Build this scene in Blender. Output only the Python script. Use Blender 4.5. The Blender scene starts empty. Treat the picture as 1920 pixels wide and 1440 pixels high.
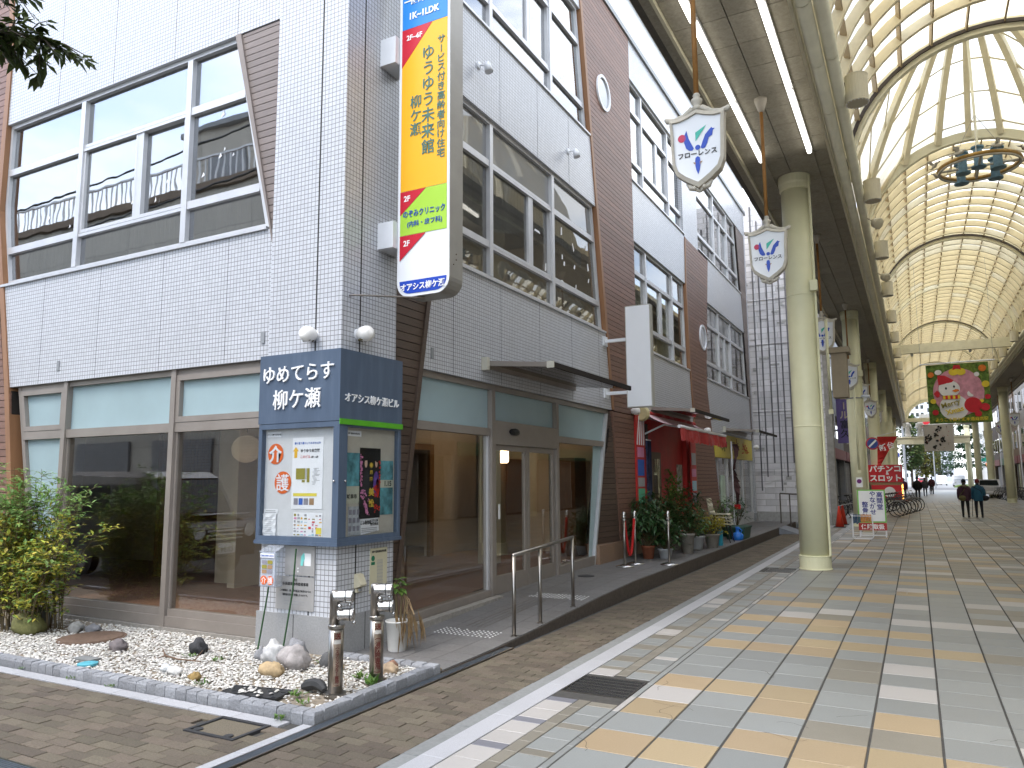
import bpy, math, random
from mathutils import Matrix, Vector, noise as mnoise
R = math.radians
rnd = random.Random(7)
sc = bpy.context.scene
col = sc.collection

# ---------------------------------------------------------------- camera
cam_d = bpy.data.cameras.new('camera')
cam_d.sensor_width = 36.0
cam_d.lens = 26.495
cam_d.clip_start = 0.05
cam_d.clip_end = 2000
cam = bpy.data.objects.new('camera', cam_d)
col.objects.link(cam)
CM = Matrix(((0.88268787, 0.06521351, 0.46541306, 0.0),
             (0.46991284, -0.10848911, -0.87602057, 0.0),
             (-0.00663612, 0.9919563, -0.12640669, 1.65),
             (0, 0, 0, 1)))
cam.matrix_world = CM
sc.camera = cam

# ---------------------------------------------------------------- sky
world = bpy.data.worlds.new('World')
sc.world = world
world.use_nodes = True
wn, wl = world.node_tree.nodes, world.node_tree.links
wn.clear()
SUN_EL, SUN_ROT = R(58), R(205)
sky = wn.new('ShaderNodeTexSky'); sky.sky_type = 'NISHITA'; sky.sun_disc = False
sky.sun_elevation = SUN_EL; sky.sun_rotation = SUN_ROT; sky.air_density = 1.0; sky.dust_density = 1.5
tc = wn.new('ShaderNodeTexCoord')
mp = wn.new('ShaderNodeMapping'); mp.inputs['Scale'].default_value = (1.0, 1.0, 2.4); mp.inputs['Location'].default_value = (4.9, 9.1, 1.4)
nz = wn.new('ShaderNodeTexNoise'); nz.inputs['Scale'].default_value = 1.9; nz.inputs['Detail'].default_value = 7; nz.inputs['Roughness'].default_value = 0.58
rp = wn.new('ShaderNodeValToRGB'); rp.color_ramp.elements[0].position = 0.41; rp.color_ramp.elements[1].position = 0.58; rp.color_ramp.elements[0].color = (0.03, 0.03, 0.03, 1)
mx = wn.new('ShaderNodeMix'); mx.data_type = 'RGBA'
mx.inputs['B'].default_value = (11.5, 11.9, 12.4, 1)
bg = wn.new('ShaderNodeBackground'); bg.inputs['Strength'].default_value = 0.14
wo = wn.new('ShaderNodeOutputWorld')
wl.new(tc.outputs['Generated'], mp.inputs['Vector']); wl.new(mp.outputs['Vector'], nz.inputs['Vector'])
wl.new(nz.outputs['Fac'], rp.inputs['Fac']); wl.new(rp.outputs['Color'], mx.inputs['Factor'])
sk2 = wn.new('ShaderNodeVectorMath'); sk2.operation = 'SCALE'; sk2.inputs['Scale'].default_value = 2.3   # thin bright haze in the blue gaps
wl.new(sky.outputs['Color'], sk2.inputs[0]); wl.new(sk2.outputs['Vector'], mx.inputs['A']); wl.new(mx.outputs['Result'], bg.inputs['Color']); wl.new(bg.outputs['Background'], wo.inputs['Surface'])

# ---------------------------------------------------------------- sun behind thin cloud
sun_d = bpy.data.lights.new('sun', 'SUN'); sun_d.energy = 0.9; sun_d.angle = R(16); sun_d.color = (1.0, 0.96, 0.90)
sun = bpy.data.objects.new('sun', sun_d); col.objects.link(sun)
sdir = Vector((math.sin(SUN_ROT) * math.cos(SUN_EL), math.cos(SUN_ROT) * math.cos(SUN_EL), math.sin(SUN_EL)))
sun.rotation_euler = sdir.to_track_quat('Z', 'Y').to_euler()

# ---------------------------------------------------------------- exposure
sc.view_settings.view_transform = 'Standard'
sc.view_settings.look = 'None'
sc.view_settings.gamma = 1.0
sc.view_settings.use_curve_mapping = False
sc.view_settings.exposure = 1.08
sc.render.engine = 'CYCLES'
sc.cycles.use_denoising = True
sc.cycles.max_bounces = 10
sc.cycles.diffuse_bounces = 5
sc.cycles.transparent_max_bounces = 24
sc.cycles.sample_clamp_indirect = 6

# ================================================================ helpers
class MB:
    """collects shapes; build() links them as one mesh object"""
    def __init__(s): s.v = []; s.f = []; s.m = []
    def add(s, vs, fs, mi=0):
        b = len(s.v); s.v += [tuple(p) for p in vs]
        for f in fs: s.f.append([b + i for i in f]); s.m.append(mi)
        return s
    def box(s, x0, x1, y0, y1, z0, z1, mi=0):
        vs = [(x0, y0, z0), (x1, y0, z0), (x1, y1, z0), (x0, y1, z0), (x0, y0, z1), (x1, y0, z1), (x1, y1, z1), (x0, y1, z1)]
        return s.add(vs, [(0, 3, 2, 1), (4, 5, 6, 7), (0, 1, 5, 4), (1, 2, 6, 5), (2, 3, 7, 6), (3, 0, 4, 7)], mi)
    def obox(s, c, ax, ay, az, mi=0):
        c = Vector(c); ax = Vector(ax); ay = Vector(ay); az = Vector(az)
        vs = [c + i * ax + j * ay + k * az for k in (-1, 1) for (i, j) in ((-1, -1), (1, -1), (1, 1), (-1, 1))]
        return s.add(vs, [(0, 3, 2, 1), (4, 5, 6, 7), (0, 1, 5, 4), (1, 2, 6, 5), (2, 3, 7, 6), (3, 0, 4, 7)], mi)
    def prism(s, a, b, mi=0):
        """two matching point loops a (front) and b (back)"""
        n = len(a)
        fs = [list(range(n)), list(range(2 * n - 1, n - 1, -1))]
        fs += [(i, i + n, (i + 1) % n + n, (i + 1) % n) for i in range(n)]
        return s.add(list(a) + list(b), fs, mi)
    def quad(s, a, b, c, d, mi=0): return s.add([a, b, c, d], [(0, 1, 2, 3)], mi)
    def tube(s, pts, r, n=10, mi=0, cap=True):
        pts = [Vector(p) for p in pts]; rs = r if isinstance(r, (list, tuple)) else [r] * len(pts)
        up = None; rings = []
        for i, p in enumerate(pts):
            d = (pts[min(i + 1, len(pts) - 1)] - pts[max(i - 1, 0)])
            if d.length < 1e-9: d = Vector((0, 0, 1))
            d.normalize()
            if up is None:
                up = Vector((0, 0, 1)) if abs(d.z) < 0.9 else Vector((1, 0, 0))
            u = d.cross(up)
            if u.length < 1e-6: u = d.orthogonal()
            u.normalize(); w = u.cross(d); w.normalize(); up = w
            rings.append([p + rs[i] * (math.cos(2 * math.pi * k / n) * u + math.sin(2 * math.pi * k / n) * w) for k in range(n)])
        vs = [q for rg in rings for q in rg]; fs = []
        for i in range(len(pts) - 1):
            for k in range(n):
                a = i * n + k; b = i * n + (k + 1) % n
                fs.append((a, b, b + n, a + n))
        if cap:
            fs.append(tuple(range(n - 1, -1, -1))); fs.append(tuple(range((len(pts) - 1) * n, len(pts) * n)))
        return s.add(vs, fs, mi)
    def lathe(s, prof, c=(0, 0, 0), n=20, mi=0, axis=(0, 0, 1), sx=1, sy=1):
        """prof: (radius, height) pairs"""
        q = Vector((0, 0, 1)).rotation_difference(Vector(axis)); c = Vector(c)
        vs = []; fs = []
        for (r, h) in prof:
            for k in range(n):
                a = 2 * math.pi * k / n
                vs.append(c + q @ Vector((r * math.cos(a) * sx, r * math.sin(a) * sy, h)))
        for i in range(len(prof) - 1):
            for k in range(n):
                a = i * n + k; b = i * n + (k + 1) % n
                fs.append((a, b, b + n, a + n))
        fs.append(tuple(range(n - 1, -1, -1))); fs.append(tuple(range((len(prof) - 1) * n, len(prof) * n)))
        return s.add(vs, fs, mi)
    def ball(s, c, r, n=12, m=8, mi=0, jit=0, rr=None):
        rx, ry, rz = r if isinstance(r, (list, tuple)) else (r, r, r); c = Vector(c)
        vs = []; fs = []; off = Vector((c.x * 3.1, c.y * 2.3, c.z * 5.7))
        for i in range(m + 1):
            t = math.pi * i / m
            for k in range(n):
                a = 2 * math.pi * k / n
                d = Vector((math.sin(t) * math.cos(a), math.sin(t) * math.sin(a), math.cos(t)))
                g = 1 + (jit * mnoise.noise(d * 1.6 + off) * 2 + jit * 0.6 * mnoise.noise(d * 4 + off) if jit else 0)
                vs.append(c + Vector((d.x * rx * g, d.y * ry * g, d.z * rz * g)))
        for i in range(m):
            for k in range(n):
                a = i * n + k; b = i * n + (k + 1) % n
                fs.append((a, a + n, b + n, b))
        return s.add(vs, fs, mi)
    def build(s, name, mats, parent=None, smooth=False, origin=None):
        if parent is not None: o = ORG[parent]
        elif origin is not None: o = Vector(origin)
        else:
            xs = [p[0] for p in s.v]; ys = [p[1] for p in s.v]; zs = [p[2] for p in s.v]
            o = Vector(((min(xs) + max(xs)) / 2, (min(ys) + max(ys)) / 2, min(zs)))
        me = bpy.data.meshes.new(name)
        me.from_pydata([(p[0] - o.x, p[1] - o.y, p[2] - o.z) for p in s.v], [], s.f)
        if not isinstance(mats, (list, tuple)): mats = [mats]
        for m in mats: me.materials.append(m)
        if len(mats) > 1: me.polygons.foreach_set('material_index', s.m)
        if smooth: me.polygons.foreach_set('use_smooth', [True] * len(me.polygons))
        me.update()
        return link(name, me, parent, o)
ORG = {}
def link(name, data, parent=None, o=None):
    ob = bpy.data.objects.new(name, data)
    col.objects.link(ob)
    if parent is not None: ob.parent = parent; ORG[ob] = ORG[parent]
    else: ob.location = o; ORG[ob] = Vector(o)
    return ob
def tag(o, label=None, cat=None, group=None, kind=None):
    if label: o['label'] = label
    if cat: o['category'] = cat
    if group: o['group'] = group
    if kind: o['kind'] = kind
    return o
def thing(name, label, cat, loc, group=None):
    e = bpy.data.objects.new(name, None); e.empty_display_size = 0.2
    col.objects.link(e); e.location = loc; ORG[e] = Vector(loc)
    return tag(e, label, cat, group)
def part(name, parent):
    """an Empty part that carries sub-parts"""
    e = bpy.data.objects.new(name, None); e.empty_display_size = 0.1
    col.objects.link(e); e.parent = parent; ORG[e] = ORG[parent]
    return e
def copy_tree(o, loc=None, label=None, group=None, rz=None, parent=None, scale=None):
    c = o.copy(); col.objects.link(c)
    if parent is not None: c.parent = parent
    if loc is not None: c.location = loc
    if rz is not None: c.rotation_euler = (0, 0, rz)
    if scale is not None: c.scale = scale
    if label: c['label'] = label
    if group: c['group'] = group
    ORG[c] = Vector(c.location)
    for ch in list(o.children): copy_tree(ch, parent=c)
    return c
def piece(name, mesh, parent, loc):
    """shares mesh data between alike pieces; loc in world coordinates"""
    ob = bpy.data.objects.new(name, mesh); col.objects.link(ob)
    ob.parent = parent; ob.location = Vector(loc) - ORG[parent]; ORG[ob] = ORG[parent]
    return ob
def tagmesh(mb, name, mats, label, cat, group=None, smooth=False, kind=None):
    return tag(mb.build(name, mats, None, smooth), label, cat, group, kind)

# ================================================================ materials
MATS = {}
def mat(name, c, rough=0.65, var=0.10, scale=6.0, bump=0.0, bscale=60.0, metal=0.0, spec=0.4, stretch=(1, 1, 1), island=0.0,
        dirt=0.0, dscale=1.2, dirtcol=None, coat=0.0, hue=0.0, trans=0.0):
    if name in MATS: return MATS[name]
    m = bpy.data.materials.new(name); m.use_nodes = True; MATS[name] = m
    n, l = m.node_tree.nodes, m.node_tree.links
    b = n['Principled BSDF']
    b.inputs['Roughness'].default_value = rough; b.inputs['Metallic'].default_value = metal
    b.inputs['Specular IOR Level'].default_value = spec; b.inputs['Coat Weight'].default_value = coat
    g = n.new('ShaderNodeNewGeometry'); mpg = n.new('ShaderNodeMapping'); mpg.inputs['Scale'].default_value = stretch
    l.new(g.outputs['Position'], mpg.inputs['Vector'])
    t = n.new('ShaderNodeTexNoise'); t.inputs['Scale'].default_value = scale; t.inputs['Detail'].default_value = 6; t.inputs['Roughness'].default_value = 0.6
    l.new(mpg.outputs['Vector'], t.inputs['Vector'])
    mxx = n.new('ShaderNodeMix'); mxx.data_type = 'RGBA'
    mxx.inputs['A'].default_value = (*[x * (1 - var) for x in c], 1); mxx.inputs['B'].default_value = (*[min(1, x * (1 + var)) for x in c], 1)
    rr = n.new('ShaderNodeMapRange'); rr.inputs[1].default_value = 0.3; rr.inputs[2].default_value = 0.7
    l.new(t.outputs['Fac'], rr.inputs[0]); l.new(rr.outputs[0], mxx.inputs['Factor'])
    out = mxx.outputs['Result']
    if island:
        oi = n.new('ShaderNodeObjectInfo'); ad = n.new('ShaderNodeMath'); ad.operation = 'ADD'
        l.new(oi.outputs['Random'], ad.inputs[0]); l.new(g.outputs['Random Per Island'], ad.inputs[1])
        fr = n.new('ShaderNodeMath'); fr.operation = 'FRACT'; l.new(ad.outputs[0], fr.inputs[0])
        hs = n.new('ShaderNodeHueSaturation')
        mr = n.new('ShaderNodeMapRange'); mr.inputs[3].default_value = 1 - island; mr.inputs[4].default_value = 1 + island
        l.new(fr.outputs[0], mr.inputs[0]); l.new(mr.outputs[0], hs.inputs['Value'])
        if hue:
            ml = n.new('ShaderNodeMath'); ml.operation = 'MULTIPLY'; ml.inputs[1].default_value = 7.31; l.new(fr.outputs[0], ml.inputs[0])
            f2 = n.new('ShaderNodeMath'); f2.operation = 'FRACT'; l.new(ml.outputs[0], f2.inputs[0])
            mh = n.new('ShaderNodeMapRange'); mh.inputs[3].default_value = 0.5 - hue; mh.inputs[4].default_value = 0.5 + hue
            l.new(f2.outputs[0], mh.inputs[0]); l.new(mh.outputs[0], hs.inputs['Hue'])
        l.new(out, hs.inputs['Color']); out = hs.outputs['Color']
    if dirt:
        t2 = n.new('ShaderNodeTexNoise'); t2.inputs['Scale'].default_value = dscale; t2.inputs['Detail'].default_value = 8; t2.inputs['Roughness'].default_value = 0.7
        l.new(mpg.outputs['Vector'], t2.inputs['Vector'])
        r2 = n.new('ShaderNodeMapRange'); r2.inputs[1].default_value = 0.5; r2.inputs[2].default_value = 0.75; r2.inputs[4].default_value = dirt
        l.new(t2.outputs['Fac'], r2.inputs[0])
        m2 = n.new('ShaderNodeMix'); m2.data_type = 'RGBA'; m2.inputs['B'].default_value = (*(dirtcol or [x * 0.35 for x in c]), 1)
        l.new(r2.outputs[0], m2.inputs['Factor']); l.new(out, m2.inputs['A']); out = m2.outputs['Result']
    l.new(out, b.inputs['Base Color'])
    if bump:
        t3 = n.new('ShaderNodeTexNoise'); t3.inputs['Scale'].default_value = bscale; t3.inputs['Detail'].default_value = 4
        l.new(mpg.outputs['Vector'], t3.inputs['Vector'])
        bp = n.new('ShaderNodeBump'); bp.inputs['Strength'].default_value = bump; bp.inputs['Distance'].default_value = 0.01
        l.new(t3.outputs['Fac'], bp.inputs['Height']); l.new(bp.outputs['Normal'], b.inputs['Normal'])
    if trans:
        tr = n.new('ShaderNodeBsdfTranslucent'); ms = n.new('ShaderNodeMixShader'); ms.inputs[0].default_value = trans
        l.new(out, tr.inputs['Color']); l.new(b.outputs[0], ms.inputs[1]); l.new(tr.outputs[0], ms.inputs[2])
        l.new(ms.outputs[0], n['Material Output'].inputs['Surface'])
    return m
def emit(name, c, st):
    if name in MATS: return MATS[name]
    m = bpy.data.materials.new(name); m.use_nodes = True; MATS[name] = m
    b = m.node_tree.nodes['Principled BSDF']; b.inputs['Base Color'].default_value = (*c, 1)
    b.inputs['Emission Color'].default_value = (*c, 1); b.inputs['Emission Strength'].default_value = st
    return m
def glass(name, tint=(0.86, 0.88, 0.86), ior=1.7, film=0.0, filmcol=(0.5, 0.5, 0.48), wob=0.0):
    """clear window glass: see-through with angle-dependent mirror reflection"""
    m = bpy.data.materials.new(name); m.use_nodes = True; MATS[name] = m
    n, l = m.node_tree.nodes, m.node_tree.links; n.remove(n['Principled BSDF'])
    tr = n.new('ShaderNodeBsdfTransparent'); tr.inputs['Color'].default_value = (*tint, 1)
    gl = n.new('ShaderNodeBsdfGlossy'); gl.inputs['Roughness'].default_value = 0.008
    # Schlick reflectance from the angle of view, the same on both faces of the pane
    f0 = ((ior - 1) / (ior + 1)) ** 2
    gg = n.new('ShaderNodeNewGeometry'); dt = n.new('ShaderNodeVectorMath'); dt.operation = 'DOT_PRODUCT'
    l.new(gg.outputs['Normal'], dt.inputs[0]); l.new(gg.outputs['Incoming'], dt.inputs[1])
    aa = n.new('ShaderNodeMath'); aa.operation = 'ABSOLUTE'; l.new(dt.outputs['Value'], aa.inputs[0])
    om = n.new('ShaderNodeMath'); om.operation = 'SUBTRACT'; om.inputs[0].default_value = 1; l.new(aa.outputs[0], om.inputs[1])
    pw = n.new('ShaderNodeMath'); pw.operation = 'POWER'; pw.inputs[1].default_value = 5; l.new(om.outputs[0], pw.inputs[0])
    fr = n.new('ShaderNodeMapRange'); fr.inputs[3].default_value = f0; fr.inputs[4].default_value = 1.0; l.new(pw.outputs[0], fr.inputs[0])
    ms = n.new('ShaderNodeMixShader')
    if wob:
        g = n.new('ShaderNodeNewGeometry'); t = n.new('ShaderNodeTexNoise'); t.inputs['Scale'].default_value = 1.1; t.inputs['Detail'].default_value = 2
        l.new(g.outputs['Position'], t.inputs['Vector'])
        bp = n.new('ShaderNodeBump'); bp.inputs['Strength'].default_value = wob; bp.inputs['Distance'].default_value = 0.02
        l.new(t.outputs['Fac'], bp.inputs['Height']); l.new(bp.outputs['Normal'], gl.inputs['Normal'])
    l.new(fr.outputs[0], ms.inputs[0]); l.new(gl.outputs[0], ms.inputs[2])
    if film:
        df = n.new('ShaderNodeBsdfDiffuse'); df.inputs['Color'].default_value = (*filmcol, 1)
        m2 = n.new('ShaderNodeMixShader'); m2.inputs[0].default_value = film
        l.new(tr.outputs[0], m2.inputs[1]); l.new(df.outputs[0], m2.inputs[2]); l.new(m2.outputs[0], ms.inputs[1])
    else:
        l.new(tr.outputs[0], ms.inputs[1])
    l.new(ms.outputs[0], n['Material Output'].inputs['Surface'])
    return m
def sheet(name, c, dif=0.4, tr=0.5, clear=0.1, streak=0.0):
    """translucent roofing sheet: scatters daylight through"""
    m = bpy.data.materials.new(name); m.use_nodes = True; MATS[name] = m
    n, l = m.node_tree.nodes, m.node_tree.links; n.remove(n['Principled BSDF'])
    d = n.new('ShaderNodeBsdfDiffuse'); t = n.new('ShaderNodeBsdfTranslucent'); tp = n.new('ShaderNodeBsdfTransparent')
    tp.inputs['Color'].default_value = (*c, 1)
    g = n.new('ShaderNodeNewGeometry'); mpg = n.new('ShaderNodeMapping'); mpg.inputs['Scale'].default_value = (1.5, 9, 1.5)
    l.new(g.outputs['Position'], mpg.inputs['Vector'])
    nn = n.new('ShaderNodeTexNoise'); nn.inputs['Scale'].default_value = 2; nn.inputs['Detail'].default_value = 6
    l.new(mpg.outputs['Vector'], nn.inputs['Vector'])
    mixc = n.new('ShaderNodeMix'); mixc.data_type = 'RGBA'; mixc.inputs['A'].default_value = (*[x * 0.86 for x in c], 1); mixc.inputs['B'].default_value = (*c, 1)
    l.new(nn.outputs['Fac'], mixc.inputs['Factor'])
    l.new(mixc.outputs['Result'], d.inputs['Color']); l.new(mixc.outputs['Result'], t.inputs['Color'])
    a = n.new('ShaderNodeMixShader'); a.inputs[0].default_value = tr / (tr + dif); l.new(d.outputs[0], a.inputs[1]); l.new(t.outputs[0], a.inputs[2])
    b = n.new('ShaderNodeMixShader'); b.inputs[0].default_value = clear; l.new(a.outputs[0], b.inputs[1]); l.new(tp.outputs[0], b.inputs[2])
    l.new(b.outputs[0], n['Material Output'].inputs['Surface'])
    return m
def gridmat(name, c, joint, pw, ph, mort, rough=0.35, var=0.06, off=0.0, bump=0.3, tri=True, c2=None, dirt=0.0):
    """courses of small tiles or blocks laid on a vertical wall, joints recessed by bump"""
    m = bpy.data.materials.new(name); m.use_nodes = True; MATS[name] = m
    n, l = m.node_tree.nodes, m.node_tree.links; b = n['Principled BSDF']
    b.inputs['Roughness'].default_value = rough
    g = n.new('ShaderNodeNewGeometry'); sp = n.new('ShaderNodeSeparateXYZ'); sn = n.new('ShaderNodeSeparateXYZ')
    l.new(g.outputs['Position'], sp.inputs[0]); l.new(g.outputs['True Normal'], sn.inputs[0])
    ab = n.new('ShaderNodeMath'); ab.operation = 'ABSOLUTE'; l.new(sn.outputs['Y'], ab.inputs[0])
    gt = n.new('ShaderNodeMath'); gt.operation = 'GREATER_THAN'; gt.inputs[1].default_value = 0.5; l.new(ab.outputs[0], gt.inputs[0])
    mu = n.new('ShaderNodeMix'); l.new(gt.outputs[0], mu.inputs['Factor']); l.new(sp.outputs['Y'], mu.inputs['A']); l.new(sp.outputs['X'], mu.inputs['B'])
    cb = n.new('ShaderNodeCombineXYZ'); l.new(mu.outputs['Result'], cb.inputs['X']); l.new(sp.outputs['Z'], cb.inputs['Y'])
    br = n.new('ShaderNodeTexBrick'); br.offset = off; br.inputs['Scale'].default_value = 1.0
    br.inputs['Brick Width'].default_value = pw; br.inputs['Row Height'].default_value = ph; br.inputs['Mortar Size'].default_value = mort; br.inputs['Mortar Smooth'].default_value = 0.1
    c2 = c2 or c
    br.inputs['Color1'].default_value = (*[x * (1 - var) for x in c], 1); br.inputs['Color2'].default_value = (*[min(1, x * (1 + var)) for x in c2], 1)
    br.inputs['Mortar'].default_value = (*joint, 1)
    l.new(cb.outputs[0], br.inputs['Vector'])
    out = br.outputs['Color']
    if dirt:
        t2 = n.new('ShaderNodeTexNoise'); t2.inputs['Scale'].default_value = 0.9; t2.inputs['Detail'].default_value = 9; t2.inputs['Roughness'].default_value = 0.72
        mpg = n.new('ShaderNodeMapping'); mpg.inputs['Scale'].default_value = (1.6, 1.6, 0.5); l.new(g.outputs['Position'], mpg.inputs['Vector']); l.new(mpg.outputs['Vector'], t2.inputs['Vector'])
        r2 = n.new('ShaderNodeMapRange'); r2.inputs[1].default_value = 0.45; r2.inputs[2].default_value = 0.8; r2.inputs[4].default_value = dirt; l.new(t2.outputs['Fac'], r2.inputs[0])
        m2 = n.new('ShaderNodeMix'); m2.data_type = 'RGBA'; m2.inputs['B'].default_value = (*[x * 0.45 for x in c], 1)
        l.new(r2.outputs[0], m2.inputs['Factor']); l.new(out, m2.inputs['A']); out = m2.outputs['Result']
    l.new(out, b.inputs['Base Color'])
    iv = n.new('ShaderNodeMath'); iv.operation = 'SUBTRACT'; iv.inputs[0].default_value = 1; l.new(br.outputs['Fac'], iv.inputs[1])
    bp = n.new('ShaderNodeBump'); bp.inputs['Strength'].default_value = bump; bp.inputs['Distance'].default_value = 0.004
    l.new(iv.outputs[0], bp.inputs['Height']); l.new(bp.outputs['Normal'], b.inputs['Normal'])
    return m

TILE = gridmat('white mosaic tile', (0.525, 0.535, 0.565), (0.18, 0.178, 0.178), 0.05, 0.05, 0.0038, 0.3, 0.05, dirt=0.16)
PLINTH = mat('grey granite plinth', (0.30, 0.30, 0.30), 0.6, 0.12, 60, dirt=0.25)
BROWN = mat('brown weatherboard', (0.195, 0.103, 0.073), 0.5, 0.22, 5, stretch=(1, 1, 14), island=0.13, bump=0.15, bscale=40, dirt=0.15)
BROWNBACK = mat('dark board joint', (0.02, 0.015, 0.012), 0.9)
TRIM = mat('orange brown corner trim', (0.27, 0.135, 0.065), 0.5, 0.12, 6, stretch=(1, 1, 0.2), dirt=0.2)
ALU = mat('silver aluminium frame', (0.55, 0.55, 0.56), 0.38, 0.06, 4, metal=0.35, dirt=0.15)
BRONZE = mat('taupe aluminium frame', (0.29, 0.255, 0.225), 0.42, 0.07, 4, metal=0.3, dirt=0.2)
CLEAR = glass('clear window glass', (0.93, 0.92, 0.89), 2.05, wob=0.05)
TINT = glass('grey upper window glass', (0.62, 0.62, 0.60), 2.0, film=0.05, wob=0.12)
SKYG = glass('upper floor glass', (0.55, 0.57, 0.58), 3.7, wob=0.10)
FROST = mat('frosted pale blue glass', (0.54, 0.68, 0.71), 0.30, 0.05, 1.5, spec=0.6, trans=0.45)
WHITEM = mat('white painted metal', (0.72, 0.73, 0.75), 0.4, 0.04, 3, dirt=0.12)
GREYM = mat('grey painted metal', (0.25, 0.26, 0.27), 0.45, 0.06, 3, dirt=0.2)
DARKM = mat('dark steel', (0.045, 0.047, 0.05), 0.45, 0.15, 8, metal=0.6)
STEEL = mat('stainless steel', (0.31, 0.29, 0.265), 0.32, 0.06, 9, metal=1.0, dirt=0.2, dscale=5)
CHROME = mat('polished stainless steel', (0.54, 0.53, 0.52), 0.26, 0.04, 5, metal=1.0)
PLATE = mat('brushed steel plate', (0.42, 0.41, 0.40), 0.5, 0.08, 9, metal=0.35)
CREAM = mat('cream yellow paint', (0.70, 0.66, 0.49), 0.5, 0.07, 3, dirt=0.16, dscale=2.0, dirtcol=(0.33, 0.26, 0.13))
COLUMN = mat('pale yellow column paint', (0.68, 0.66, 0.445), 0.42, 0.05, 2, dirt=0.16, dscale=1.2, dirtcol=(0.48, 0.43, 0.25))
WHITE = mat('white board', (0.78, 0.78, 0.78), 0.45, 0.03, 3)
BLACK = mat('black', (0.012, 0.012, 0.013), 0.45, 0.1, 3)

# ---------------------------------------------------------------- text
def text(s, size, pos, right, up, m, parent, depth=0.004, bold=0.0, align='CENTER', vertical=False, name='lettering', sx=1.0):
    """raised or printed characters; pos is the centre of the line"""
    if vertical:
        n = len(s); upv = Vector(up).normalized()
        for i, ch in enumerate(s):
            if ch != ' ':
                c2 = ch
                if ch == 'ー': text('|', size * 0.8, Vector(pos) + upv * size * 1.02 * ((n - 1) / 2 - i), right, up, m, parent, depth, bold + 0.02, name=name)
                else: text(c2, size, Vector(pos) + upv * size * 1.02 * ((n - 1) / 2 - i), right, up, m, parent, depth, bold, name=name)
        return
    c = bpy.data.curves.new('text', 'FONT'); c.body = s; c.size = size; c.extrude = depth / 2; c.offset = bold * size; c.resolution_u = 3
    c.align_x = 'LEFT'
    o = bpy.data.objects.new('text', c); me = bpy.data.meshes.new_from_object(o)
    bpy.data.objects.remove(o); bpy.data.curves.remove(c)
    me.name = name
    xs = [v.co.x for v in me.vertices]; ys = [v.co.y for v in me.vertices]
    if not xs: return None
    cx = (min(xs) + max(xs)) / 2 if align == 'CENTER' else (min(xs) if align == 'LEFT' else max(xs))
    cy = (min(ys) + max(ys)) / 2
    r = Vector(right).normalized(); u = Vector(up).normalized(); nn = r.cross(u)
    o = ORG[parent]; p0 = Vector(pos) - o
    for v in me.vertices:
        v.co = p0 + r * (v.co.x - cx) * sx + u * (v.co.y - cy) + nn * v.co.z
    me.materials.append(m)
    return link(name, me, parent)
# ================================================================ GROUND
GROUT = mat('dark paving joint', (0.055, 0.052, 0.047), 0.9, 0.2, 20)
ASPH = mat('asphalt', (0.055, 0.055, 0.056), 0.9, 0.2, 30, bump=0.3, bscale=200)
TG = mat('blue grey paving tile', (0.215, 0.222, 0.214), 0.42, 0.07, 90, island=0.10, hue=0.015, dirt=0.22, dscale=1.0, dirtcol=(0.17, 0.15, 0.12))
TT = mat('tan paving tile', (0.318, 0.242, 0.148), 0.42, 0.08, 90, island=0.10, hue=0.004, dirt=0.2, dscale=1.0, dirtcol=(0.16, 0.11, 0.06))
TW = mat('pale pink white paving tile', (0.38, 0.36, 0.34), 0.42, 0.05, 90, island=0.05, dirt=0.18, dirtcol=(0.2, 0.18, 0.15))
TL = mat('lavender grey paving tile', (0.17, 0.17, 0.19), 0.42, 0.07, 90, island=0.08, dirt=0.18)
TD = mat('warm grey paving tile', (0.195, 0.178, 0.145), 0.42, 0.08, 90, island=0.10, dirt=0.2)  # mostly far rows; the fall of light down the arcade darkens this colour
GRAN = mat('pale granite', (0.37, 0.37, 0.385), 0.55, 0.22, 160, island=0.05, dirt=0.2)
KERB = mat('grey concrete kerb', (0.20, 0.205, 0.20), 0.8, 0.12, 40, island=0.08, bump=0.2, bscale=90, dirt=0.35)
BRICK = mat('brown street brick', (0.108, 0.088, 0.064), 0.85, 0.30, 90, island=0.22, hue=0.012, bump=0.5, bscale=150, dirt=0.35, dscale=1.6, dirtcol=(0.09, 0.075, 0.05))
RAMP = mat('grey pavement slab', (0.150, 0.145, 0.142), 0.6, 0.14, 30, island=0.06, bump=0.2, bscale=120, dirt=0.45, dscale=1.5, dirtcol=(0.11, 0.10, 0.09))
COBBLE = mat('grey granite kerb block', (0.26, 0.265, 0.28), 0.85, 0.2, 70, island=0.15, bump=0.7, bscale=50, dirt=0.35, dirtcol=(0.08, 0.08, 0.06))
SOIL = mat('garden soil', (0.24, 0.20, 0.15), 0.95, 0.35, 30, bump=0.8, bscale=60)

g = MB(); g.box(-500, 500, -500, 900, -0.5, -0.06)
tag(g.build('ground', ASPH), kind='structure')

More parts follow.
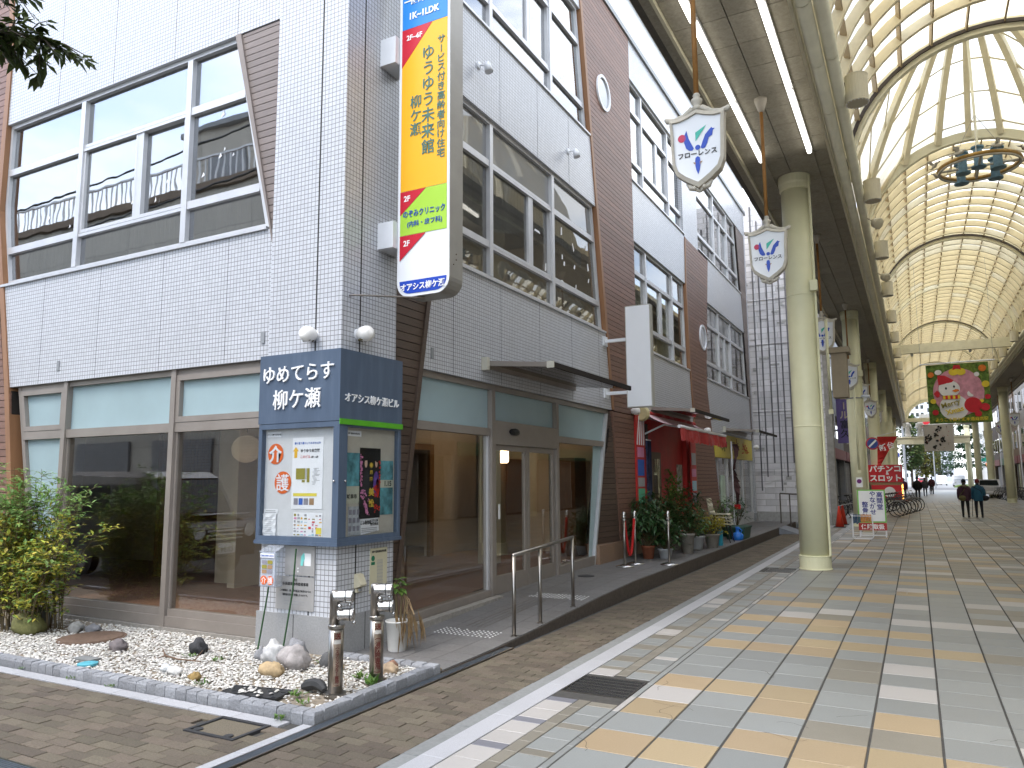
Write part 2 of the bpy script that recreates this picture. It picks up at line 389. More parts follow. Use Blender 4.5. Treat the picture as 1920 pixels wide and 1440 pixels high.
# ---- arcade floor
floor = MB().box(-2.60, 7.2, -3, 112, -0.06, -0.006).build('arcade_floor', GROUT, origin=(0, 0, 0)); tag(floor, kind='structure')
P0, PX = 5.35, 0.4065
def tile_mesh(name, w, d, m, h=0.03, g=0.004):
    b = MB(); e = 0.0025; gx = 0.0075 if w > 0.4 and d > 0.4 else g
    b.add([(gx, g, -h), (w - gx, g, -h), (w - gx, d - g, -h), (gx, d - g, -h),
           (gx, g, -e), (w - gx, g, -e), (w - gx, d - g, -e), (gx, d - g, -e),
           (gx + e, g + e, 0), (w - gx - e, g + e, 0), (w - gx - e, d - g - e, 0), (gx + e, d - g - e, 0)],
          [(0, 1, 5, 4), (1, 2, 6, 5), (2, 3, 7, 6), (3, 0, 4, 7), (4, 5, 9, 8), (5, 6, 10, 9), (6, 7, 11, 10), (7, 4, 8, 11), (8, 9, 10, 11)])
    me = bpy.data.meshes.new(name); me.from_pydata(b.v, [], b.f); me.materials.append(m); return me
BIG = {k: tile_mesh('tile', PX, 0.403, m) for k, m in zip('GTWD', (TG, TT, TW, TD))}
PAT = {0: {-2: 'T', 0: 'T', 1: 'W', 2: 'T', 6: 'T', 8: 'T', 10: 'T', 13: 'T', 15: 'T'},
       1: {-2: 'T', 2: 'T', 6: 'T', 8: 'G', 10: 'T', 11: 'W', 13: 'T'},
       2: {-2: 'G', -1: 'T', -3: 'T', 1: 'T', 2: 'T', 6: 'T', 7: 'T', 9: 'T', 10: 'T', 12: 'W', 15: 'T', 18: 'T'},
       3: {-1: 'T', -2: 'T', 7: 'T', 9: 'T', 12: 'T', 15: 'T', 16: 'T', 20: 'T'},
       4: {-1: 'T', -2: 'T', 1: 'T', 3: 'W', 5: 'W', 7: 'T', 9: 'T', 11: 'W', 14: 'W', 17: 'T', 18: 'W', 20: 'T'},
       5: {-1: 'T', 7: 'T', 11: 'W', 18: 'T', 24: 'W'},
       6: {0: 'W', 11: 'W', 15: 'W', 21: 'T'}, 7: {12: 'W', 17: 'T'}, 8: {9: 'T', 14: 'W'}}
rt = random.Random(3)
sing, rest = [], {k: MB() for k in 'GTWD'}
for r in range(-4, 262):
    for c in range(0, 22):
        x = -1.994 + c * PX; y = P0 + r * 0.403
        k = PAT.get(c, {}).get(r)
        if k is None:
            q = rt.random()
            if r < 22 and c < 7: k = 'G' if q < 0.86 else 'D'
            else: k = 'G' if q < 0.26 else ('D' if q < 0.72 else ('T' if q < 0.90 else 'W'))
        # in view of the camera?
        p = CM.inverted() @ Vector((x + 0.2, y + 0.2, 0))
        vis = p.z < -1 and abs(p.x / -p.z) < 0.70 and abs(p.y / -p.z) < 0.54
        if y > 60: continue
        if vis and len(sing) < 900: sing.append((-p.z, x, y, k))
        elif -2.5 < y: rest[k].v, rest[k].f; sing.append((999, x, y, k))
sing.sort()
for i, (d, x, y, k) in enumerate(sing):
    if i < 300: piece('tile', BIG[k], floor, (x, y, 0))
    else:
        b = rest[k]; w = PX; e = 0.004; f = 0.0075
        b.add([(x + f, y + e, -0.02), (x + w - f, y + e, -0.02), (x + w - f, y + 0.403 - e, -0.02), (x + f, y + 0.403 - e, -0.02), (x + f, y + e, 0), (x + w - f, y + e, 0), (x + w - f, y + 0.403 - e, 0), (x + f, y + 0.403 - e, 0)],
              [(4, 5, 6, 7), (0, 1, 5, 4), (1, 2, 6, 5), (2, 3, 7, 6), (3, 0, 4, 7)])
allr = MB()
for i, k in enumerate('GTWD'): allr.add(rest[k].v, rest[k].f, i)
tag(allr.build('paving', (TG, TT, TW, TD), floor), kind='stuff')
far = MB(); far.box(-1.99, 6.9, 60.0, 111.5, -0.02, -0.001); far.build('far_paving', mat('far paving', (0.20, 0.18, 0.145), 0.42, 0.2, 2.2, stretch=(2.4, 1, 1)), floor)  # dimmer light of the far floor is put into this colour

# cracked slabs
CRK = mat('crack', (0.07, 0.06, 0.05), 0.9); ck = random.Random(19)
for (x, y, n, a) in ((-1.85, 5.70, 9, -0.9), (-1.75, 5.45, 7, 0.4), (-1.93, 6.3, 8, -0.4), (-1.62, 5.72, 8, -2.0), (-1.9, 4.5, 7, 1.2), (-1.5, 4.3, 6, -0.3), (-1.0, 5.35, 8, 0.1), (-0.95, 5.6, 6, 1.1), (-0.6, 5.9, 6, 1.4), (-1.3, 7.0, 7, -0.5), (0.3, 5.8, 6, 0.8)):
    pts = [(x, y)]
    for i in range(n): a += ck.uniform(-.7, .7); pts.append((pts[-1][0] + 0.04 * math.cos(a), pts[-1][1] + 0.04 * math.sin(a)))
    b = MB()
    for (p, q) in zip(pts, pts[1:]):
        dx, dy = q[0] - p[0], q[1] - p[1]; L = math.hypot(dx, dy); w = 0.0016; nx, ny = -dy / L * w, dx / L * w
        b.quad((p[0] - nx, p[1] - ny, 0.0008), (q[0] - nx, q[1] - ny, 0.0008), (q[0] + nx, q[1] + ny, 0.0008), (p[0] + nx, p[1] + ny, 0.0008))
    b.build('crack', CRK, floor)
# ---- narrow edge tiles along the arcade
SM = {}
def small(w, d, m, x, y, lst):
    lst.append((math.hypot(x, y), w, d, m, x, y))
sm = []
y = 3.31; ri = 0
while y < 34:
    for d in (0.22, 0.22, 0.105):
        near = y < 6.4
        if not (5.62 < y < 6.19 or 5.62 < y + d < 6.19) and not (14.2 < y < 14.8):
            q = rt.random()
            small(0.228, d, (TL if d < 0.2 else TW) if near else (TG if q < 0.6 else (TW if q < 0.75 else TD)), -2.596, y, sm)
            small(0.212, d, (TD if d < 0.2 else TG) if rt.random() < 0.9 else TW, -2.262, y, sm)
        y += d
y = 3.3
while y < 34:
    if not (5.62 < y < 6.19 or 5.62 < y + 0.2 < 6.19) and not (14.2 < y < 14.8): small(0.1, 0.2, TD, -2.366, y, sm)
    small(0.05, 0.4, TW if rt.random() < 0.4 else TG, -2.047, y, sm); y += 0.2 if int(y * 10) % 4 else 0.2
sm = [s for i, s in enumerate(sm)]
# the thin strip keeps one piece per big tile
sm = [s for s in sm if s[1] > 0.06]
for r in range(-5, 72): small(0.05, 0.403, TW if rt.random() < 0.35 else TG, -2.046, P0 + r * 0.403, sm)
sm.sort(key=lambda s: s[0])
cache = {}
smr = {}
for i, (dd, w, d, m, x, y) in enumerate(sm):
    key = (w, d, m.name)
    if i < 290:
        if key not in cache: cache[key] = tile_mesh('edge_tile', w, d, m, g=0.0025)
        piece('edge_tile', cache[key], floor, (x, y, -0.001))
    else:
        b = smr.setdefault(m.name, MB()); e = 0.003
        b.add([(x + e, y + e, -0.02), (x + w - e, y + e, -0.02), (x + w - e, y + d - e, -0.02), (x + e, y + d - e, -0.02), (x + e, y + e, -0.001), (x + w - e, y + e, -0.001), (x + w - e, y + d - e, -0.001), (x + e, y + d - e, -0.001)],
              [(4, 5, 6, 7), (0, 1, 5, 4), (1, 2, 6, 5), (2, 3, 7, 6), (3, 0, 4, 7)])
al = MB(); ms = []
for i, (k, b) in enumerate(smr.items()): al.add(b.v, b.f, i); ms.append(MATS[k])
if al.v: tag(al.build('edge_paving', ms, floor), kind='stuff')

# ---- granite strip and kerb between arcade and side lane
edge = MB().box(-2.908, -2.602, -2, 112, -0.06, -0.03).build('kerb', GROUT, origin=(-2.75, 0, 0)); tag(edge, kind='structure')
me1 = tile_mesh('granite_slab', 0.168, 0.9, GRAN, g=0.0015); me2 = tile_mesh('kerb_stone', 0.132, 0.6, KERB, h=0.05, g=0.003)
for i in range(34):
    piece('granite_slab', me1, edge, (-2.768, 2.2 + i * 0.9, 0.001))
for i in range(48):
    if 9.35 < 2.2 + i * 0.6 < 99: pass
    piece('kerb_stone', me2, edge, (-2.906, 2.2 + i * 0.6, -0.012 + rt.uniform(-0.002, 0.002)))
b = MB(); b.box(-2.766, -2.60, 32.8, 112, -0.03, 0); b.build('granite_strip', GRAN, edge)
b = MB(); b.box(-2.905, -2.775, 31, 112, -0.03, -0.012); b.build('kerb_strip', KERB, edge)

# ---- brick lane and brick side street
lane = MB().box(-3.66, -2.91, -4, 112, -0.08, -0.034).box(-40, -3.66, -1.0, 4.16, -0.08, -0.034).build('street', GROUT, origin=(-4, 0, 0)); tag(lane, kind='structure')
bm_ = [tile_mesh('brick', 0.21, 0.1, BRICK, h=0.05, g=0.0025), tile_mesh('brick', 0.105, 0.1, BRICK, h=0.05, g=0.0025)]
br = []
ny = int((34 - 2.0) / 0.1)
for j in range(ny):
    y = 2.0 + j * 0.1; x = -3.655 - (0.105 if j % 2 else 0)
    while x < -2.915:
        x0 = max(x, -3.655); x1 = min(x + 0.21, -2.912)
        if x1 - x0 > 0.03: br.append((x0, x1, y))
        x += 0.21
for j in range(13):
    y = 2.72 + j * 0.1; x = -3.86 - 0.21 * 45 - (0.105 if j % 2 else 0)
    while x < -3.86:
        x0, x1 = x, min(x + 0.21, -3.862)
        inman = -4.50 < (x0 + x1) / 2 < -4.03 and 3.68 < y + 0.05 < 4.02
        if x1 - x0 > 0.03 and not inman and y > 2.82: br.append((x0, x1, y))
        x += 0.21
key = []
for (x0, x1, y) in br:
    p = CM.inverted() @ Vector(((x0 + x1) / 2, y + 0.05, 0))
    vis = p.z < -1 and abs(p.x / -p.z) < 0.69 and abs(p.y / -p.z) < 0.53
    key.append((0 if vis else 1, -p.z, x0, x1, y))
key.sort()
rb = MB()
for i, (v, d, x0, x1, y) in enumerate(key):
    z = -0.02 + rt.uniform(-0.0025, 0.0025)
    if i < 300:
        w = x1 - x0
        if abs(w - 0.21) < 0.004: piece('brick', bm_[0], lane, (x0, y, z))
        else:
            k2 = round(w, 3)
            if k2 not in cache: cache[k2] = tile_mesh('brick', w, 0.1, BRICK, h=0.05, g=0.0025)
            piece('brick', cache[k2], lane, (x0, y, z))
    else:
        e = 0.0025
        rb.add([(x0 + e, y + e, -0.05), (x1 - e, y + e, -0.05), (x1 - e, y + 0.1 - e, -0.05), (x0 + e, y + 0.1 - e, -0.05), (x0 + e, y + e, z), (x1 - e, y + e, z), (x1 - e, y + 0.1 - e, z), (x0 + e, y + 0.1 - e, z)],
               [(4, 5, 6, 7), (0, 1, 5, 4), (1, 2, 6, 5), (2, 3, 7, 6), (3, 0, 4, 7)])
tag(rb.build('bricks', BRICK, lane), kind='stuff')
# pale granite line at the garden edge and beside the drain
gs = tile_mesh('granite_slab', 0.45, 0.12, GRAN, g=0.003); gs2 = tile_mesh('granite_slab', 0.11, 0.3, GRAN, g=0.003)
for i in range(14): piece('granite_slab', gs, lane, (-3.98 - (i + 1) * 0.45, 4.03, -0.016))
for i in range(9): piece('granite_slab', gs2, lane, (-3.86, 1.45 + i * 0.3 - 0.0, -0.016))
# inset manhole cover with brick filling
mh = thing('manhole_cover', 'square recessed manhole cover filled with brown brick, dark steel rim, in the side street', 'manhole cover', (-4.26, 3.85, -0.02))
MHR = mat('worn black iron', (0.03, 0.03, 0.032), 0.6, 0.2, 20)
b = MB(); X0, X1, Y0, Y1 = -4.50, -4.03, 3.68, 4.02
b.box(X0, X1, Y0, Y0 + 0.03, -0.06, -0.012).box(X0, X1, Y1 - 0.03, Y1, -0.06, -0.012).box(X0, X0 + 0.03, Y0 + 0.031, Y1 - 0.031, -0.06, -0.012).box(X1 - 0.03, X1, Y0 + 0.031, Y1 - 0.031, -0.06, -0.012)
b.build('rim', MHR, mh)
MB().box(X0 + 0.031, X1 - 0.031, Y0 + 0.031, Y1 - 0.031, -0.06, -0.022).build('filling', BRICK, mh)
for (cx, cy) in ((X0 + 0.07, Y0 + 0.07), (X1 - 0.1, Y0 + 0.06)):
    MB().lathe([(0.032, -0.06), (0.032, -0.014), (0.0, -0.014)], (cx, cy, 0), 14).build('lifting_socket', MHR, mh)

# ---- slotted drain channels
def channel(p, q, w, label, n=5):
    p = Vector(p); q = Vector(q); d = (q - p).normalized(); s = Vector((-d.y, d.x, 0))
    t = thing('drain_channel', label, 'drain', p)
    up = Vector((0, 0, 1))
    L = (q - p).length
    def bar(o, hw, z0, z1, name, m):
        c = (p + q) / 2 + s * o; b = MB(); b.obox((c.x, c.y, (z0 + z1) / 2), d * L / 2, s * hw, up * (z1 - z0) / 2); b.build(name, m, t)
    bar(0, w / 2, -0.07, -0.05, 'channel_bottom', BLACK)
    bar(-w / 2 + 0.006, 0.006, -0.06, -0.012, 'rim', STEEL); bar(w / 2 - 0.006, 0.006, -0.06, -0.012, 'rim', STEEL)
    SL = mat('blue grey galvanised steel', (0.18, 0.21, 0.25), 0.35, 0.12, 12, metal=0.7)
    for i in range(n):
        o = -w / 2 + 0.012 + (w - 0.024) * (i + 0.5) / n
        bar(o, 0.0045, -0.03, -0.013, 'slat', SL)
    k = 0.0; b = MB()
    while k < L:
        c = p + d * k; b.obox((c.x, c.y, -0.024), d * 0.003, s * (w / 2 - 0.012), up * 0.006); k += 0.16
    b.build('cross_bars', SL, t)
channel((-3.715, 1.6, 0), (-3.715, 6.9, 0), 0.1, 'long narrow slotted steel drain channel between garden kerb and brick lane')
channel((-12, 2.765, 0), (-4.2, 2.765, 0), 0.11, 'slotted steel drain channel along the side street, beside the brick paving')

# ---- steel floor gratings in the arcade
def grate(x0, x1, y0, y1, nb, label, open_=True):
    t = thing('floor_grate', label, 'grate', ((x0 + x1) / 2, (y0 + y1) / 2, 0))
    b = MB(); r = 0.012
    b.box(x0, x1, y0, y0 + r, -0.03, 0.001).box(x0, x1, y1 - r, y1, -0.03, 0.001).box(x0, x0 + r, y0 + r, y1 - r, -0.03, 0.001).box(x1 - r, x1, y0 + r, y1 - r, -0.03, 0.001)
    b.build('rim', STEEL, t)
    MB().box(x0 + r, x1 - r, y0 + r, y1 - r, -0.032, -0.028).build('pit', BLACK, t)
    n2 = 6
    for i in range(1, n2):
        yy = y0 + (y1 - y0) * i / n2; MB().box(x0 + r, x1 - r, yy - 0.005, yy + 0.005, -0.02, 0.0).build('bearing_bar', STEEL, t)
    for i in range(1, nb):
        xx = x0 + (x1 - x0) * i / nb; MB().box(xx - 0.0045, xx + 0.0045, y0 + r, y1 - r, -0.018, -0.002).build('slat', DARKM, t)
grate(-2.592, -2.052, 5.665, 6.18, 26, 'large black steel floor grate in the pale edge tiles, nearest one')
grate(-2.5, -2.05, 14.25, 14.75, 12, 'dark steel floor grate beside the base of the nearest yellow column')
grate(-0.80, -0.22, 12.35, 12.75, 12, 'small dark drain grate in the arcade paving in front of the nearest column')

# ---- raised pavement beside the building, ramping up
RP = [(5.78, 0.0), (6.6, 0.005), (7.4, 0.03), (8.4, 0.075), (9.6, 0.125), (11.0, 0.165), (24.0, 0.17), (27.9, 0.17)]
def rz_(y):
    for (a, za), (b_, zb) in zip(RP, RP[1:]):
        if a <= y <= b_: return za + (zb - za) * (y - a) / (b_ - a)
    return RP[0][1] if y < RP[0][0] else RP[-1][1]
def rx_(y): return -3.78 + (0.02 if y > 9 else 0)
DARKK = mat('dark brown kerb face', (0.085, 0.068, 0.055), 0.8, 0.25, 25, dirt=0.3)
b = MB()
for (a, za), (c, zc) in zip(RP, RP[1:]):
    b.add([(-5.6, a, -0.06), (-3.775, a, -0.06), (-3.775, c, -0.06), (-5.6, c, -0.06), (-5.6, a, za - 0.012), (-3.775, a, za - 0.012), (-3.775, c, zc - 0.012), (-5.6, c, zc - 0.012)],
          [(4, 5, 6, 7), (1, 2, 6, 5), (0, 1, 5, 4), (3, 0, 4, 7), (2, 3, 7, 6)])
pav = b.build('pavement', DARKK, origin=(-4.5, 8, 0)); tag(pav, kind='structure')
y = 5.79
while y < 27.4:
    x = -3.78
    while x > -5.45:
        x1 = max(x - 0.3, -5.5); e = 0.003; y1 = y + 0.3
        zz = [rz_(y), rz_(y1)]
        q = MB(); 
        q.add([(x1 + e, y + e, zz[0] - 0.011), (x - e, y + e, zz[0] - 0.011), (x - e, y1 - e, zz[1] - 0.011), (x1 + e, y1 - e, zz[1] - 0.011), (x1 + e, y + e, zz[0]), (x - e, y + e, zz[0]), (x - e, y1 - e, zz[1]), (x1 + e, y1 - e, zz[1])],
              [(4, 5, 6, 7), (0, 1, 5, 4), (1, 2, 6, 5), (2, 3, 7, 6), (3, 0, 4, 7)])
        if y < 18: q.build('paving_slab', RAMP, pav)
        else:
            if 'slabs' not in cache: cache['slabs'] = MB()
            cache['slabs'].add(q.v, q.f)
        x -= 0.3
    y += 0.3
tag(cache['slabs'].build('far_paving', RAMP, pav), kind='stuff')
# tactile studs and guide bars set in the ramp
studs = MB(); STUD = mat('white steel stud', (0.66, 0.66, 0.64), 0.3, 0.05, 3, metal=0.3)
for (ya, xa, xb, n) in ((7.18, -4.72, -3.98, 14), (9.35, -4.66, -3.86, 15)):
    for i in range(n):
        for j in range(5):
            if rt.random() < 0.10: continue
            x = xa + (xb - xa) * i / n; yy = ya - 0.12 + j * 0.06
            studs.lathe([(0.012, 0), (0.010, 0.004), (0.004, 0.006)], (x, yy, rz_(yy) + 0.0005), 8)
tag(studs.build('tactile_studs', STUD, pav), kind='stuff')
for i in range(4):
    x = -4.55 + i * 0.07; yy = [7.45 + k * 0.2 for k in range(9)]
    q = MB(); q.tube([(x, v, rz_(v) + 0.001) for v in yy], 0.006, 6); q.build('guide_bar', mat('dull steel guide bar', (0.17, 0.16, 0.15), 0.5, 0.1, 8, metal=0.5), pav)
tagmesh(MB().lathe([(0.13, 0.164), (0.13, 0.172), (0.0, 0.173)], (-4.62, 11.1, 0), 20), 'valve_cover', MHR, 'small round black iron valve cover in the grey pavement', 'valve cover')
# little yellow-grey ramp plate at the far end of the kerb
b = MB(); b.prism([(-3.76, 24.2, 0.17), (-3.76, 25.6, 0.17), (-3.2, 25.5, -0.015), (-3.2, 24.3, -0.015)], [(-3.76, 24.2, -0.03), (-3.76, 25.6, -0.03), (-3.2, 25.5, -0.03), (-3.2, 24.3, -0.03)])
tagmesh(b, 'kerb_ramp', mat('grey rubber', (0.17, 0.18, 0.20), 0.6), 'grey wedge kerb ramp at the far end of the raised pavement', 'ramp')
# ================================================================ CORNER BUILDING
YL, XR, PXF, PYF = 5.80, -5.03, -4.96, 5.72
bld = thing('corner_building', 'white tiled three storey corner building with brown slanted board panels and aluminium windows', 'building', (-5.5, 6.2, 0))
def FL(u, z, d=0): return (u, YL + d, z)
def FR(u, z, d=0): return (XR - d, u, z)
def fprism(F, poly, d0, d1, name, m, parent):
    b = MB(); b.prism([F(u, z, d0) for u, z in poly], [F(u, z, d1) for u, z in poly]); return b.build(name, m, parent)
def fbox(F, u0, u1, z0, z1, d0, d1, name, m, parent): return fprism(F, [(u0, z0), (u1, z0), (u1, z1), (u0, z1)], d0, d1, name, m, parent)
def lin(pts):
    """piecewise u(z) from (u, z) points sorted by z"""
    pts = sorted(pts, key=lambda p: p[1])
    def f(z):
        if z <= pts[0][1]: return pts[0][0]
        for (a, za), (b, zb) in zip(pts, pts[1:]):
            if z <= zb: return a + (b - a) * (z - za) / (zb - za)
        return pts[-1][0]
    return f
def boards(F, le, re, z0, z1, pitch, name, parent, m=None, d=0.0, thick=0.02, back=True, gap=0.009):
    pn = part(name, parent)
    if back:
        zs = [z0 + (z1 - z0) * i / 12 for i in range(13)]
        poly = [(re(z), z) for z in zs] + [(le(z), z) for z in reversed(zs)]
        fprism(F, poly, d + thick, d + thick + 0.12, 'backing', BROWNBACK, pn)
    z = z0
    while z < z1 - 0.01:
        zt = min(z + pitch, z1) - gap
        a, b_, c, e = le(z), re(z), re(zt), le(zt)
        if b_ - a > 0.015 or c - e > 0.015:
            fprism(F, [(a, z), (max(b_, a + .004), z), (max(c, e + .004), zt), (e, zt)], d, d + thick + 0.005, 'board', m or BROWN, pn)
        z += pitch
    return pn

# pillar
b = MB(); b.box(-5.945, PXF, PYF, 6.615, 0.36, 11.4); b.build('pillar', TILE, bld)
b = MB(); b.box(-5.97, PXF + 0.02, PYF - 0.02, 6.63, -0.1, 0.36); b.build('plinth', PLINTH, bld)
JT = mat('dark movement joint', (0.035, 0.033, 0.032), 0.8)
MB().box(-5.305, -5.287, PYF - 0.0025, PYF + 0.01, 0.36, 11.4).build('movement_joint', JT, bld)
MB().box(PXF - 0.01, PXF + 0.0025, 5.995, 6.013, 0.36, 11.4).build('movement_joint', JT, bld)
MB().box(-5.47, -5.464, PYF - 0.0225, PYF - 0.01, -0.02, 0.36).build('plinth_joint', JT, bld)
MB().box(PXF + 0.01, PXF + 0.0225, 6.14, 6.146, -0.02, 0.36).build('plinth_joint', JT, bld)

# ---- left facade tile bands
LE = lin([(-10.30, 0.0), (-10.72, 2.91), (-10.87, 2.96), (-11.22, 4.43), (-11.42, 5.56), (-11.42, 8.0), (-11.75, 11.4)])
WL = lin([(-5.945, 3.99), (-6.64, 6.86)])
fprism(FL, [(-10.87, 2.95), (-5.90, 2.95), (-5.90, 3.99), (WL(4.40), 4.40), (-11.21, 4.40)], 0, 0.22, 'wall', TILE, bld)
fprism(FL, [(-11.42, 6.86), (-5.90, 6.86), (-5.90, 11.4), (-11.75, 11.4), (-11.42, 8.0)], 0, 0.22, 'wall', TILE, bld)
GBW = mat('grey brown weatherboard', (0.185, 0.15, 0.135), 0.5, 0.15, 5, stretch=(1, 1, 14), island=0.1)
DBW = mat('shaded brown weatherboard', (0.085, 0.057, 0.042), 0.5, 0.2, 5, stretch=(1, 1, 14), island=0.12, bump=0.15, bscale=40)  # brown boards again, with street-level shade painted into the colour
boards(FL, WL, lambda z: -5.90, 4.02, 6.855, 0.082, 'board_panel', bld, d=0.012, m=GBW)  # brown boards greyed: sky light on this wedge is painted into the colour
MAUVE = mat('grey brown panel trim', (0.22, 0.185, 0.165), 0.5, 0.08, 5, metal=0.1)
wt = [(WL(z) - 0.085, z) for z in (4.2, 6.86)]
fprism(FL, [(WL(3.99) - 0.012, 3.99), (WL(3.99), 3.99), (WL(6.86) + 0.0, 6.86), (WL(6.86) - 0.085, 6.86)], -0.012, 0.16, 'trim', MAUVE, bld)
boards(FL, lambda z: -14.5, lambda z: LE(z) - 0.105, 0.0, 11.4, 0.096, 'board_panel', bld, d=-0.01)
for z0, z1 in ((0.0, 2.95), (2.95, 5.56), (5.56, 8.0), (8.0, 11.4)):
    fprism(FL, [(LE(z0) - 0.11, z0), (LE(z0 + 0.001) - 0.005, z0), (LE(z1) - 0.005, z1 - 0.001), (LE(z1) - 0.11, z1 - 0.001)], -0.02, 0.16, 'trim', TRIM, bld)
# vents
for u, z in ((-9.77, 3.165), (-6.11, 3.19)): fbox(FL, u - 0.026, u + 0.026, z - 0.065, z + 0.065, -0.012, 0.01, 'vent', GREYM, bld)
fbox(FR, 7.40, 7.455, 3.1, 3.23, -0.012, 0.01, 'vent', GREYM, bld)

# ---- windows
def pane(F, poly, m, parent, d=0.115, name='pane'):
    return fprism(F, poly, d, d + 0.008, name, m, parent)
def frame_bars(F, bars, parent, m, d0=0.05, d1=0.15):
    for (u0, u1, z0, z1) in bars: fbox(F, u0, u1, z0, z1, d0, d1, 'frame', m, parent)
def slant(F, pts, w, parent, m, d0=0.05, d1=0.15, side=1):
    """frame member that follows a slanted edge; width grows to side"""
    for (a, za), (b_, zb) in zip(pts, pts[1:]):
        fprism(F, [(a, za), (a + side * w, za), (b_ + side * w, zb), (b_, zb)] if side > 0 else [(a - w, za), (a, za), (b_, zb), (b_ - w, zb)], d0, d1, 'frame', m, parent)
def window3(F, le, re, z0, z1, muls, stile, name, m, gl_top, gl, zt1, zt2, sill=True, dep=0.05):
    """three bays by three rows with slanted ends, sliding sash in the middle bay"""
    w = part(name, bld)
    f = 0.045
    d0, d1 = dep, dep + 0.10
    # outer frame
    fbox(F, le(z0) + 0.001, re(z0) - 0.001, z0, z0 + 0.06, d0, d1, 'frame', m, w)
    fbox(F, le(z1), re(z1), z1 - 0.055, z1, d0, d1, 'frame', m, w)
    zs = [z0 + 0.06 + (z1 - z0 - 0.115) * i / 6 for i in range(7)]
    slant(F, [(le(z), z) for z in zs], 0.05, w, m, d0 + 0.002, d1, 1)
    slant(F, [(re(z), z) for z in zs], 0.05, w, m, d0 + 0.002, d1, -1)
    for u in muls: fbox(F, u - 0.045, u + 0.045, z0 + 0.06, z1 - 0.055, d0 - 0.012, d1 + 0.003, 'mullion', m, w)
    us = [None] + list(muls) + [None]
    for i in range(len(us) - 1):
        for (zt, h) in ((zt1, 0.095), (zt2, 0.095)):
            a = us[i] + 0.046 if us[i] else le(zt) + 0.05; b_ = us[i + 1] - 0.046 if us[i + 1] else re(zt) - 0.05
            if i == 1:  # sash rails show as two members
                fbox(F, a, b_, zt - h / 2, zt - 0.008, d0, d1 - 0.02, 'transom', m, w); fbox(F, a, b_, zt + 0.004, zt + h / 2, d0 + 0.01, d1, 'transom', m, w)
            else: fbox(F, a, b_, zt - h / 2, zt + h / 2, d0, d1, 'transom', m, w)
        for r, (a0, a1, gm) in enumerate(((z0 + 0.06, zt2 - 0.047, gl), (zt2 + 0.047, zt1 - 0.047, gl), (zt1 + 0.047, z1 - 0.055, gl_top))):
            ul = (lambda z: us[i] + 0.046) if us[i] else (lambda z: le(z) + 0.05)
            ur = (lambda z: us[i + 1] - 0.046) if us[i + 1] else (lambda z: re(z) - 0.05)
            if i == 1 and r == 1 and stile:
                fbox(F, stile - 0.035, stile + 0.035, a0, a1, d0 + 0.015, d1 - 0.01, 'stile', m, w)
                segs = [(lambda z: us[1] + 0.046, lambda z: stile - 0.035, 0.07), (lambda z: stile + 0.035, lambda z: us[2] - 0.046, 0.09)]
                for (l_, r_, dd) in segs:
                    frs = 0.04
                    fbox(F, l_(0), l_(0) + frs, a0, a1, d0 + 0.012, d1 - 0.01, 'sash', m, w); fbox(F, r_(0) - frs, r_(0), a0, a1, d0 + 0.013, d1 - 0.01, 'sash', m, w)
                    pane(F, [(l_(0) + frs, a0), (r_(0) - frs, a0), (r_(0) - frs, a1), (l_(0) + frs, a1)], gm, w, dd + dep - 0.02)
            else:
                zz = [a0 + (a1 - a0) * k / 3 for k in range(4)]
                pane(F, [(ur(z), z) for z in zz] + [(ul(z), z) for z in reversed(zz)], gm, w, dep + 0.05)
    if sill: fbox(F, le(z0) - 0.02, re(z0) + 0.03, z0 - 0.035, z0 - 0.001, -0.03, d1, 'sill', ALU, w)
    return w
BLIND = glass('ribbed grey film glass', (0.35, 0.36, 0.36), 1.8, film=0.62, filmcol=(0.34, 0.345, 0.34), wob=0.1)
window3(FL, LE, lambda z: WL(z) - 0.08, 4.43, 6.86, (-9.67, -7.55), -8.47, 'window', ALU, SKYG, SKYG, 6.13, 4.94)
L1 = lin([(13.50, 2.97), (12.15, 11.3)])
window3(FR, lambda z: 7.5, lambda z: L1(z) - 0.05, 4.43, 6.78, (8.96, 11.05), 10.25, 'window', ALU, BLIND, TINT, 6.13, 4.94)
window3(FR, lambda z: 7.5, lambda z: L1(z) - 0.05, 8.12, 10.46, (8.96, 11.05), 10.25, 'window', ALU, SKYG, SKYG, 9.80, 8.62)
B2L = lin([(19.6, 0), (19.52, 3.1), (19.30, 4.65), (19.2, 6.72), (19.28, 8.0), (19.35, 10.6)])
B2R = lin([(22.4, 0), (22.03, 1.3), (21.12, 4.18), (21.17, 4.9), (21.80, 8.03)])
S3L = lin([(27.5, 2.9), (26.92, 6.7), (26.18, 10.41)])
window3(FR, lambda z: 15.06, lambda z: B2L(z) - 0.05, 4.47, 6.74, (15.99, 18.06), 17.15, 'window', ALU, BLIND, CLEAR, 6.1, 4.97)
window3(FR, lambda z: 15.06, lambda z: B2L(z) - 0.05, 8.12, 10.46, (15.99, 18.06), 17.15, 'window', ALU, SKYG, SKYG, 9.80, 8.62)
window3(FR, lambda z: 20.75, lambda z: S3L(z) - 0.05, 8.12, 10.46, (22.98, 24.88), 23.9, 'window', ALU, SKYG, SKYG, 9.80, 8.62)
window3(FR, lambda z: 21.25, lambda z: S3L(z) - 0.05, 4.47, 6.74, (23.11, 24.8), 24.0, 'window', ALU, BLIND, CLEAR, 6.1, 4.97)

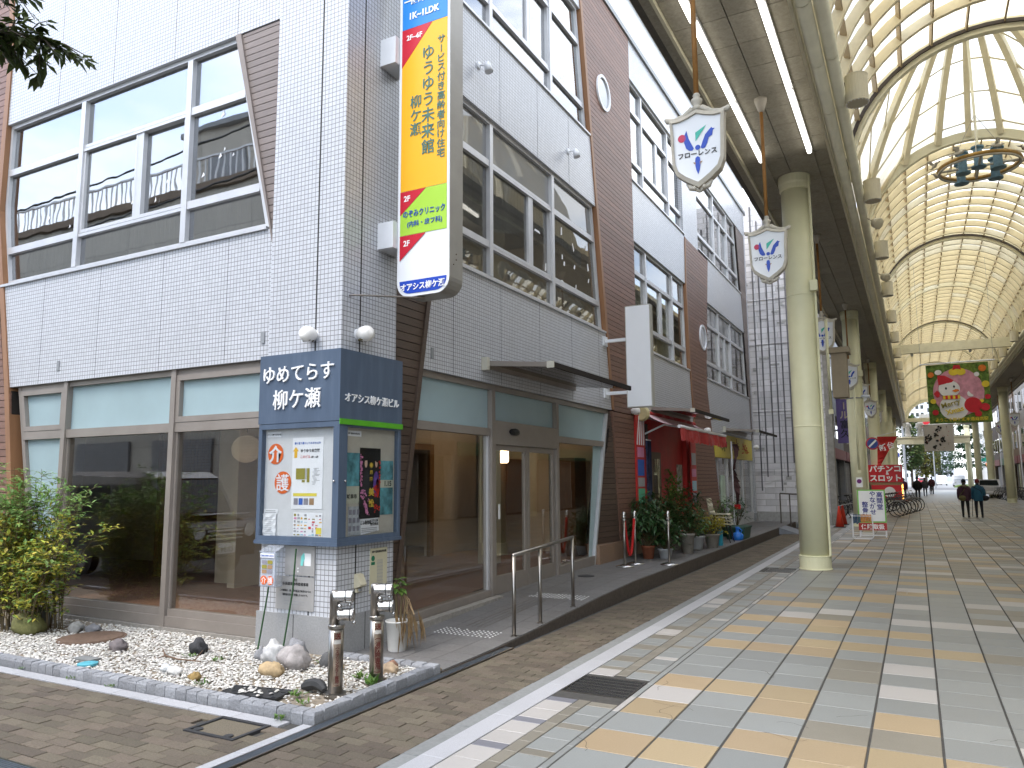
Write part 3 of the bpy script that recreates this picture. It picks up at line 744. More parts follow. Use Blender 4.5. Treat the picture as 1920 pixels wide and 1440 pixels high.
# ---- right facade tile bands
WR = lin([(6.72, 0.0), (7.39, 3.77), (7.5, 4.42), (6.62, 7.5)])
fprism(FR, [(WR(2.96), 2.96), (L1(2.96), 2.96), (L1(4.4), 4.4), (WR(4.4), 4.4)], 0, 0.22, 'wall', TILE, bld)
fprism(FR, [(6.60, 6.78), (L1(6.78), 6.78), (L1(8.085), 8.085), (6.60, 8.085)], 0, 0.22, 'wall', TILE, bld)
fprism(FR, [(6.60, 10.46), (L1(10.46), 10.46), (L1(11.38), 11.38), (6.60, 11.38)], 0, 0.22, 'wall', TILE, bld)
fprism(FR, [(6.60, 4.43), (7.49, 4.43), (7.49, 6.77), (6.60, 6.77)], 0.05, 0.22, 'wall', TILE, bld)
fprism(FR, [(6.60, 8.12), (7.49, 8.12), (7.49, 10.45), (6.60, 10.45)], 0.05, 0.22, 'wall', TILE, bld)
for (za, zb) in ((2.98, 4.435), (6.74, 8.085), (10.46, 11.38)):
    fprism(FR, [(15.055, za), (B2L(za), za), (B2L(zb), zb), (15.055, zb)], 0, 0.22, 'wall', TILE, bld)
fbox(FR, 19.2, 20.74, 8.04, 11.38, 0, 0.22, 'wall', TILE, bld)
fprism(FR, [(B2R(2.98), 2.98), (27.4, 2.98), (S3L(4.435), 4.435), (B2R(4.435), 4.435)], 0, 0.22, 'wall', TILE, bld)
fprism(FR, [(B2R(6.74), 6.74), (S3L(6.74), 6.74), (S3L(8.085), 8.085), (B2R(8.03), 8.085)], 0, 0.22, 'wall', TILE, bld)
fprism(FR, [(20.75, 10.46), (27.55, 10.46), (27.55, 11.38), (20.75, 11.38)], 0, 0.22, 'wall', TILE, bld)
fbox(FR, 27.56, 27.78, 0.45, 11.38, -0.01, 0.3, 'corner_pier', TILE, bld)
fbox(FR, 27.54, 27.80, -0.1, 0.45, -0.03, 0.3, 'plinth', PLINTH, bld)
for u in (7.9, 9.15, 10.4, 11.65, 12.9):
    for za, zb in ((2.97, 4.39), (6.79, 8.08)):
        if u < L1(zb) - 0.1: fbox(FR, u - 0.004, u + 0.004, za, zb, -0.0015, 0.003, 'movement_joint', JT, bld)
for u in (-10.2, -9.0, -7.8, -6.7):
    for za, zb in ((2.96, 4.39), (6.87, 11.3)): fbox(FL, u - 0.003, u + 0.003, za, zb, -0.0015, 0.003, 'movement_joint', JT, bld)
# parapet with rail and capping
fbox(FR, 12.2, 28.0, 11.36, 11.47, -0.05, 0.25, 'rail', GREYM, bld)
PAR = gridmat('white ribbed parapet panel', (0.66, 0.67, 0.68), (0.5, 0.5, 0.5), 0.10, 40.0, 0.004, 0.4, 0.02, bump=0.4)
fbox(FR, 6.6, 28.0, 11.471, 12.45, 0.02, 0.25, 'parapet', PAR, bld)
fbox(FR, 6.6, 28.05, 12.451, 12.62, -0.05, 0.3, 'capping', GREYM, bld)
fbox(FL, -14.5, -5.3, 11.4, 12.6, 0.02, 0.25, 'parapet', PAR, bld)

# ---- brown board panels on the right facade
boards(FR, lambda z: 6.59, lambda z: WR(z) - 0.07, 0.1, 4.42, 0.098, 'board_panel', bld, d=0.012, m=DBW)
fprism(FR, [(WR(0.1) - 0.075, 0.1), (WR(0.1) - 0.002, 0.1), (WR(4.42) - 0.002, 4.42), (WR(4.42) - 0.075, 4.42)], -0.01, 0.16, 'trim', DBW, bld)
G1 = lin([(12.62, 0.14), (13.42, 2.94)]); G2 = lin([(13.80, 0.36), (13.50, 2.94)])
boards(FR, lambda z: L1(z) + 0.10, lambda z: 15.04, 2.95, 11.35, 0.098, 'board_panel', bld, d=-0.015)
boards(FR, lambda z: G2(z) + 0.02, lambda z: 15.04, 0.5, 2.94, 0.098, 'board_panel', bld, d=-0.015)
def FRt(u, z, d=0):  # lower facet turns inwards to its left edge
    k = max(0.0, min(1.0, (G2(z) - u) / max(0.05, G2(z) - G1(z)))); return (XR - d - 0.16 * k, u, z)
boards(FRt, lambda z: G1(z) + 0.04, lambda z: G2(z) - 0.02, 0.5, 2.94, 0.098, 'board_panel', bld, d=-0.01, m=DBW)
fprism(FR, [(G2(0.5) - 0.02, 0.5), (G2(0.5) + 0.02, 0.5), (G2(2.94) + 0.02, 2.94), (G2(2.94) - 0.02, 2.94)], -0.022, 0.05, 'trim', BROWN, bld)
fprism(FR, [(G1(0.14) - 0.02, 0.14), (G1(0.14) + 0.05, 0.14), (G1(2.94) + 0.05, 2.94), (G1(2.94) - 0.02, 2.94)], 0.06, 0.2, 'trim', BRONZE, bld)
PINK = mat('pink brown granite base', (0.26, 0.17, 0.115), 0.5, 0.2, 50, dirt=0.3)
for u0, u1 in ((12.66, 13.4), (13.41, 14.2), (14.21, 15.05)): fbox(FR, u0, u1, 0.1, 0.49, -0.03, 0.2, 'base_slab', PINK, bld)
for (za, zb) in ((2.97, 11.35),):
    fprism(FR, [(L1(za), za), (L1(za) + 0.105, za), (L1(zb) + 0.105, zb), (L1(zb), zb)], -0.02, 0.17, 'trim', TRIM, bld)
boards(FR, lambda z: B2L(z) + 0.08, B2R, 0.3, 8.03, 0.098, 'board_panel', bld, d=-0.015)
for za, zb in ((0.3, 3.1), (3.1, 4.65), (4.65, 6.72), (6.72, 8.03)):
    fprism(FR, [(B2L(za), za), (B2L(za) + 0.085, za), (B2L(zb) + 0.085, zb - 0.001), (B2L(zb), zb - 0.001)], -0.02, 0.17, 'trim', TRIM, bld)
boards(FR, lambda z: S3L(z) + 0.02, lambda z: 27.55, 2.98, 10.41, 0.098, 'board_panel', bld, d=-0.012, m=mat('grey brown weatherboard', (0.135, 0.115, 0.10), 0.6, 0.15, 5, stretch=(1, 1, 14), island=0.1))
# round porthole windows with white rims
def porthole(u, z, ru, rz, sl):
    w = part('porthole_window', bld); n = 32
    def ring(s, d): return [FR(u + s * ru * math.cos(2 * math.pi * k / n), z + s * rz * math.sin(2 * math.pi * k / n) + sl * math.cos(2 * math.pi * k / n), d) for k in range(n)]
    b = MB(); a, o, c = ring(1.0, -0.05), ring(0.84, -0.05), ring(0.84, 0.02)
    e = ring(1.0, 0.0)
    b.add(a + o + c + e, [(i, (i + 1) % n, n + (i + 1) % n, n + i) for i in range(n)] + [(n + i, n + (i + 1) % n, 2 * n + (i + 1) % n, 2 * n + i) for i in range(n)] + [(3 * n + i, 3 * n + (i + 1) % n, (i + 1) % n, i) for i in range(n)])
    b.build('frame', WHITEM, w)
    b = MB(); b.add(ring(0.85, -0.022), [tuple(range(n))]); b.build('pane', glass('porthole glass', (0.3, 0.33, 0.34), 2.6, film=0.5, filmcol=(0.55, 0.58, 0.6)) if 'porthole glass' not in MATS else MATS['porthole glass'], w)
porthole(13.38, 9.28, 0.36, 0.36, 0.0); porthole(20.8, 5.56, 0.36, 0.36, 0.0)
# small wall spotlights
for y, z in ((8.53, 7.34), (11.62, 7.31)):
    s_ = part('spotlight', bld)
    MB().lathe([(0.055, 0), (0.055, 0.02), (0.02, 0.03)], (XR, y, z + 0.06), 12, axis=(1, 0, 0)).build('mount', WHITEM, s_)
    MB().tube([(XR + 0.02, y, z + 0.06), (XR + 0.14, y, z + 0.04)], 0.012, 8).build('arm', WHITEM, s_)
    MB().lathe([(0.035, -0.02), (0.05, 0.02), (0.06, 0.13), (0.05, 0.13)], (XR + 0.14, y, z + 0.05), 14, axis=(0.25, 0, -1)).build('housing', WHITEM, s_, True)

# ---- ground floor glazing, left facade
gw = part('shop_window', bld)
F0 = lambda z: LE(z) + 0.0
GL = lin([(-10.05, 0.05), (-10.73, 2.95)])
zb, zt = 0.06, 2.95
for (u0, u1) in ((GL(0.1), -9.66), (-9.58, -7.59), (-7.51, -5.9)):
    fbox(FL, u0, u1, zb, 0.17, 0.03, 0.16, 'frame', BRONZE, gw); fbox(FL, u0 + 0.01, u1 - 0.005, 0.171, 0.245, 0.05, 0.14, 'frame', BRONZE, gw)
    fbox(FL, u0 if u0 > -10 else GL(2.27) + 0.06, u1, 2.225, 2.33, 0.04, 0.15, 'transom', BRONZE, gw)
    fbox(FL, u0 if u0 > -10 else GL(2.9) + 0.06, u1, 2.885, zt, 0.05, 0.15, 'frame', BRONZE, gw)
for u in (-9.62, -7.55): fbox(FL, u - 0.04, u + 0.04, -0.02, zt, 0.02, 0.165, 'mullion', BRONZE, gw)
slant(FL, [(GL(0.06), 0.06), (GL(2.95), 2.95)], 0.07, gw, BRONZE, 0.045, 0.155, 1)
for (u0, u1) in ((-9.58, -7.59), (-7.51, -5.9)):
    fbox(FL, u0 + 0.001, u0 + 0.03, 0.246, 2.224, 0.06, 0.13, 'frame', BRONZE, gw); fbox(FL, u1 - 0.03, u1 - 0.001, 0.246, 2.224, 0.06, 0.13, 'frame', BRONZE, gw)
    pane(FL, [(u0 + 0.03, 0.24), (u1 - 0.03, 0.24), (u1 - 0.03, 2.23), (u0 + 0.03, 2.23)], CLEAR, gw, 0.09)
pane(FL, [(GL(0.24) + 0.07, 0.24), (-9.665, 0.24), (-9.665, 2.23), (GL(2.23) + 0.07, 2.23)], FROST, gw, 0.09)
pane(FL, [(GL(2.33) + 0.07, 2.33), (-9.665, 2.33), (-9.665, 2.89), (GL(2.89) + 0.07, 2.89)], FROST, gw, 0.09)
pane(FL, [(-9.58, 2.33), (-7.59, 2.33), (-7.59, 2.89), (-9.58, 2.89)], FROST, gw, 0.10)
pane(FL, [(-7.51, 2.33), (-5.9, 2.33), (-5.9, 2.89), (-7.51, 2.89)], FROST, gw, 0.09)
for (u0, u1) in ((-10.62, -9.665), (-7.51, -5.9)):   # opening lights have a second frame
    a = GL(2.35) + 0.075 if u0 < -10 else u0
    for q in ((a, u1, 2.335, 2.40), (a - (0.12 if u0 < -10 else 0), u1, 2.82, 2.884), (u1 - 0.06, u1, 2.401, 2.819)): fbox(FL, *q, 0.035, 0.11, 'sash', BRONZE, gw)
    if u0 < -10: slant(FL, [(GL(2.40) + 0.072, 2.401), (GL(2.82) + 0.072, 2.819)], 0.06, gw, BRONZE, 0.035, 0.11, 1)
    else: fbox(FL, a, a + 0.06, 2.401, 2.819, 0.035, 0.11, 'sash', BRONZE, gw)
fbox(FL, -10.2, -5.97, -0.08, 0.055, 0.0, 0.2, 'footing', mat('rough concrete', (0.28, 0.26, 0.23), 0.9, 0.2, 20, bump=0.5, dirt=0.4), bld)

# ---- ground floor glazing, right facade
gr = part('shop_window', bld)
GRR = lambda z: G1(z) - 0.02
fz = lambda y: rz_(y) + 0.02
segs = ((7.25, 8.92, 'fix'), (9.01, 11.02, 'door'), (11.11, None, 'fix'))
fbox(FR, 7.22, 13.4, 2.88, 2.955, 0.05, 0.15, 'frame', BRONZE, gr)
for u in (8.965, 11.065): fbox(FR, u - 0.045, u + 0.045, 0.05, 2.879, 0.02, 0.17, 'mullion', BRONZE, gr)
slant(FR, [(GRR(0.14), 0.14), (GRR(2.88), 2.88)], 0.06, gr, ALU, 0.03, 0.15, -1)
wl = lambda z: WR(z) + 0.005
slant(FR, [(wl(0.05), 0.05), (wl(2.88), 2.88)], 0.05, gr, BRONZE, 0.05, 0.15, 1)
fprism(FR, [(wl(2.25) + .05, 2.25), (8.915, 2.25), (8.915, 2.35), (wl(2.35) + .05, 2.35)], 0.04, 0.15, 'transom', BRONZE, gr)
fprism(FR, [(11.115, 2.25), (GRR(2.25) - .06, 2.25), (GRR(2.35) - .06, 2.35), (11.115, 2.35)], 0.04, 0.15, 'transom', BRONZE, gr)
pane(FR, [(wl(2.36) + .05, 2.355), (8.915, 2.355), (8.915, 2.88), (wl(2.88) + .05, 2.88)], FROST, gr, 0.09)
pane(FR, [(9.015, 2.47), (11.015, 2.47), (11.015, 2.88), (9.015, 2.88)], FROST, gr, 0.09)
pane(FR, [(11.115, 2.355), (GRR(2.36) - .06, 2.355), (GRR(2.88) - .06, 2.88), (11.115, 2.88)], FROST, gr, 0.09)
fprism(FR, [(wl(0.05) + .0, -0.02), (8.915, 0.03), (8.915, 0.21), (wl(0.2) + .05, 0.16)], 0.03, 0.16, 'frame', BRONZE, gr)
fprism(FR, [(11.115, 0.14), (GRR(0.2) - .06, 0.17), (GRR(0.3) - .06, 0.32), (11.115, 0.29)], 0.03, 0.16, 'frame', BRONZE, gr)
pane(FR, [(wl(0.16) + .05, 0.16), (8.87, 0.21), (8.87, 2.25), (wl(2.25) + .05, 2.25)], CLEAR, gr, 0.09)
pane(FR, [(11.16, 0.28), (12.45, 0.30), (12.75, 2.25), (11.16, 2.25)], CLEAR, gr, 0.09)
pane(FR, [(12.455, 0.30), (GRR(0.3) - .065, 0.31), (GRR(2.25) - .065, 2.25), (12.755, 2.25)], FROST, gr, 0.09)
fbox(FR, 8.872, 8.914, 0.211, 2.249, 0.06, 0.13, 'frame', ALU, gr); fbox(FR, 11.116, 11.158, 0.291, 2.249, 0.06, 0.13, 'frame', BRONZE, gr)
dr = part('sliding_door', bld)
fbox(FR, 9.012, 11.018, 2.14, 2.465, 0.02, 0.15, 'header', BRONZE, dr)
for (a, b_) in ((9.03, 10.03), (10.05, 11.0)):
    fbox(FR, a, a + 0.07, 0.12, 2.139, 0.06, 0.11, 'frame', BRONZE, dr); fbox(FR, b_ - 0.07, b_, 0.12, 2.139, 0.06, 0.11, 'frame', BRONZE, dr)
    fbox(FR, a + 0.071, b_ - 0.071, 2.06, 2.138, 0.06, 0.11, 'frame', BRONZE, dr); fbox(FR, a + 0.071, b_ - 0.071, 0.12, 0.36, 0.06, 0.11, 'kick_rail', BRONZE, dr)
    pane(FR, [(a + 0.072, 0.36), (b_ - 0.072, 0.36), (b_ - 0.072, 2.06), (a + 0.072, 2.06)], CLEAR, dr, 0.08)
fbox(FR, 9.16, 9.20, 1.12, 1.32, 0.055, 0.065, 'sticker', WHITE, dr)
b = MB(); b.lathe([(0.10, 0), (0.10, 0.03), (0.05, 0.05)], (XR - 0.02, 9.55, 2.33), 16, axis=(1, 0, 0), sx=0.5, sy=1.4); b.build('sensor', BLACK, dr)
fbox(FR, 6.7, 13.0, -0.08, 0.045, -0.02, 0.2, 'threshold', MATS['rough concrete'], bld)
b = MB(); b.prism([(-4.93, 6.7, -0.02), (-4.93, 9.0, 0.02), (-4.93, 9.0, 0.13), (-4.93, 6.7, 0.08)], [(-5.04, 6.7, -0.02), (-5.04, 9.0, 0.02), (-5.04, 9.0, 0.13), (-5.04, 6.7, 0.08)]); b.build('door_step', MATS['rough concrete'], bld)

# ---- shell, floors and rooms behind the glass
INW = mat('beige interior wallpaper', (0.72, 0.62, 0.48), 0.8, 0.05, 4)
CARP = mat('red brown carpet', (0.37, 0.215, 0.155), 0.95, 0.2, 60)
WOOD = mat('dark interior wood', (0.16, 0.075, 0.03), 0.45, 0.3, 6, stretch=(6, 6, 1))
WOODL = mat('honey wood frame', (0.30, 0.16, 0.06), 0.45, 0.2, 6, stretch=(6, 6, 1))
CEIL = mat('off white ceiling board', (0.55, 0.54, 0.52), 0.9, 0.05, 3)
MB().box(-16.2, -16.0, 6.0, 27.8, 0, 11.4).build('rear_wall', CEIL, bld)
MB().box(-16.0, -5.06, 27.6, 27.78, 0, 11.4).build('end_wall', INW, bld)
MB().box(-16.0, -5.06, 5.98, 27.58, 11.2, 11.38).build('roof_slab', CEIL, bld)
MB().box(-16.0, -5.26, 6.03, 27.58, -0.05, 0.10).build('floor', CARP, bld)
MB().box(-16.0, -5.26, 6.03, 27.58, 2.97, 4.1).build('floor', CEIL, bld)
MB().box(-16.0, -5.26, 6.03, 27.58, 6.95, 7.95).build('floor', CEIL, bld)
MB().box(-16.0, -11.6, 5.93, 6.02, 0.0, 11.2).build('side_wall', INW, bld)
# ground floor rooms
b = MB()
b.box(-9.1, -8.95, 8.1, 10.55, 0.1, 2.97).box(-9.1, -8.95, 13.2, 15.2, 0.1, 2.97).box(-9.1, -8.95, 10.56, 13.19, 2.35, 2.97)
b.box(-16, -9.11, 10.2, 10.35, 0.1, 2.97).box(-11.2, -8.95, 15.05, 15.2, 0.1, 2.97).box(-16.0, -5.3, 15.21, 15.3, 0.1, 2.97)
b.build('partition', INW, bld)
b = MB(); b.box(-8.97, -8.90, 10.5, 10.62, 0.1, 2.40).box(-8.97, -8.90, 13.1, 13.25, 0.1, 2.40).box(-8.97, -8.90, 10.621, 13.099, 2.28, 2.40); b.build('door_frame', WOODL, bld)
MB().box(-11.3, -11.2, 8.5, 15.0, 0.1, 2.97).build('wood_screen', WOOD, bld)
MB().box(-10.9, -9.4, 10.12, 10.19, 0.1, 2.4).build('wood_door', WOOD, bld)
MB().box(-13.2, -11.6, 10.12, 10.19, 0.1, 2.5).build('wood_door', WOOD, bld)
MB().box(-11.55, -11.35, 10.10, 10.19, 0.1, 2.97).build('wood_post', WOODL, bld)
for (x, y) in ((-9.6, 8.6), (-7.0, 8.55), (-7.2, 12.6)): MB().box(x - 0.16, x + 0.16, y - 0.16, y + 0.16, 0.1, 2.97).build('interior_column', INW, bld)
for (x0, x1, y0, y1) in ((-8.0, -7.7, 13.8, 15.0), (-6.6, -6.2, 14.4, 15.0)): MB().box(x0, x1, y0, y1, 0.1, 2.1).build('wood_cabinet', WOOD, bld)
# upper rooms: partitions, ceiling lights, blinds
MB().box(-16, -5.3, 14.95, 15.05, 4.1, 6.95).box(-16, -5.3, 19.9, 20.0, 4.1, 6.95).box(-11.0, -10.9, 10.0, 14.9, 4.1, 6.95).box(-16, -5.3, 14.95, 15.05, 7.95, 11.2).box(-16, -5.3, 19.9, 20.0, 7.95, 11.2).build('partition', INW, bld)
b = MB(); b.box(-16, -11.01, 10.0, 10.1, 4.1, 6.95); b.build('partition', INW, bld)
TUBE = emit('lit fluorescent tube', (1.0, 0.97, 0.90), 14)
for (x, y, z, L, ax) in ((-6.6, 9.2, 6.88, 1.2, 'y'), (-7.4, 12.4, 6.88, 1.2, 'y')):
    MB().box(x - 0.07, x + 0.07, y - L / 2, y + L / 2, z, z + 0.06).build('ceiling_light', TUBE, bld)
MB().lathe([(0.10, 0), (0.12, 0.04), (0.12, 0.22), (0.10, 0.26)], (-7.45, 13.6, 2.0), 16).build('lantern', emit('lit paper lantern', (1.0, 0.74, 0.46), 7.0), bld, True)
MB().ball((-8.15, 7.5, 2.1), (0.2, 0.2, 0.19), 18, 12).build('paper_globe', emit('paper globe added glow', (0.55, 0.45, 0.33), 0.12), bld, True); MB().tube([(-8.15, 7.5, 2.33), (-8.15, 7.5, 2.97)], 0.008, 6).build('lantern_cord', BLACK, bld)  # the globe itself is unlit; its faint glow is added
MB().tube([(-7.45, 13.6, 2.26), (-7.45, 13.6, 2.97)], 0.008, 6).build('lantern_cord', BLACK, bld)
BL = mat('grey vertical blind', (0.58, 0.58, 0.55), 0.8, 0.05, 3, island=0.08)
bp_ = part('vertical_blind', bld)
for i in range(52):
    y = 7.7 + i * 0.1; MB().box(-5.36, -5.345, y, y + 0.088, 5.85 - 0.55 * (0.5 + 0.5 * math.sin(i * 0.12)), 6.75).build('slat', BL, bp_)
bp_ = part('vertical_blind', bld)
for i in range(60):
    x = -11.2 + i * 0.085; MB().box(x, x + 0.075, 6.05, 6.06, 4.45, 5.05 + 0.1 * math.sin(i * 0.3)).build('slat', BL, bp_)
bp_ = part('curtain', bld)
CUR = mat('pale green curtain', (0.56, 0.60, 0.54), 0.9, 0.1, 5, stretch=(1, 8, 1))
for (y0, y1, z0, z1) in ((15.2, 17.2, 4.5, 6.7), (18.2, 19.1, 5.3, 6.7), (21.5, 23.0, 4.6, 6.7), (24.9, 26.5, 5.0, 6.7), (15.2, 19.1, 8.2, 10.4), (21.0, 24.0, 8.2, 9.2)):
    b = MB(); n = int((y1 - y0) / 0.08)
    pts = [(-5.40 + 0.03 * math.sin(k * 2.2), y0 + k * 0.08) for k in range(n)]
    for (xa, ya), (xb, yb) in zip(pts, pts[1:]): b.quad((xa, ya, z0), (xb, yb, z0), (xb, yb, z1), (xa, ya, z1))
    b.build('curtain_panel', CUR, bp_)
# rolled white cloth on the sill
rl = part('rolled_cloth', bld)
for i in range(22):
    y = 9.9 + i * 0.15
    if 10.9 < y < 11.15: continue
    b = MB(); b.ball((-5.42, y, 4.86 + 0.03 * math.sin(i * 1.7)), (0.07, 0.085, 0.13), 8, 6, jit=0.15); b.build('fold', mat('white cloth', (0.66, 0.63, 0.58), 0.9, 0.08, 8), rl, True)
# torn white sticker scraps left on the glass
sp_ = part('sticker_scraps', bld)
rs = random.Random(11)
for (y, z) in ((11.5, 5.9), (11.52, 5.45), (11.6, 5.35), (11.45, 5.0), (12.0, 5.75), (12.05, 5.4), (12.1, 5.05), (10.55, 5.62), (10.3, 5.2), (12.6, 5.9), (12.68, 5.55), (12.7, 5.3), (10.85, 5.1)):
    w, h = (0.11, 0.02) if rs.random() < 0.3 else (rs.uniform(0.02, 0.035), rs.uniform(0.04, 0.08))
    a = rs.uniform(-0.5, 0.5)
    b = MB(); P = [FR(y + math.cos(a) * du * w - math.sin(a) * dz * h, z + math.sin(a) * du * w + math.cos(a) * dz * h, 0.095) for du, dz in ((-1, -1), (1, -0.7), (0.6, 1), (-0.8, 0.8))]
    b.add(P, [(0, 1, 2, 3)]); b.build('scrap', WHITE, sp_)
for (x, z) in ((-7.0, 6.0), (-6.95, 5.55), (-7.02, 5.48), (-7.3, 5.3), (-8.15, 5.15), (-8.6, 5.2), (-7.95, 5.35), (-10.4, 5.3), (-9.9, 5.1), (-6.8, 5.45)):
    w, h = rs.uniform(0.015, 0.03), rs.uniform(0.02, 0.05)
    b = MB(); P = [FL(x + du * w, z + dz * h, 0.095) for du, dz in ((-1, -1), (1, -0.3), (0.2, 1))]
    b.add(P, [(0, 1, 2)]); b.build('scrap', WHITE, sp_)

# ---- red shop and far shop at street level
RED = mat('red painted shopfront', (0.48, 0.028, 0.024), 0.45, 0.12, 4, dirt=0.25)
sh = part('red_shopfront', bld)
fbox(FR, 15.06, 19.5, 0.1, 2.97, 0.16, 0.3, 'wall', RED, sh)
fbox(FR, 15.06, 15.25, 0.1, 2.97, 0.06, 0.158, 'side_panel', RED, sh); fbox(FR, 18.95, 19.5, 0.1, 2.97, 0.06, 0.158, 'side_panel', RED, sh)
fbox(FR, 16.25, 16.95, 0.17, 2.25, 0.12, 0.158, 'door', mat('brown shop door', (0.13, 0.07, 0.03), 0.4, 0.2, 4), sh)
fbox(FR, 16.38, 16.82, 0.9, 2.1, 0.11, 0.119, 'door_glass', CLEAR, sh)
fbox(FR, 15.35, 16.05, 2.3, 2.85, 0.12, 0.158, 'window_panel', mat('dark shop window', (0.05, 0.05, 0.05), 0.15, 0.1, 3), sh)
fbox(FR, 18.35, 18.75, 1.3, 2.0, 0.13, 0.158, 'poster', mat('shop poster', (0.35, 0.33, 0.28), 0.6, 0.6, 9), sh)
s2 = part('far_shopfront', bld)
fbox(FR, 21.9, 27.5, 2.27, 2.97, 0.02, 0.15, 'sign_board', mat('yellow shop sign', (0.62, 0.50, 0.06), 0.45, 0.05, 3), s2)
for (u0, k_) in ((22.4, 'dark green sign ink'), (24.1, 'brown sign ink'), (25.7, 'red sign ink')):   # worn, unreadable characters
    c_ = {'dark green sign ink': (0.04, 0.09, 0.05), 'brown sign ink': (0.28, 0.15, 0.04), 'red sign ink': (0.5, 0.08, 0.03)}[k_]
    for q in range(22):
        uu = u0 + rt.uniform(0, 1.1); zz_ = 2.62 + rt.uniform(-.16, .16); wv = rt.random() < 0.5
        fbox(FR, uu, uu + (0.03 if wv else 0.16), zz_, zz_ + (0.14 if wv else 0.025), 0.012 - 0.0004 * q, 0.019, 'painted_stroke', mat(k_, c_, 0.6), s2)
for u in (22.3, 23.6, 24.7, 25.9, 27.45): fbox(FR, u - 0.04, u + 0.04, 0.15, 2.26, 0.05, 0.14, 'mullion', ALU, s2)
for u0, u1 in ((22.34, 23.56), (23.64, 24.66), (24.74, 25.86), (25.94, 27.41)): pane(FR, [(u0, 0.5), (u1, 0.5), (u1, 2.26), (u0, 2.26)], CLEAR, s2, 0.09); fbox(FR, u0, u1, 0.15, 0.495, 0.06, 0.13, 'kick_panel', ALU, s2)
fbox(FR, 22.7, 23.3, 0.9, 1.75, 0.075, 0.085, 'notice', mat('white green notice', (0.5, 0.62, 0.5), 0.5, 0.3, 3), s2)
# ================================================================ ARCADE
AX = 1.81                        # centre line of the arcade
YA, YB = 3.0, 98.0              # roof begins and ends
SOF = mat('grey beige soffit board', (0.33, 0.305, 0.245), 0.85, 0.16, 25, island=0.06, dirt=0.3, dscale=2.5, dirtcol=(0.10, 0.085, 0.06))
SOFJ = mat('soffit joint', (0.07, 0.06, 0.05), 0.9)
# columns
def column(x, y, label):
    t = thing('arcade_column', label, 'column', (x, y, 0), 'yellow arcade columns')
    MB().lathe([(0.292, 0.0), (0.292, 0.012), (0.277, 0.02), (0.277, 0.22), (0.283, 0.228), (0.283, 0.242), (0.262, 0.25)], (x, y, 0), 28).build('base_ring', COLUMN, t, False)
    MB().lathe([(0.258, 0.24), (0.258, 2.585), (0.258, 2.6), (0.262, 2.602), (0.262, 2.61), (0.258, 2.612), (0.258, 2.627), (0.258, 5.085), (0.258, 5.1), (0.262, 5.102), (0.262, 5.11), (0.258, 5.112), (0.258, 5.127), (0.257, 7.2)], (x, y, 0), 32).build('shaft', COLUMN, t, True)
    MB().lathe([(0.257, 7.2), (0.285, 7.22), (0.285, 7.30), (0.30, 7.34), (0.30, 7.49)], (x, y, 0), 28).build('capital', COLUMN, t)
    MB().tube([(x + 0.275, y - 0.12, 0.25), (x + 0.275, y - 0.12, 7.45)], 0.022, 8).build('drain_pipe', COLUMN, t)
    MB().box(x + 0.20, x + 0.33, y - 0.24, y - 0.12, 5.15, 5.35).build('junction_box', COLUMN, t)
    for k in range(8):
        a = k * math.pi / 4 + 0.2; MB().ball((x + 0.278 * math.cos(a), y + 0.278 * math.sin(a), 0.2), 0.010, 6, 4).build('bolt', COLUMN, t)
    return t
ordl = ['nearest', 'second', 'third', 'fourth', 'fifth', 'sixth', 'seventh']
c0 = column(-1.735, 15.1, 'tall pale yellow round arcade column nearest the camera')
for i in range(1, 6): copy_tree(c0, (-1.735, 15.1 + 13.7 * i, 0), '%s pale yellow round column of the row on the left side' % ordl[i])
for i in range(3, 7): copy_tree(c0, (2 * AX + 1.735, 17.4 + 13.7 * i, 0), '%s visible pale yellow round column of the row on the right side' % ordl[i - 3].replace('nearest', 'first'))
for i in range(0, 3): copy_tree(c0, (2 * AX + 1.735, 17.4 + 13.7 * i, 0), 'pale yellow round column on the right, outside the picture edge', 'columns beyond the right picture edge')

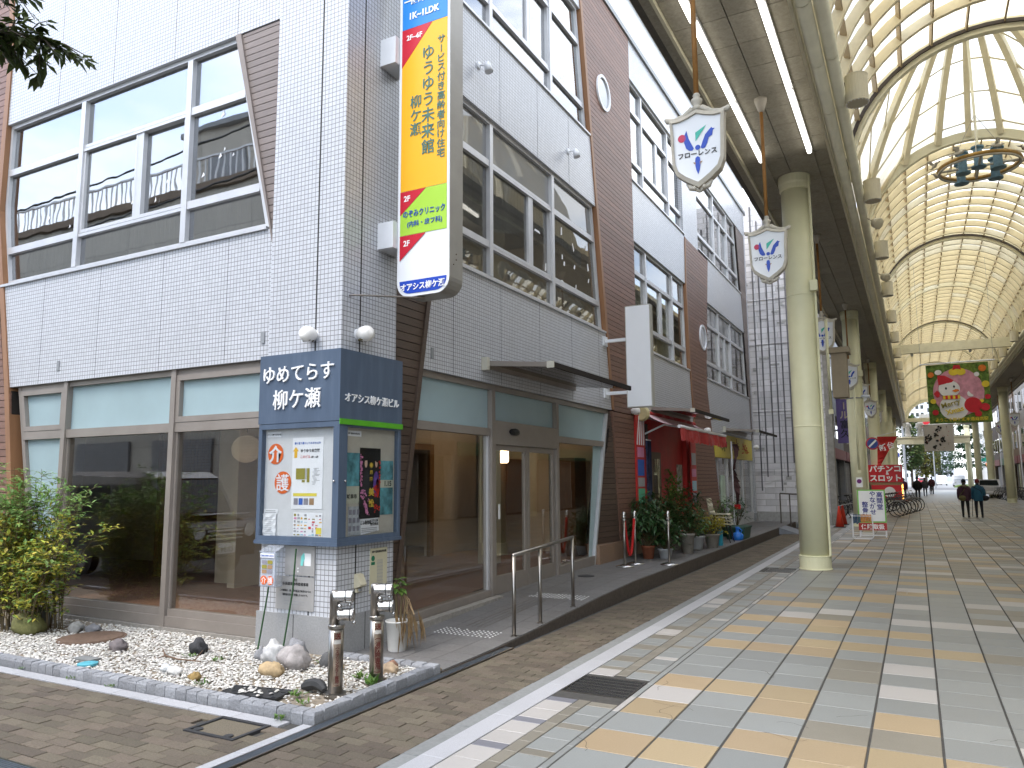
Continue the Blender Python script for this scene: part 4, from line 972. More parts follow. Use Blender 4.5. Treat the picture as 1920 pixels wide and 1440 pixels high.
# side canopies
def canopy(s, label):
    """s=+1 left side as measured, -1 mirrored to the right"""
    X = (lambda x: x) if s > 0 else (lambda x: 2 * AX - x)
    def bx(b, x0, x1, y0, y1, z0, z1):
        a, c = sorted((X(x0), X(x1))); b.box(a, c, y0, y1, z0, z1); return b
    t = thing('side_canopy', label, 'canopy', (X(-1.8), 20, 7.4))
    bx(MB(), -2.72, -0.90, YA, YB, 7.56, 7.62).build('deck', SOFJ, t)
    # soffit boards
    y = YA; i = 0
    rest_ = MB(); ns = 0
    while y < YB:
        for (x0, x1) in ((-2.46, -1.75), (-1.75, -1.0)):
            if s > 0 and 4 < y < 60:
                bx(MB(), x0 + 0.007, x1 - 0.007, y + 0.008, y + 0.682, 7.5, 7.55).build('soffit_board', SOF, t)
            else: bx(rest_, x0 + 0.004, x1 - 0.004, y + 0.004, y + 0.686, 7.5, 7.55)
        y += 0.69
    tag(rest_.build('soffit_boards', SOF, t), kind='stuff')
    bx(MB(), -2.50, -2.46, YA, YB, 7.44, 7.555).build('edge_trim', CREAM, t)
    bx(MB(), -2.64, -2.50, YA, YB, 7.50, 7.555).build('outer_board', SOF, t)
    bx(MB(), -2.74, -2.64, YA, YB, 7.52, 7.68).build('gutter', mat('dark gutter', (0.10, 0.09, 0.075), 0.6, 0.2, 10), t)
    bx(MB(), -1.0, -0.96, YA, YB, 7.36, 7.66).build('inner_fascia', CREAM, t)
    bx(MB(), -2.1, -2.06, YA, YB, 7.46, 7.499).build('cover_strip', SOF, t) if s < 0 else None
    for (px, pz, r) in ((-0.85, 7.44, 0.095), (-0.66, 7.50, 0.09)):
        b = MB(); b.tube([(X(px), YA, pz), (X(px), YB, pz)], r, 14); b.build('gutter_pipe', CREAM, t, True)
        if s > 0:
            for k in range(26):
                yy = 3.0 + k * 1.55
                MB().tube([(X(px) , yy, pz), (X(px), yy + 0.02, pz)], r + 0.004, 14).build('pipe_band', CREAM, t, True)
    bx(MB(), -0.955, -0.88, YA, YB, 7.62, 8.02).build('upstand', CREAM, t)
    return t
can = canopy(1, 'low grey soffit canopy with two cream gutter pipes along the left side of the arcade')
canopy(-1, 'low grey soffit canopy along the right side of the arcade, seen far away')
# cover strips that carry the lamps
for x in (-2.13, -1.30):
    MB().box(x - 0.05, x + 0.05, 13.85, YB, 7.455, 7.499).build('lamp_track', SOF, can)
# fluorescent tubes
LT = emit('lit soffit fluorescent tube', (1.0, 0.96, 0.88), 1.8)
def tubes(x, tag_):
    k = 0
    for i in range(5):
        y1 = 13.8 - i * 2.42; y0 = y1 - 2.36
        t = thing('fluorescent_lamp', '%s lit white fluorescent tube of the %s row under the canopy' % (('farthest', 'second farthest', 'third farthest', 'fourth farthest', 'fifth farthest')[i], tag_), 'lamp', (x, y0, 7.4), 'lit fluorescent tubes under the canopy')
        MB().box(x - 0.05, x + 0.05, y0, y1, 7.45, 7.499).build('housing', WHITEM, t)
        MB().tube([(x, y0 + 0.02, 7.41), (x, y1 - 0.02, 7.41)], 0.04, 10).build('tube', LT, t, True)
tubes(-2.13, 'outer'); tubes(-1.30, 'inner')

# ---- barrel vault
RV, ZV = 2.68, 7.92
SHEET = sheet('cream translucent roof sheet', (0.90, 0.82, 0.645), 0.08, 0.86, 0.03)
SHEETW = sheet('white translucent roof sheet', (0.88, 0.87, 0.82), 0.08, 0.84, 0.06)
RIB = mat('cream roof rib', (0.66, 0.59, 0.41), 0.55, 0.08, 4, dirt=0.25, dirtcol=(0.3, 0.23, 0.12))
vault = thing('vault_roof', 'long barrel vault roof of translucent cream panels on curved ribs over the arcade', 'roof', (AX, 0, ZV))
def arc_pts(r, n=28): return [(AX + r * math.cos(math.pi * k / n), ZV + r * math.sin(math.pi * k / n)) for k in range(n + 1)]
def arch_mesh(r0, r1, w, m, name, n=28):
    b = MB(); o = arc_pts(r1, n); i_ = arc_pts(r0, n)
    vs = []; fs = []
    for (a, c) in zip(o, i_): vs += [(a[0], -w / 2, a[1]), (a[0], w / 2, a[1]), (c[0], w / 2, c[1]), (c[0], -w / 2, c[1])]
    for k in range(n):
        q = 4 * k
        for j in range(4): fs.append((q + j, q + (j + 1) % 4, q + 4 + (j + 1) % 4, q + 4 + j))
    b.add(vs, fs); me = bpy.data.meshes.new(name); me.from_pydata([(v[0] - AX, v[1], v[2] - ZV) for v in b.v], [], b.f); me.materials.append(m); return me
rib_me = arch_mesh(RV - 0.05, RV + 0.14, 0.10, RIB, 'arch_rib')
main_me = arch_mesh(RV - 0.10, RV + 0.14, 0.16, CREAM, 'main_arch')
DK = mat('dark brown arch edge', (0.045, 0.035, 0.028), 0.6, 0.2, 6)
dark_me = arch_mesh(RV - 0.02, RV + 0.05, 0.05, DK, 'dark_arch_edge')
D0, D1 = 17.0, 22.5
ribs = []
y = YA
while y <= D0 + 0.01: ribs.append(y); y += 0.8
ribs[-1] = D0
y = D1
while y <= YB: ribs.append(y); y += 0.8
for y in ribs: piece('arch_rib', rib_me, vault, (AX, y, ZV))
for y in (8.0, D0, D1, 32, 40, 49.5, 58, 67, 76, 85, 97.8): piece('main_arch', main_me, vault, (AX, y, ZV))
for y in (D0 - 0.14, 32 - 0.14, 49.5 - 0.14, 67 - 0.14, 85 - 0.14): piece('dark_arch_edge', dark_me, vault, (AX, y, ZV))
NP = 13; PURL = mat('brown roof purlin', (0.33, 0.25, 0.14), 0.6, 0.1, 4)
for k in range(1, NP):
    a = math.pi * k / NP; c, s_ = math.cos(a), math.sin(a)
    for (y0, y1) in ((YA, D0), (D1, YB)):
        b = MB(); b.obox((AX + (RV + 0.05) * c, (y0 + y1) / 2, ZV + (RV + 0.05) * s_), Vector((c, 0, s_)) * 0.055, (0, (y1 - y0) / 2, 0), Vector((-s_, 0, c)) * 0.016)
        b.build('purlin', PURL, vault)
cnt = 0; rest1 = MB(); rest2 = MB()
pr = random.Random(5)
for j in range(len(ribs) - 1):
    y0, y1 = ribs[j], ribs[j + 1]
    if y1 - y0 > 2: continue
    for k in range(NP):
        b = MB(); a0, a1 = math.pi * k / NP, math.pi * (k + 1) / NP; am = (a0 + a1) / 2; r = RV + 0.145
        vs = []
        for a in (a0, am, a1): vs += [(AX + r * math.cos(a), y0 + 0.003, ZV + r * math.sin(a)), (AX + r * math.cos(a), y1 - 0.003, ZV + r * math.sin(a))]
        b.add(vs, [(0, 1, 3, 2), (2, 3, 5, 4)])
        white = (25 < y0 < 26.5) or (31.5 < y0 < 33) or (k < 3 and False) or pr.random() < 0.06
        near = 11.5 < y0 < 37 and k >= 3
        m = SHEETW if white or (y0 < 17 and (k < 2 or k > NP - 4)) else SHEET
        if k in (0, NP - 1): m = CREAM
        if m is CREAM: b.build('cove_board', CREAM, vault)
        elif near and cnt < 300: b.build('pane', m, vault); cnt += 1
        else: (rest2 if m is SHEETW else rest1).add(b.v, b.f)
al = MB(); al.add(rest1.v, rest1.f, 0); al.add(rest2.v, rest2.f, 1)
tag(al.build('panes', (SHEET, SHEETW), vault), kind='stuff')
# end wall of the vault
b = MB(); pts = arc_pts(RV + 0.1, 28); o2 = arc_pts(RV - 0.42, 28)
for k in range(28):
    b.quad((pts[k][0], YB, pts[k][1]), (pts[k + 1][0], YB, pts[k + 1][1]), (o2[k + 1][0], YB, o2[k + 1][1]), (o2[k][0], YB, o2[k][1]))
b.build('end_arch', CREAM, vault)

# ---- dome between the two great arches
DC = Vector((AX, (D0 + D1) / 2, ZV)); HD = (D1 - D0) / 2; RD = math.hypot(RV + 0.1, HD)
dome = thing('dome_skylight', 'glazed dome of radiating cream ribs between two arches of the arcade roof', 'dome', (AX, DC.y, ZV))
def dome_end(ph):
    """polar angle at which the meridian at azimuth ph leaves the square"""
    lo, hi = 0.02, math.pi / 2
    for _ in range(40):
        m_ = (lo + hi) / 2
        inside = abs(RD * math.sin(m_) * math.sin(ph)) < HD and abs(RD * math.sin(m_) * math.cos(ph)) < RV + 0.1
        if inside: lo = m_
        else: hi = m_
    return lo
def dp(th, ph, r=RD):
    x, y = math.sin(th) * math.cos(ph), math.sin(th) * math.sin(ph)
    return DC + Vector((r * x, r * y, r * math.cos(th) + 1.3 * max(0, 1 - (RD * x / (RV + 0.1)) ** 2) * max(0, 1 - (RD * y / HD) ** 2)))
NM = 24
ends = [dome_end(2 * math.pi * k / NM + 0.001) for k in range(NM)]
for k in range(NM):
    ph = 2 * math.pi * k / NM; n = 12; b = MB(); tg = Vector((-math.sin(ph), math.cos(ph), 0))
    vs = []; fs = []
    for i in range(n + 1):
        th = 0.03 + (ends[k] - 0.03) * i / n; p = dp(th, ph); q = dp(th, ph, RD - 0.2)
        for (v, sg) in ((p, -1), (p, 1), (q, 1), (q, -1)): vs.append(v + tg * 0.068 * sg)
    for i in range(n):
        for j in range(4): fs.append((4 * i + j, 4 * i + (j + 1) % 4, 4 * i + 4 + (j + 1) % 4, 4 * i + 4 + j))
    b.add(vs, fs); b.build('dome_rib', RIB, dome)
    ph2 = 2 * math.pi * (k + 1) / NM
    e2 = ends[(k + 1) % NM]; n = 4
    for i in range(n):
        sub = 3; vs = []; fs = []
        for s_ in range(sub + 1):
            f = (i + s_ / sub) / n
            vs += [dp(0.03 + (ends[k] - 0.03) * f, ph, RD + 0.004), dp(0.03 + (e2 - 0.03) * f, ph2, RD + 0.004)]
        for s_ in range(sub): fs.append((2 * s_, 2 * s_ + 1, 2 * s_ + 3, 2 * s_ + 2))
        b = MB(); b.add(vs, fs); b.build('pane', SHEET if pr.random() < 0.5 else SHEETW, dome)
    for f in (0.36, 0.56, 0.76, 0.93):   # turned ring bars between the ribs
        p = dp(ends[k] * f, ph, RD - 0.08); q = dp(e2 * f, ph2, RD - 0.08)
        b = MB(); b.tube([p, p.lerp(q, 0.12), p.lerp(q, 0.2), p.lerp(q, 0.8), p.lerp(q, 0.88), q], [0.05, 0.035, 0.02, 0.02, 0.035, 0.05], 8); b.build('ring_bar', RIB, dome, True)
MB().lathe([(0.02, 0), (0.2, 0.0), (0.2, 0.12), (0.02, 0.12)], (AX, DC.y, ZV + RD + 1.1), 20).build('crown_boss', RIB, dome)
# lunettes closing the two sides of the dome
for sx in (-1, 1):
    b = MB(); n = 16; X = AX + sx * (RV + 0.1)
    top = [(DC.y - HD + 2 * HD * k / n) for k in range(n + 1)]
    for k in range(n):
        ya, yb = top[k], top[k + 1]
        za = ZV + math.sqrt(max(0, HD ** 2 - (ya - DC.y) ** 2)); zb_ = ZV + math.sqrt(max(0, HD ** 2 - (yb - DC.y) ** 2))
        b.quad((X, ya, ZV), (X, yb, ZV), (X, yb, zb_), (X, ya, za))
    b.build('lunette', SHEET, dome)

# ---- tie beams
def tie(y, z0, z1, label):
    t = thing('tie_beam', label, 'beam', (AX, y, z0))
    MB().box(-0.9, 2 * AX + 0.9, y - 0.12, y + 0.12, z0, z1).build('girder', CREAM, t)
    for k in range(9):
        x = -0.8 + k * (2 * AX + 1.6) / 8; MB().box(x - 0.01, x + 0.01, y - 0.135, y - 0.12, z0 + 0.01, z1 - 0.01).build('stiffener', CREAM, t)
    for x in (0.2, 2.6): MB().lathe([(0.03, -0.14), (0.06, -0.1), (0.06, -0.02), (0.03, 0)], (x, y, z0), 10).build('spotlight', GREYM, t)
tie(40.6, 7.55, 7.98, 'cream tie beam across the arcade in front of the hanging festive banner')
tie(88, 7.3, 7.7, 'farthest cream tie beam across the arcade mouth, below the end arch')

# ---- drum lamps along the gutters
DRUM = mat('off white ribbed drum shade', (0.55, 0.50, 0.37), 0.6, 0.1, 30, stretch=(6, 6, 0.3), dirt=0.2)
def drum(x, y, label):
    t = thing('drum_lamp', label, 'lamp', (x, y, 7.3), 'drum lamps along the vault')
    MB().lathe([(0.165, 7.32), (0.172, 7.33), (0.165, 7.35), (0.162, 7.74), (0.168, 7.76), (0.0, 7.77)], (x, y, 0), 24).build('shade', DRUM, t, False)
    b = MB(); b.lathe([(0.15, 7.325), (0.15, 7.5)], (x, y, 0), 24); b.build('reflector', DARKM, t, True)
    for k in range(18):
        a = 2 * math.pi * k / 18; MB().ball((x + 0.155 * math.cos(a), y + 0.155 * math.sin(a), 7.322), 0.012, 5, 4).build('rim_bead', WHITEM, t)
    MB().box(min(x, x - 0.28), x - 0.1, y - 0.03, y + 0.03, 7.62, 7.69).build('bracket', DK, t)
    return t
d0 = drum(-0.42, 12.1, 'nearest cream drum lamp hanging from the gutter of the vault')
on = ['second', 'third', 'fourth', 'fifth', 'sixth', 'seventh', 'eighth', 'ninth', 'tenth', 'eleventh', 'twelfth']
for i in range(11): copy_tree(d0, (-0.42, 12.1 + 4.65 * (i + 1), 7.3), '%s cream drum lamp from the front along the left gutter of the vault' % on[i])
for i in range(6): copy_tree(d0, (2 * AX + 0.42, 33.0 + 4.65 * (i + 1), 7.3), '%s cream drum lamp on the right gutter of the vault, far down the arcade' % (['first'] + on)[i], rz=math.pi)
# two round floodlights
for y in (18.2, 23.4):
    t = thing('floodlight', 'small round cream floodlight on the gutter %s' % ('below the dome' if y < 20 else 'beyond the dome'), 'floodlight', (-0.4, y, 7.2))
    MB().lathe([(0.05, -0.1), (0.10, -0.06), (0.13, 0.08), (0.11, 0.1)], (-0.42, y, 7.3), 16, axis=(0.6, -0.5, -0.4)).build('housing', DRUM, t, True)
    MB().tube([(-0.42, y, 7.3), (-0.6, y, 7.45)], 0.02, 8).build('arm', DRUM, t)

# ---- chandelier under the dome
CH = Vector((1.80, 20.4, 9.0)); cr = 0.84
ch = thing('ring_chandelier', 'large ring chandelier with blue cylinder lamps and small doves, hung under the dome', 'chandelier', (CH.x, CH.y, CH.z))
GOLD = mat('tarnished gold ring', (0.34, 0.20, 0.05), 0.45, 0.25, 9, metal=0.3)
BLUE = mat('dusty blue lamp metal', (0.11, 0.20, 0.26), 0.5, 0.25, 12, dirt=0.3)
DOVE = mat('weathered dove plaster', (0.42, 0.39, 0.33), 0.7, 0.15, 12)
b = MB(); n = 40
pts = [(CH.x + cr * math.cos(2 * math.pi * k / n), CH.y + cr * math.sin(2 * math.pi * k / n), CH.z) for k in range(n + 1)]
b.tube(pts, 0.05, 8, cap=False); b.build('ring', GOLD, ch, True)
b = MB(); b.tube([(p[0], p[1], CH.z - 0.055) for p in pts], 0.03, 6, cap=False); b.build('lower_ring', DOVE, ch, True)
for a in (0, math.pi / 2): MB().tube([(CH.x + cr * math.cos(a), CH.y + cr * math.sin(a), CH.z), (CH.x - cr * math.cos(a), CH.y - cr * math.sin(a), CH.z)], 0.03, 8).build('spoke', DOVE, ch)
for k in range(4):
    a = math.pi / 4 + k * math.pi / 2; x, y = CH.x + 0.5 * math.cos(a), CH.y + 0.5 * math.sin(a)
    MB().lathe([(0.10, 0.27), (0.14, 0.26), (0.14, 0.22), (0.095, 0.20), (0.095, -0.20), (0.16, -0.22), (0.16, -0.26), (0.02, -0.27)], (x, y, CH.z + 0.0), 18).build('lamp_cylinder', BLUE, ch, False)
MB().lathe([(0.10, 0.27), (0.14, 0.26), (0.14, 0.22), (0.095, 0.20), (0.095, -0.20), (0.16, -0.22), (0.16, -0.26), (0.02, -0.27)], (CH.x, CH.y, CH.z + 0.22), 18).build('lamp_cylinder', BLUE, ch, False)
MB().tube([(CH.x, CH.y, CH.z + 0.4), (CH.x, CH.y, ZV + RD + 0.9)], 0.03, 8).build('hanging_rod', CREAM, ch)
for k in range(3):
    a = k * 2.094 + 0.4; MB().tube([(CH.x + cr * math.cos(a), CH.y + cr * math.sin(a), CH.z + 0.03), (CH.x, CH.y, CH.z + 1.3)], 0.008, 6).build('stay_wire', DOVE, ch)
for k in range(8):
    a = 2 * math.pi * k / 8 + 0.3; rr_ = cr + 0.13; c = Vector((CH.x + rr_ * math.cos(a), CH.y + rr_ * math.sin(a), CH.z + 0.08)); f = Vector((-math.sin(a), math.cos(a), 0)); s_ = Vector((math.cos(a), math.sin(a), 0)); u = Vector((0, 0, 1))
    b = MB(); b.tube([c - f * 0.13, c - f * 0.06, c + f * 0.02, c + f * 0.09, c + f * 0.12 + u * 0.03, c + f * 0.17 + u * 0.03], [0.015, 0.035, 0.05, 0.03, 0.032, 0.004], 8)
    for sg in (-1, 1): b.add([c + f * 0.05, c - f * 0.05, c + s_ * sg * 0.16 + u * 0.12 - f * 0.05, c + s_ * sg * 0.10 + u * 0.12 + f * 0.06], [(0, 1, 2, 3)])
    b.add([c - f * 0.1, c - f * 0.22 + s_ * 0.06, c - f * 0.22 - s_ * 0.06], [(0, 1, 2)])
    b.build('dove', DOVE, ch)
# ================================================================ GARDEN BED
bed = MB().box(-12.0, -3.80, 4.20, 5.80, -0.06, 0.012).build('garden_bed', SOIL, origin=(-6, 5, 0)); tag(bed, kind='structure')
kr = random.Random(21)
def kblock(x0, x1, y0, y1, z1):
    b = MB(); j = lambda a=0.006: kr.uniform(-a, a)
    top = [(x0 + 0.006 + j(), y0 + 0.006 + j(), z1 + j(.004)), (x1 - 0.006 + j(), y0 + 0.006 + j(), z1 + j(.004)), (x1 - 0.006 + j(), y1 - 0.006 + j(), z1 + j(.004)), (x0 + 0.006 + j(), y1 - 0.006 + j(), z1 + j(.004))]
    mid = [(x0 + j(.003), y0 + j(.003), z1 - 0.02), (x1 + j(.003), y0 + j(.003), z1 - 0.02), (x1 + j(.003), y1 + j(.003), z1 - 0.02), (x0 + j(.003), y1 + j(.003), z1 - 0.02)]
    bot = [(x0, y0, -0.08), (x1, y0, -0.08), (x1, y1, -0.08), (x0, y1, -0.08)]
    fs = [(8, 9, 10, 11)]
    for i in range(4): fs += [(i, (i + 1) % 4, 4 + (i + 1) % 4, 4 + i), (4 + i, 4 + (i + 1) % 4, 8 + (i + 1) % 4, 8 + i)]
    b.add(bot + mid + top, fs); b.build('kerb_block', COBBLE, bed)
x = -3.79
while x > -11.5:
    w = kr.uniform(0.105, 0.13); kblock(x - w + 0.005, x, 4.185, 4.285, 0.052); x -= w
y = 4.29
while y < 5.6:
    w = kr.uniform(0.115, 0.15); kblock(-3.89, -3.79, y, y + w - 0.005, 0.055); y += w
x = -3.79
while x > -4.86:
    w = kr.uniform(0.10, 0.13); kblock(x - w + 0.005, x, y + 0.003, y + 0.10, 0.055); x -= w

# white gravel: thousands of pebbles, one mass
PEB = mat('mixed white gravel', (0.55, 0.53, 0.49), 0.6, 0.10, 30, island=0.38, hue=0.03, dirt=0.2, dscale=1.3, dirtcol=(0.2, 0.15, 0.09))
gv = MB(); gr_ = random.Random(2)
def pebble(c, r):
    a = gr_.uniform(0, 6.28); sx, sy, sz = r * gr_.uniform(0.8, 1.5), r * gr_.uniform(0.7, 1.0), r * gr_.uniform(0.4, 0.7)
    n = 6; vs = []
    for (rr, h) in ((0.72, -0.35), (1.0, 0.05), (0.62, 0.75)):
        for k in range(n):
            t = 2 * math.pi * k / n + gr_.uniform(-0.15, 0.15); g_ = rr * gr_.uniform(0.88, 1.1)
            x, y = g_ * math.cos(t) * sx, g_ * math.sin(t) * sy
            vs.append((c[0] + x * math.cos(a) - y * math.sin(a), c[1] + x * math.sin(a) + y * math.cos(a), c[2] + h * sz))
    fs = [tuple(range(12, 18))]
    for i in range(2):
        for k in range(n): fs.append((i * n + k, i * n + (k + 1) % n, (i + 1) * n + (k + 1) % n, (i + 1) * n + k))
    gv.add(vs, fs)
N = 0
while N < 13000:
    x = -3.92 - (gr_.random() ** 0.9) * 5.6; y = gr_.uniform(4.31, 5.76)
    if x < -8.2 and y > 4.55 + (x + 9.6) * 0.5 and gr_.random() < 0.75: continue
    if x > -5.95 and y > 5.64: continue
    bare = mnoise.noise(Vector((x * 1.3, y * 1.3, 3)))
    if x > -5.4 and bare > 0.12 and gr_.random() < 0.7: continue
    pebble((x, y, 0.014 + gr_.random() * 0.022), gr_.uniform(0.008, 0.0165)); N += 1
for i in range(26):
    pebble((-4.62 + gr_.uniform(-.25, .25), 4.43 + gr_.uniform(-.1, .1), 0.05), gr_.uniform(0.012, 0.02))
tag(gv.build('gravel', PEB), 'white and cream gravel filling the planted bed', 'gravel', kind='stuff')
# plates in the gravel
b = MB(); b.obox((-4.62, 4.43, 0.03), (0.26, 0.05, 0), (-0.03, 0.12, 0), (0, 0, 0.012))
pl = thing('drain_plate', 'dark chequered steel drain plate half buried in the gravel near the kerb corner', 'drain plate', (-4.62, 4.43, 0.02)); b.build('plate', DARKM, pl)
for i in range(9):
    for j in range(4):
        if (i + j) % 2: continue
        c = Vector((-4.62, 4.43, 0.044)) + Vector((0.26, 0.05, 0)) * (i - 4) / 4.6 + Vector((-0.03, 0.12, 0)) * (j - 1.5) / 1.8; MB().obox(c, (0.016, 0.008, 0), (-0.003, 0.004, 0), (0, 0, 0.003)).build('raised_stud', DARKM, pl)
RUST = mat('rusty brown iron', (0.13, 0.085, 0.06), 0.8, 0.25, 30, bump=0.4)
mhc = thing('round_manhole_cover', 'rusty brown round manhole cover set in the gravel by the shop window', 'manhole cover', (-7.75, 5.15, 0.03))
MB().lathe([(0.30, 0), (0.30, 0.035), (0.285, 0.04), (0.0, 0.04)], (-7.75, 5.15, 0.012), 32).build('cover', RUST, mhc); MB().lathe([(0.33, 0), (0.33, 0.03), (0.303, 0.03)], (-7.75, 5.15, 0.012), 32).build('rim', RUST, mhc)
tagmesh(MB().lathe([(0.085, 0.03), (0.085, 0.05), (0.06, 0.056), (0, 0.056)], (-6.66, 4.40, 0), 18), 'water_meter_lid', mat('turquoise plastic', (0.10, 0.38, 0.46), 0.4), 'small round turquoise plastic lid lying in the white gravel', 'lid')
b = MB(); b.box(-6.98, -6.74, 4.46, 4.58, 0.015, 0.05); tagmesh(b, 'concrete_slab', KERB, 'small grey concrete slab in the gravel beside the turquoise lid', 'slab')
# curved black edging
b = MB(); b.tube([(-4.36 + 0.24 * t, 4.66 + 0.06 * math.sin(t * 2.4) - 0.05 * t, 0.05 + 0.03 * math.sin(t * 3)) for t in [i / 8 for i in range(9)]], [0.02, 0.04, 0.045, 0.045, 0.045, 0.045, 0.04, 0.035, 0.02], 8); tagmesh(b, 'drain_hose', mat('black rubber', (0.03, 0.03, 0.03), 0.7, 0.2, 20), 'short piece of black rubber hose lying behind the steel standpipe', 'hose')
# rocks
def rock(x, y, r, c, label, jit=0.19, z=0.02, seed=0):
    m = mat('rock ' + label[:24], c, 0.85, 0.3, 14, bump=0.8, bscale=18, dirt=0.5, dscale=6, dirtcol=[q * 0.45 for q in c])
    r = [q * 0.88 for q in r]; b = MB(); b.ball((x, y, z + r[2] * 0.6), r, 18, 12, jit=jit); tagmesh(b, 'rock', m, label, 'rock', smooth=jit < 0.3)
rock(-4.93, 5.17, (0.16, 0.12, 0.14), (0.31, 0.285, 0.275), 'large pinkish white rock at the foot of the tiled pillar', 0.24)
rock(-5.27, 5.25, (0.13, 0.10, 0.13), (0.47, 0.465, 0.46), 'rounded white rock left of the pinkish rock by the pillar')
rock(-5.13, 5.40, (0.12, 0.09, 0.13), (0.22, 0.22, 0.23), 'grey slanted rock between the two pale rocks by the pillar')
rock(-4.72, 5.36, (0.07, 0.07, 0.09), (0.09, 0.09, 0.09), 'small dark rock leaning on the pillar plinth behind the pinkish rock')
rock(-5.46, 5.28, (0.05, 0.06, 0.08), (0.25, 0.25, 0.26), 'small grey rock left of the rounded white rock')
rock(-4.93, 4.90, (0.13, 0.09, 0.08), (0.36, 0.265, 0.15), 'ochre yellow rock in front of the pale rocks')
rock(-6.18, 5.19, (0.115, 0.09, 0.095), (0.04, 0.04, 0.042), 'black jagged lava rock in the middle of the gravel', 0.24)
rock(-6.98, 4.92, (0.10, 0.08, 0.08), (0.14, 0.12, 0.12), 'brown grey rock in the gravel near the round manhole cover')
rock(-5.70, 4.55, (0.09, 0.05, 0.05), (0.58, 0.57, 0.55), 'flat white stone in the front of the gravel')
rock(-5.85, 4.58, (0.06, 0.05, 0.05), (0.50, 0.51, 0.51), 'small pale grey stone beside the flat white stone')
rock(-5.39, 4.50, (0.06, 0.05, 0.05), (0.28, 0.19, 0.07), 'small rusty brown stone near the front kerb')
rock(-8.70, 5.05, (0.23, 0.17, 0.16), (0.13, 0.13, 0.045), 'big mossy green boulder under the yellow green bush')
rock(-8.95, 5.35, (0.15, 0.11, 0.15), (0.23, 0.23, 0.22), 'grey rock behind the mossy boulder')
rock(-8.30, 5.32, (0.10, 0.08, 0.08), (0.33, 0.32, 0.30), 'pale grey rock right of the mossy boulder')
rock(-8.12, 5.40, (0.12, 0.07, 0.06), (0.20, 0.20, 0.21), 'flat dark grey rock by the window footing')
rock(-4.08, 5.42, (0.10, 0.06, 0.06), (0.36, 0.27, 0.18), 'tan stone behind the second standpipe')
rock(-4.15, 5.55, (0.06, 0.05, 0.05), (0.22, 0.12, 0.08), 'reddish stone next to the tan stone')
rock(-4.55, 5.30, (0.07, 0.05, 0.05), (0.40, 0.30, 0.17), 'yellowish stone between the pillar and the first standpipe')
# weeds and dead twigs
LEAFG = mat('fresh green weed leaf', (0.09, 0.17, 0.03), 0.55, 0.25, 20, island=0.25, hue=0.02, trans=0.25)
wr = random.Random(9)
def leaf(b, p, d, up, L, W, mi=0, bend=0.25):
    p = Vector(p); d = Vector(d).normalized(); s = d.cross(Vector(up))
    if s.length < 1e-4: s = d.orthogonal()
    s.normalize(); n = s.cross(d)
    m_ = p + d * L * 0.5 - n * bend * L * 0.15; t = p + d * L - n * bend * L * 0.45
    b.add([p, m_ + s * W / 2 + n * W * 0.12, t, m_ - s * W / 2 + n * W * 0.12, m_], [(0, 4, 1), (4, 2, 1), (0, 3, 4), (3, 2, 4)], mi)
def tuft(x, y, z, n, L, W, label, spread=1.0):
    b = MB()
    for i in range(n):
        a = wr.uniform(0, 6.28); el = wr.uniform(0.3, 1.2)
        d = (math.cos(a) * math.cos(el) * spread, math.sin(a) * math.cos(el) * spread, math.sin(el))
        leaf(b, (x + wr.uniform(-.04, .04), y + wr.uniform(-.04, .04), z), d, (0, 0, 1), L * wr.uniform(0.6, 1.2), W * wr.uniform(.7, 1.2))
    o = b.build('weed', LEAFG); tag(o, label, 'weed', 'small weeds in the garden bed'); return o
tuft(-4.18, 5.15, 0.03, 26, 0.07, 0.03, 'leafy green weed between the two standpipes')
tuft(-3.97, 5.02, 0.03, 22, 0.09, 0.035, 'bright green weed at the foot of the second standpipe')
tuft(-4.28, 4.52, 0.03, 26, 0.06, 0.02, 'low green weed in the gravel in front of the black hose')
tuft(-4.08, 4.36, 0.03, 16, 0.05, 0.02, 'small weed beside the front kerb near the first standpipe')
tuft(-4.07, 4.15, -0.01, 20, 0.05, 0.018, 'green weed growing at the outside of the garden kerb corner')
tuft(-5.75, 5.05, 0.03, 24, 0.05, 0.02, 'fine weed beside the dead twig in the gravel')
tuft(-6.12, 5.05, 0.03, 18, 0.05, 0.02, 'weed in front of the black lava rock')
tuft(-5.2, 4.42, 0.03, 26, 0.06, 0.012, 'grassy weed near the rusty brown stone')
tuft(-4.8, 5.42, 0.03, 26, 0.06, 0.03, 'yellow green weed beside the pillar plinth')
for i, w_ in enumerate(('nearest the corner', 'second from the corner', 'third from the corner', 'fourth from the corner', 'farthest from the corner')): tuft(-5.9 - i * 0.62 - wr.random() * 0.2, 4.165, -0.015, 16, 0.035, 0.012, 'tiny weed in the joint under the long garden kerb, ' + w_)
b = MB(); b.tube([(-6.42, 4.98, 0.09), (-6.3, 4.92, 0.045), (-6.05, 4.86, 0.05), (-5.75, 4.86, 0.06)], [0.004, 0.008, 0.007, 0.005], 6); b.tube([(-6.3, 4.92, 0.045), (-6.34, 4.88, 0.03)], 0.006, 6); b.tube([(-5.85, 4.87, 0.05), (-5.80, 4.92, 0.14)], [0.007, 0.003], 6)
tagmesh(b, 'dead_twig', mat('dead brown twig', (0.13, 0.08, 0.05), 0.9), 'dead brown twig lying on the gravel', 'twig')

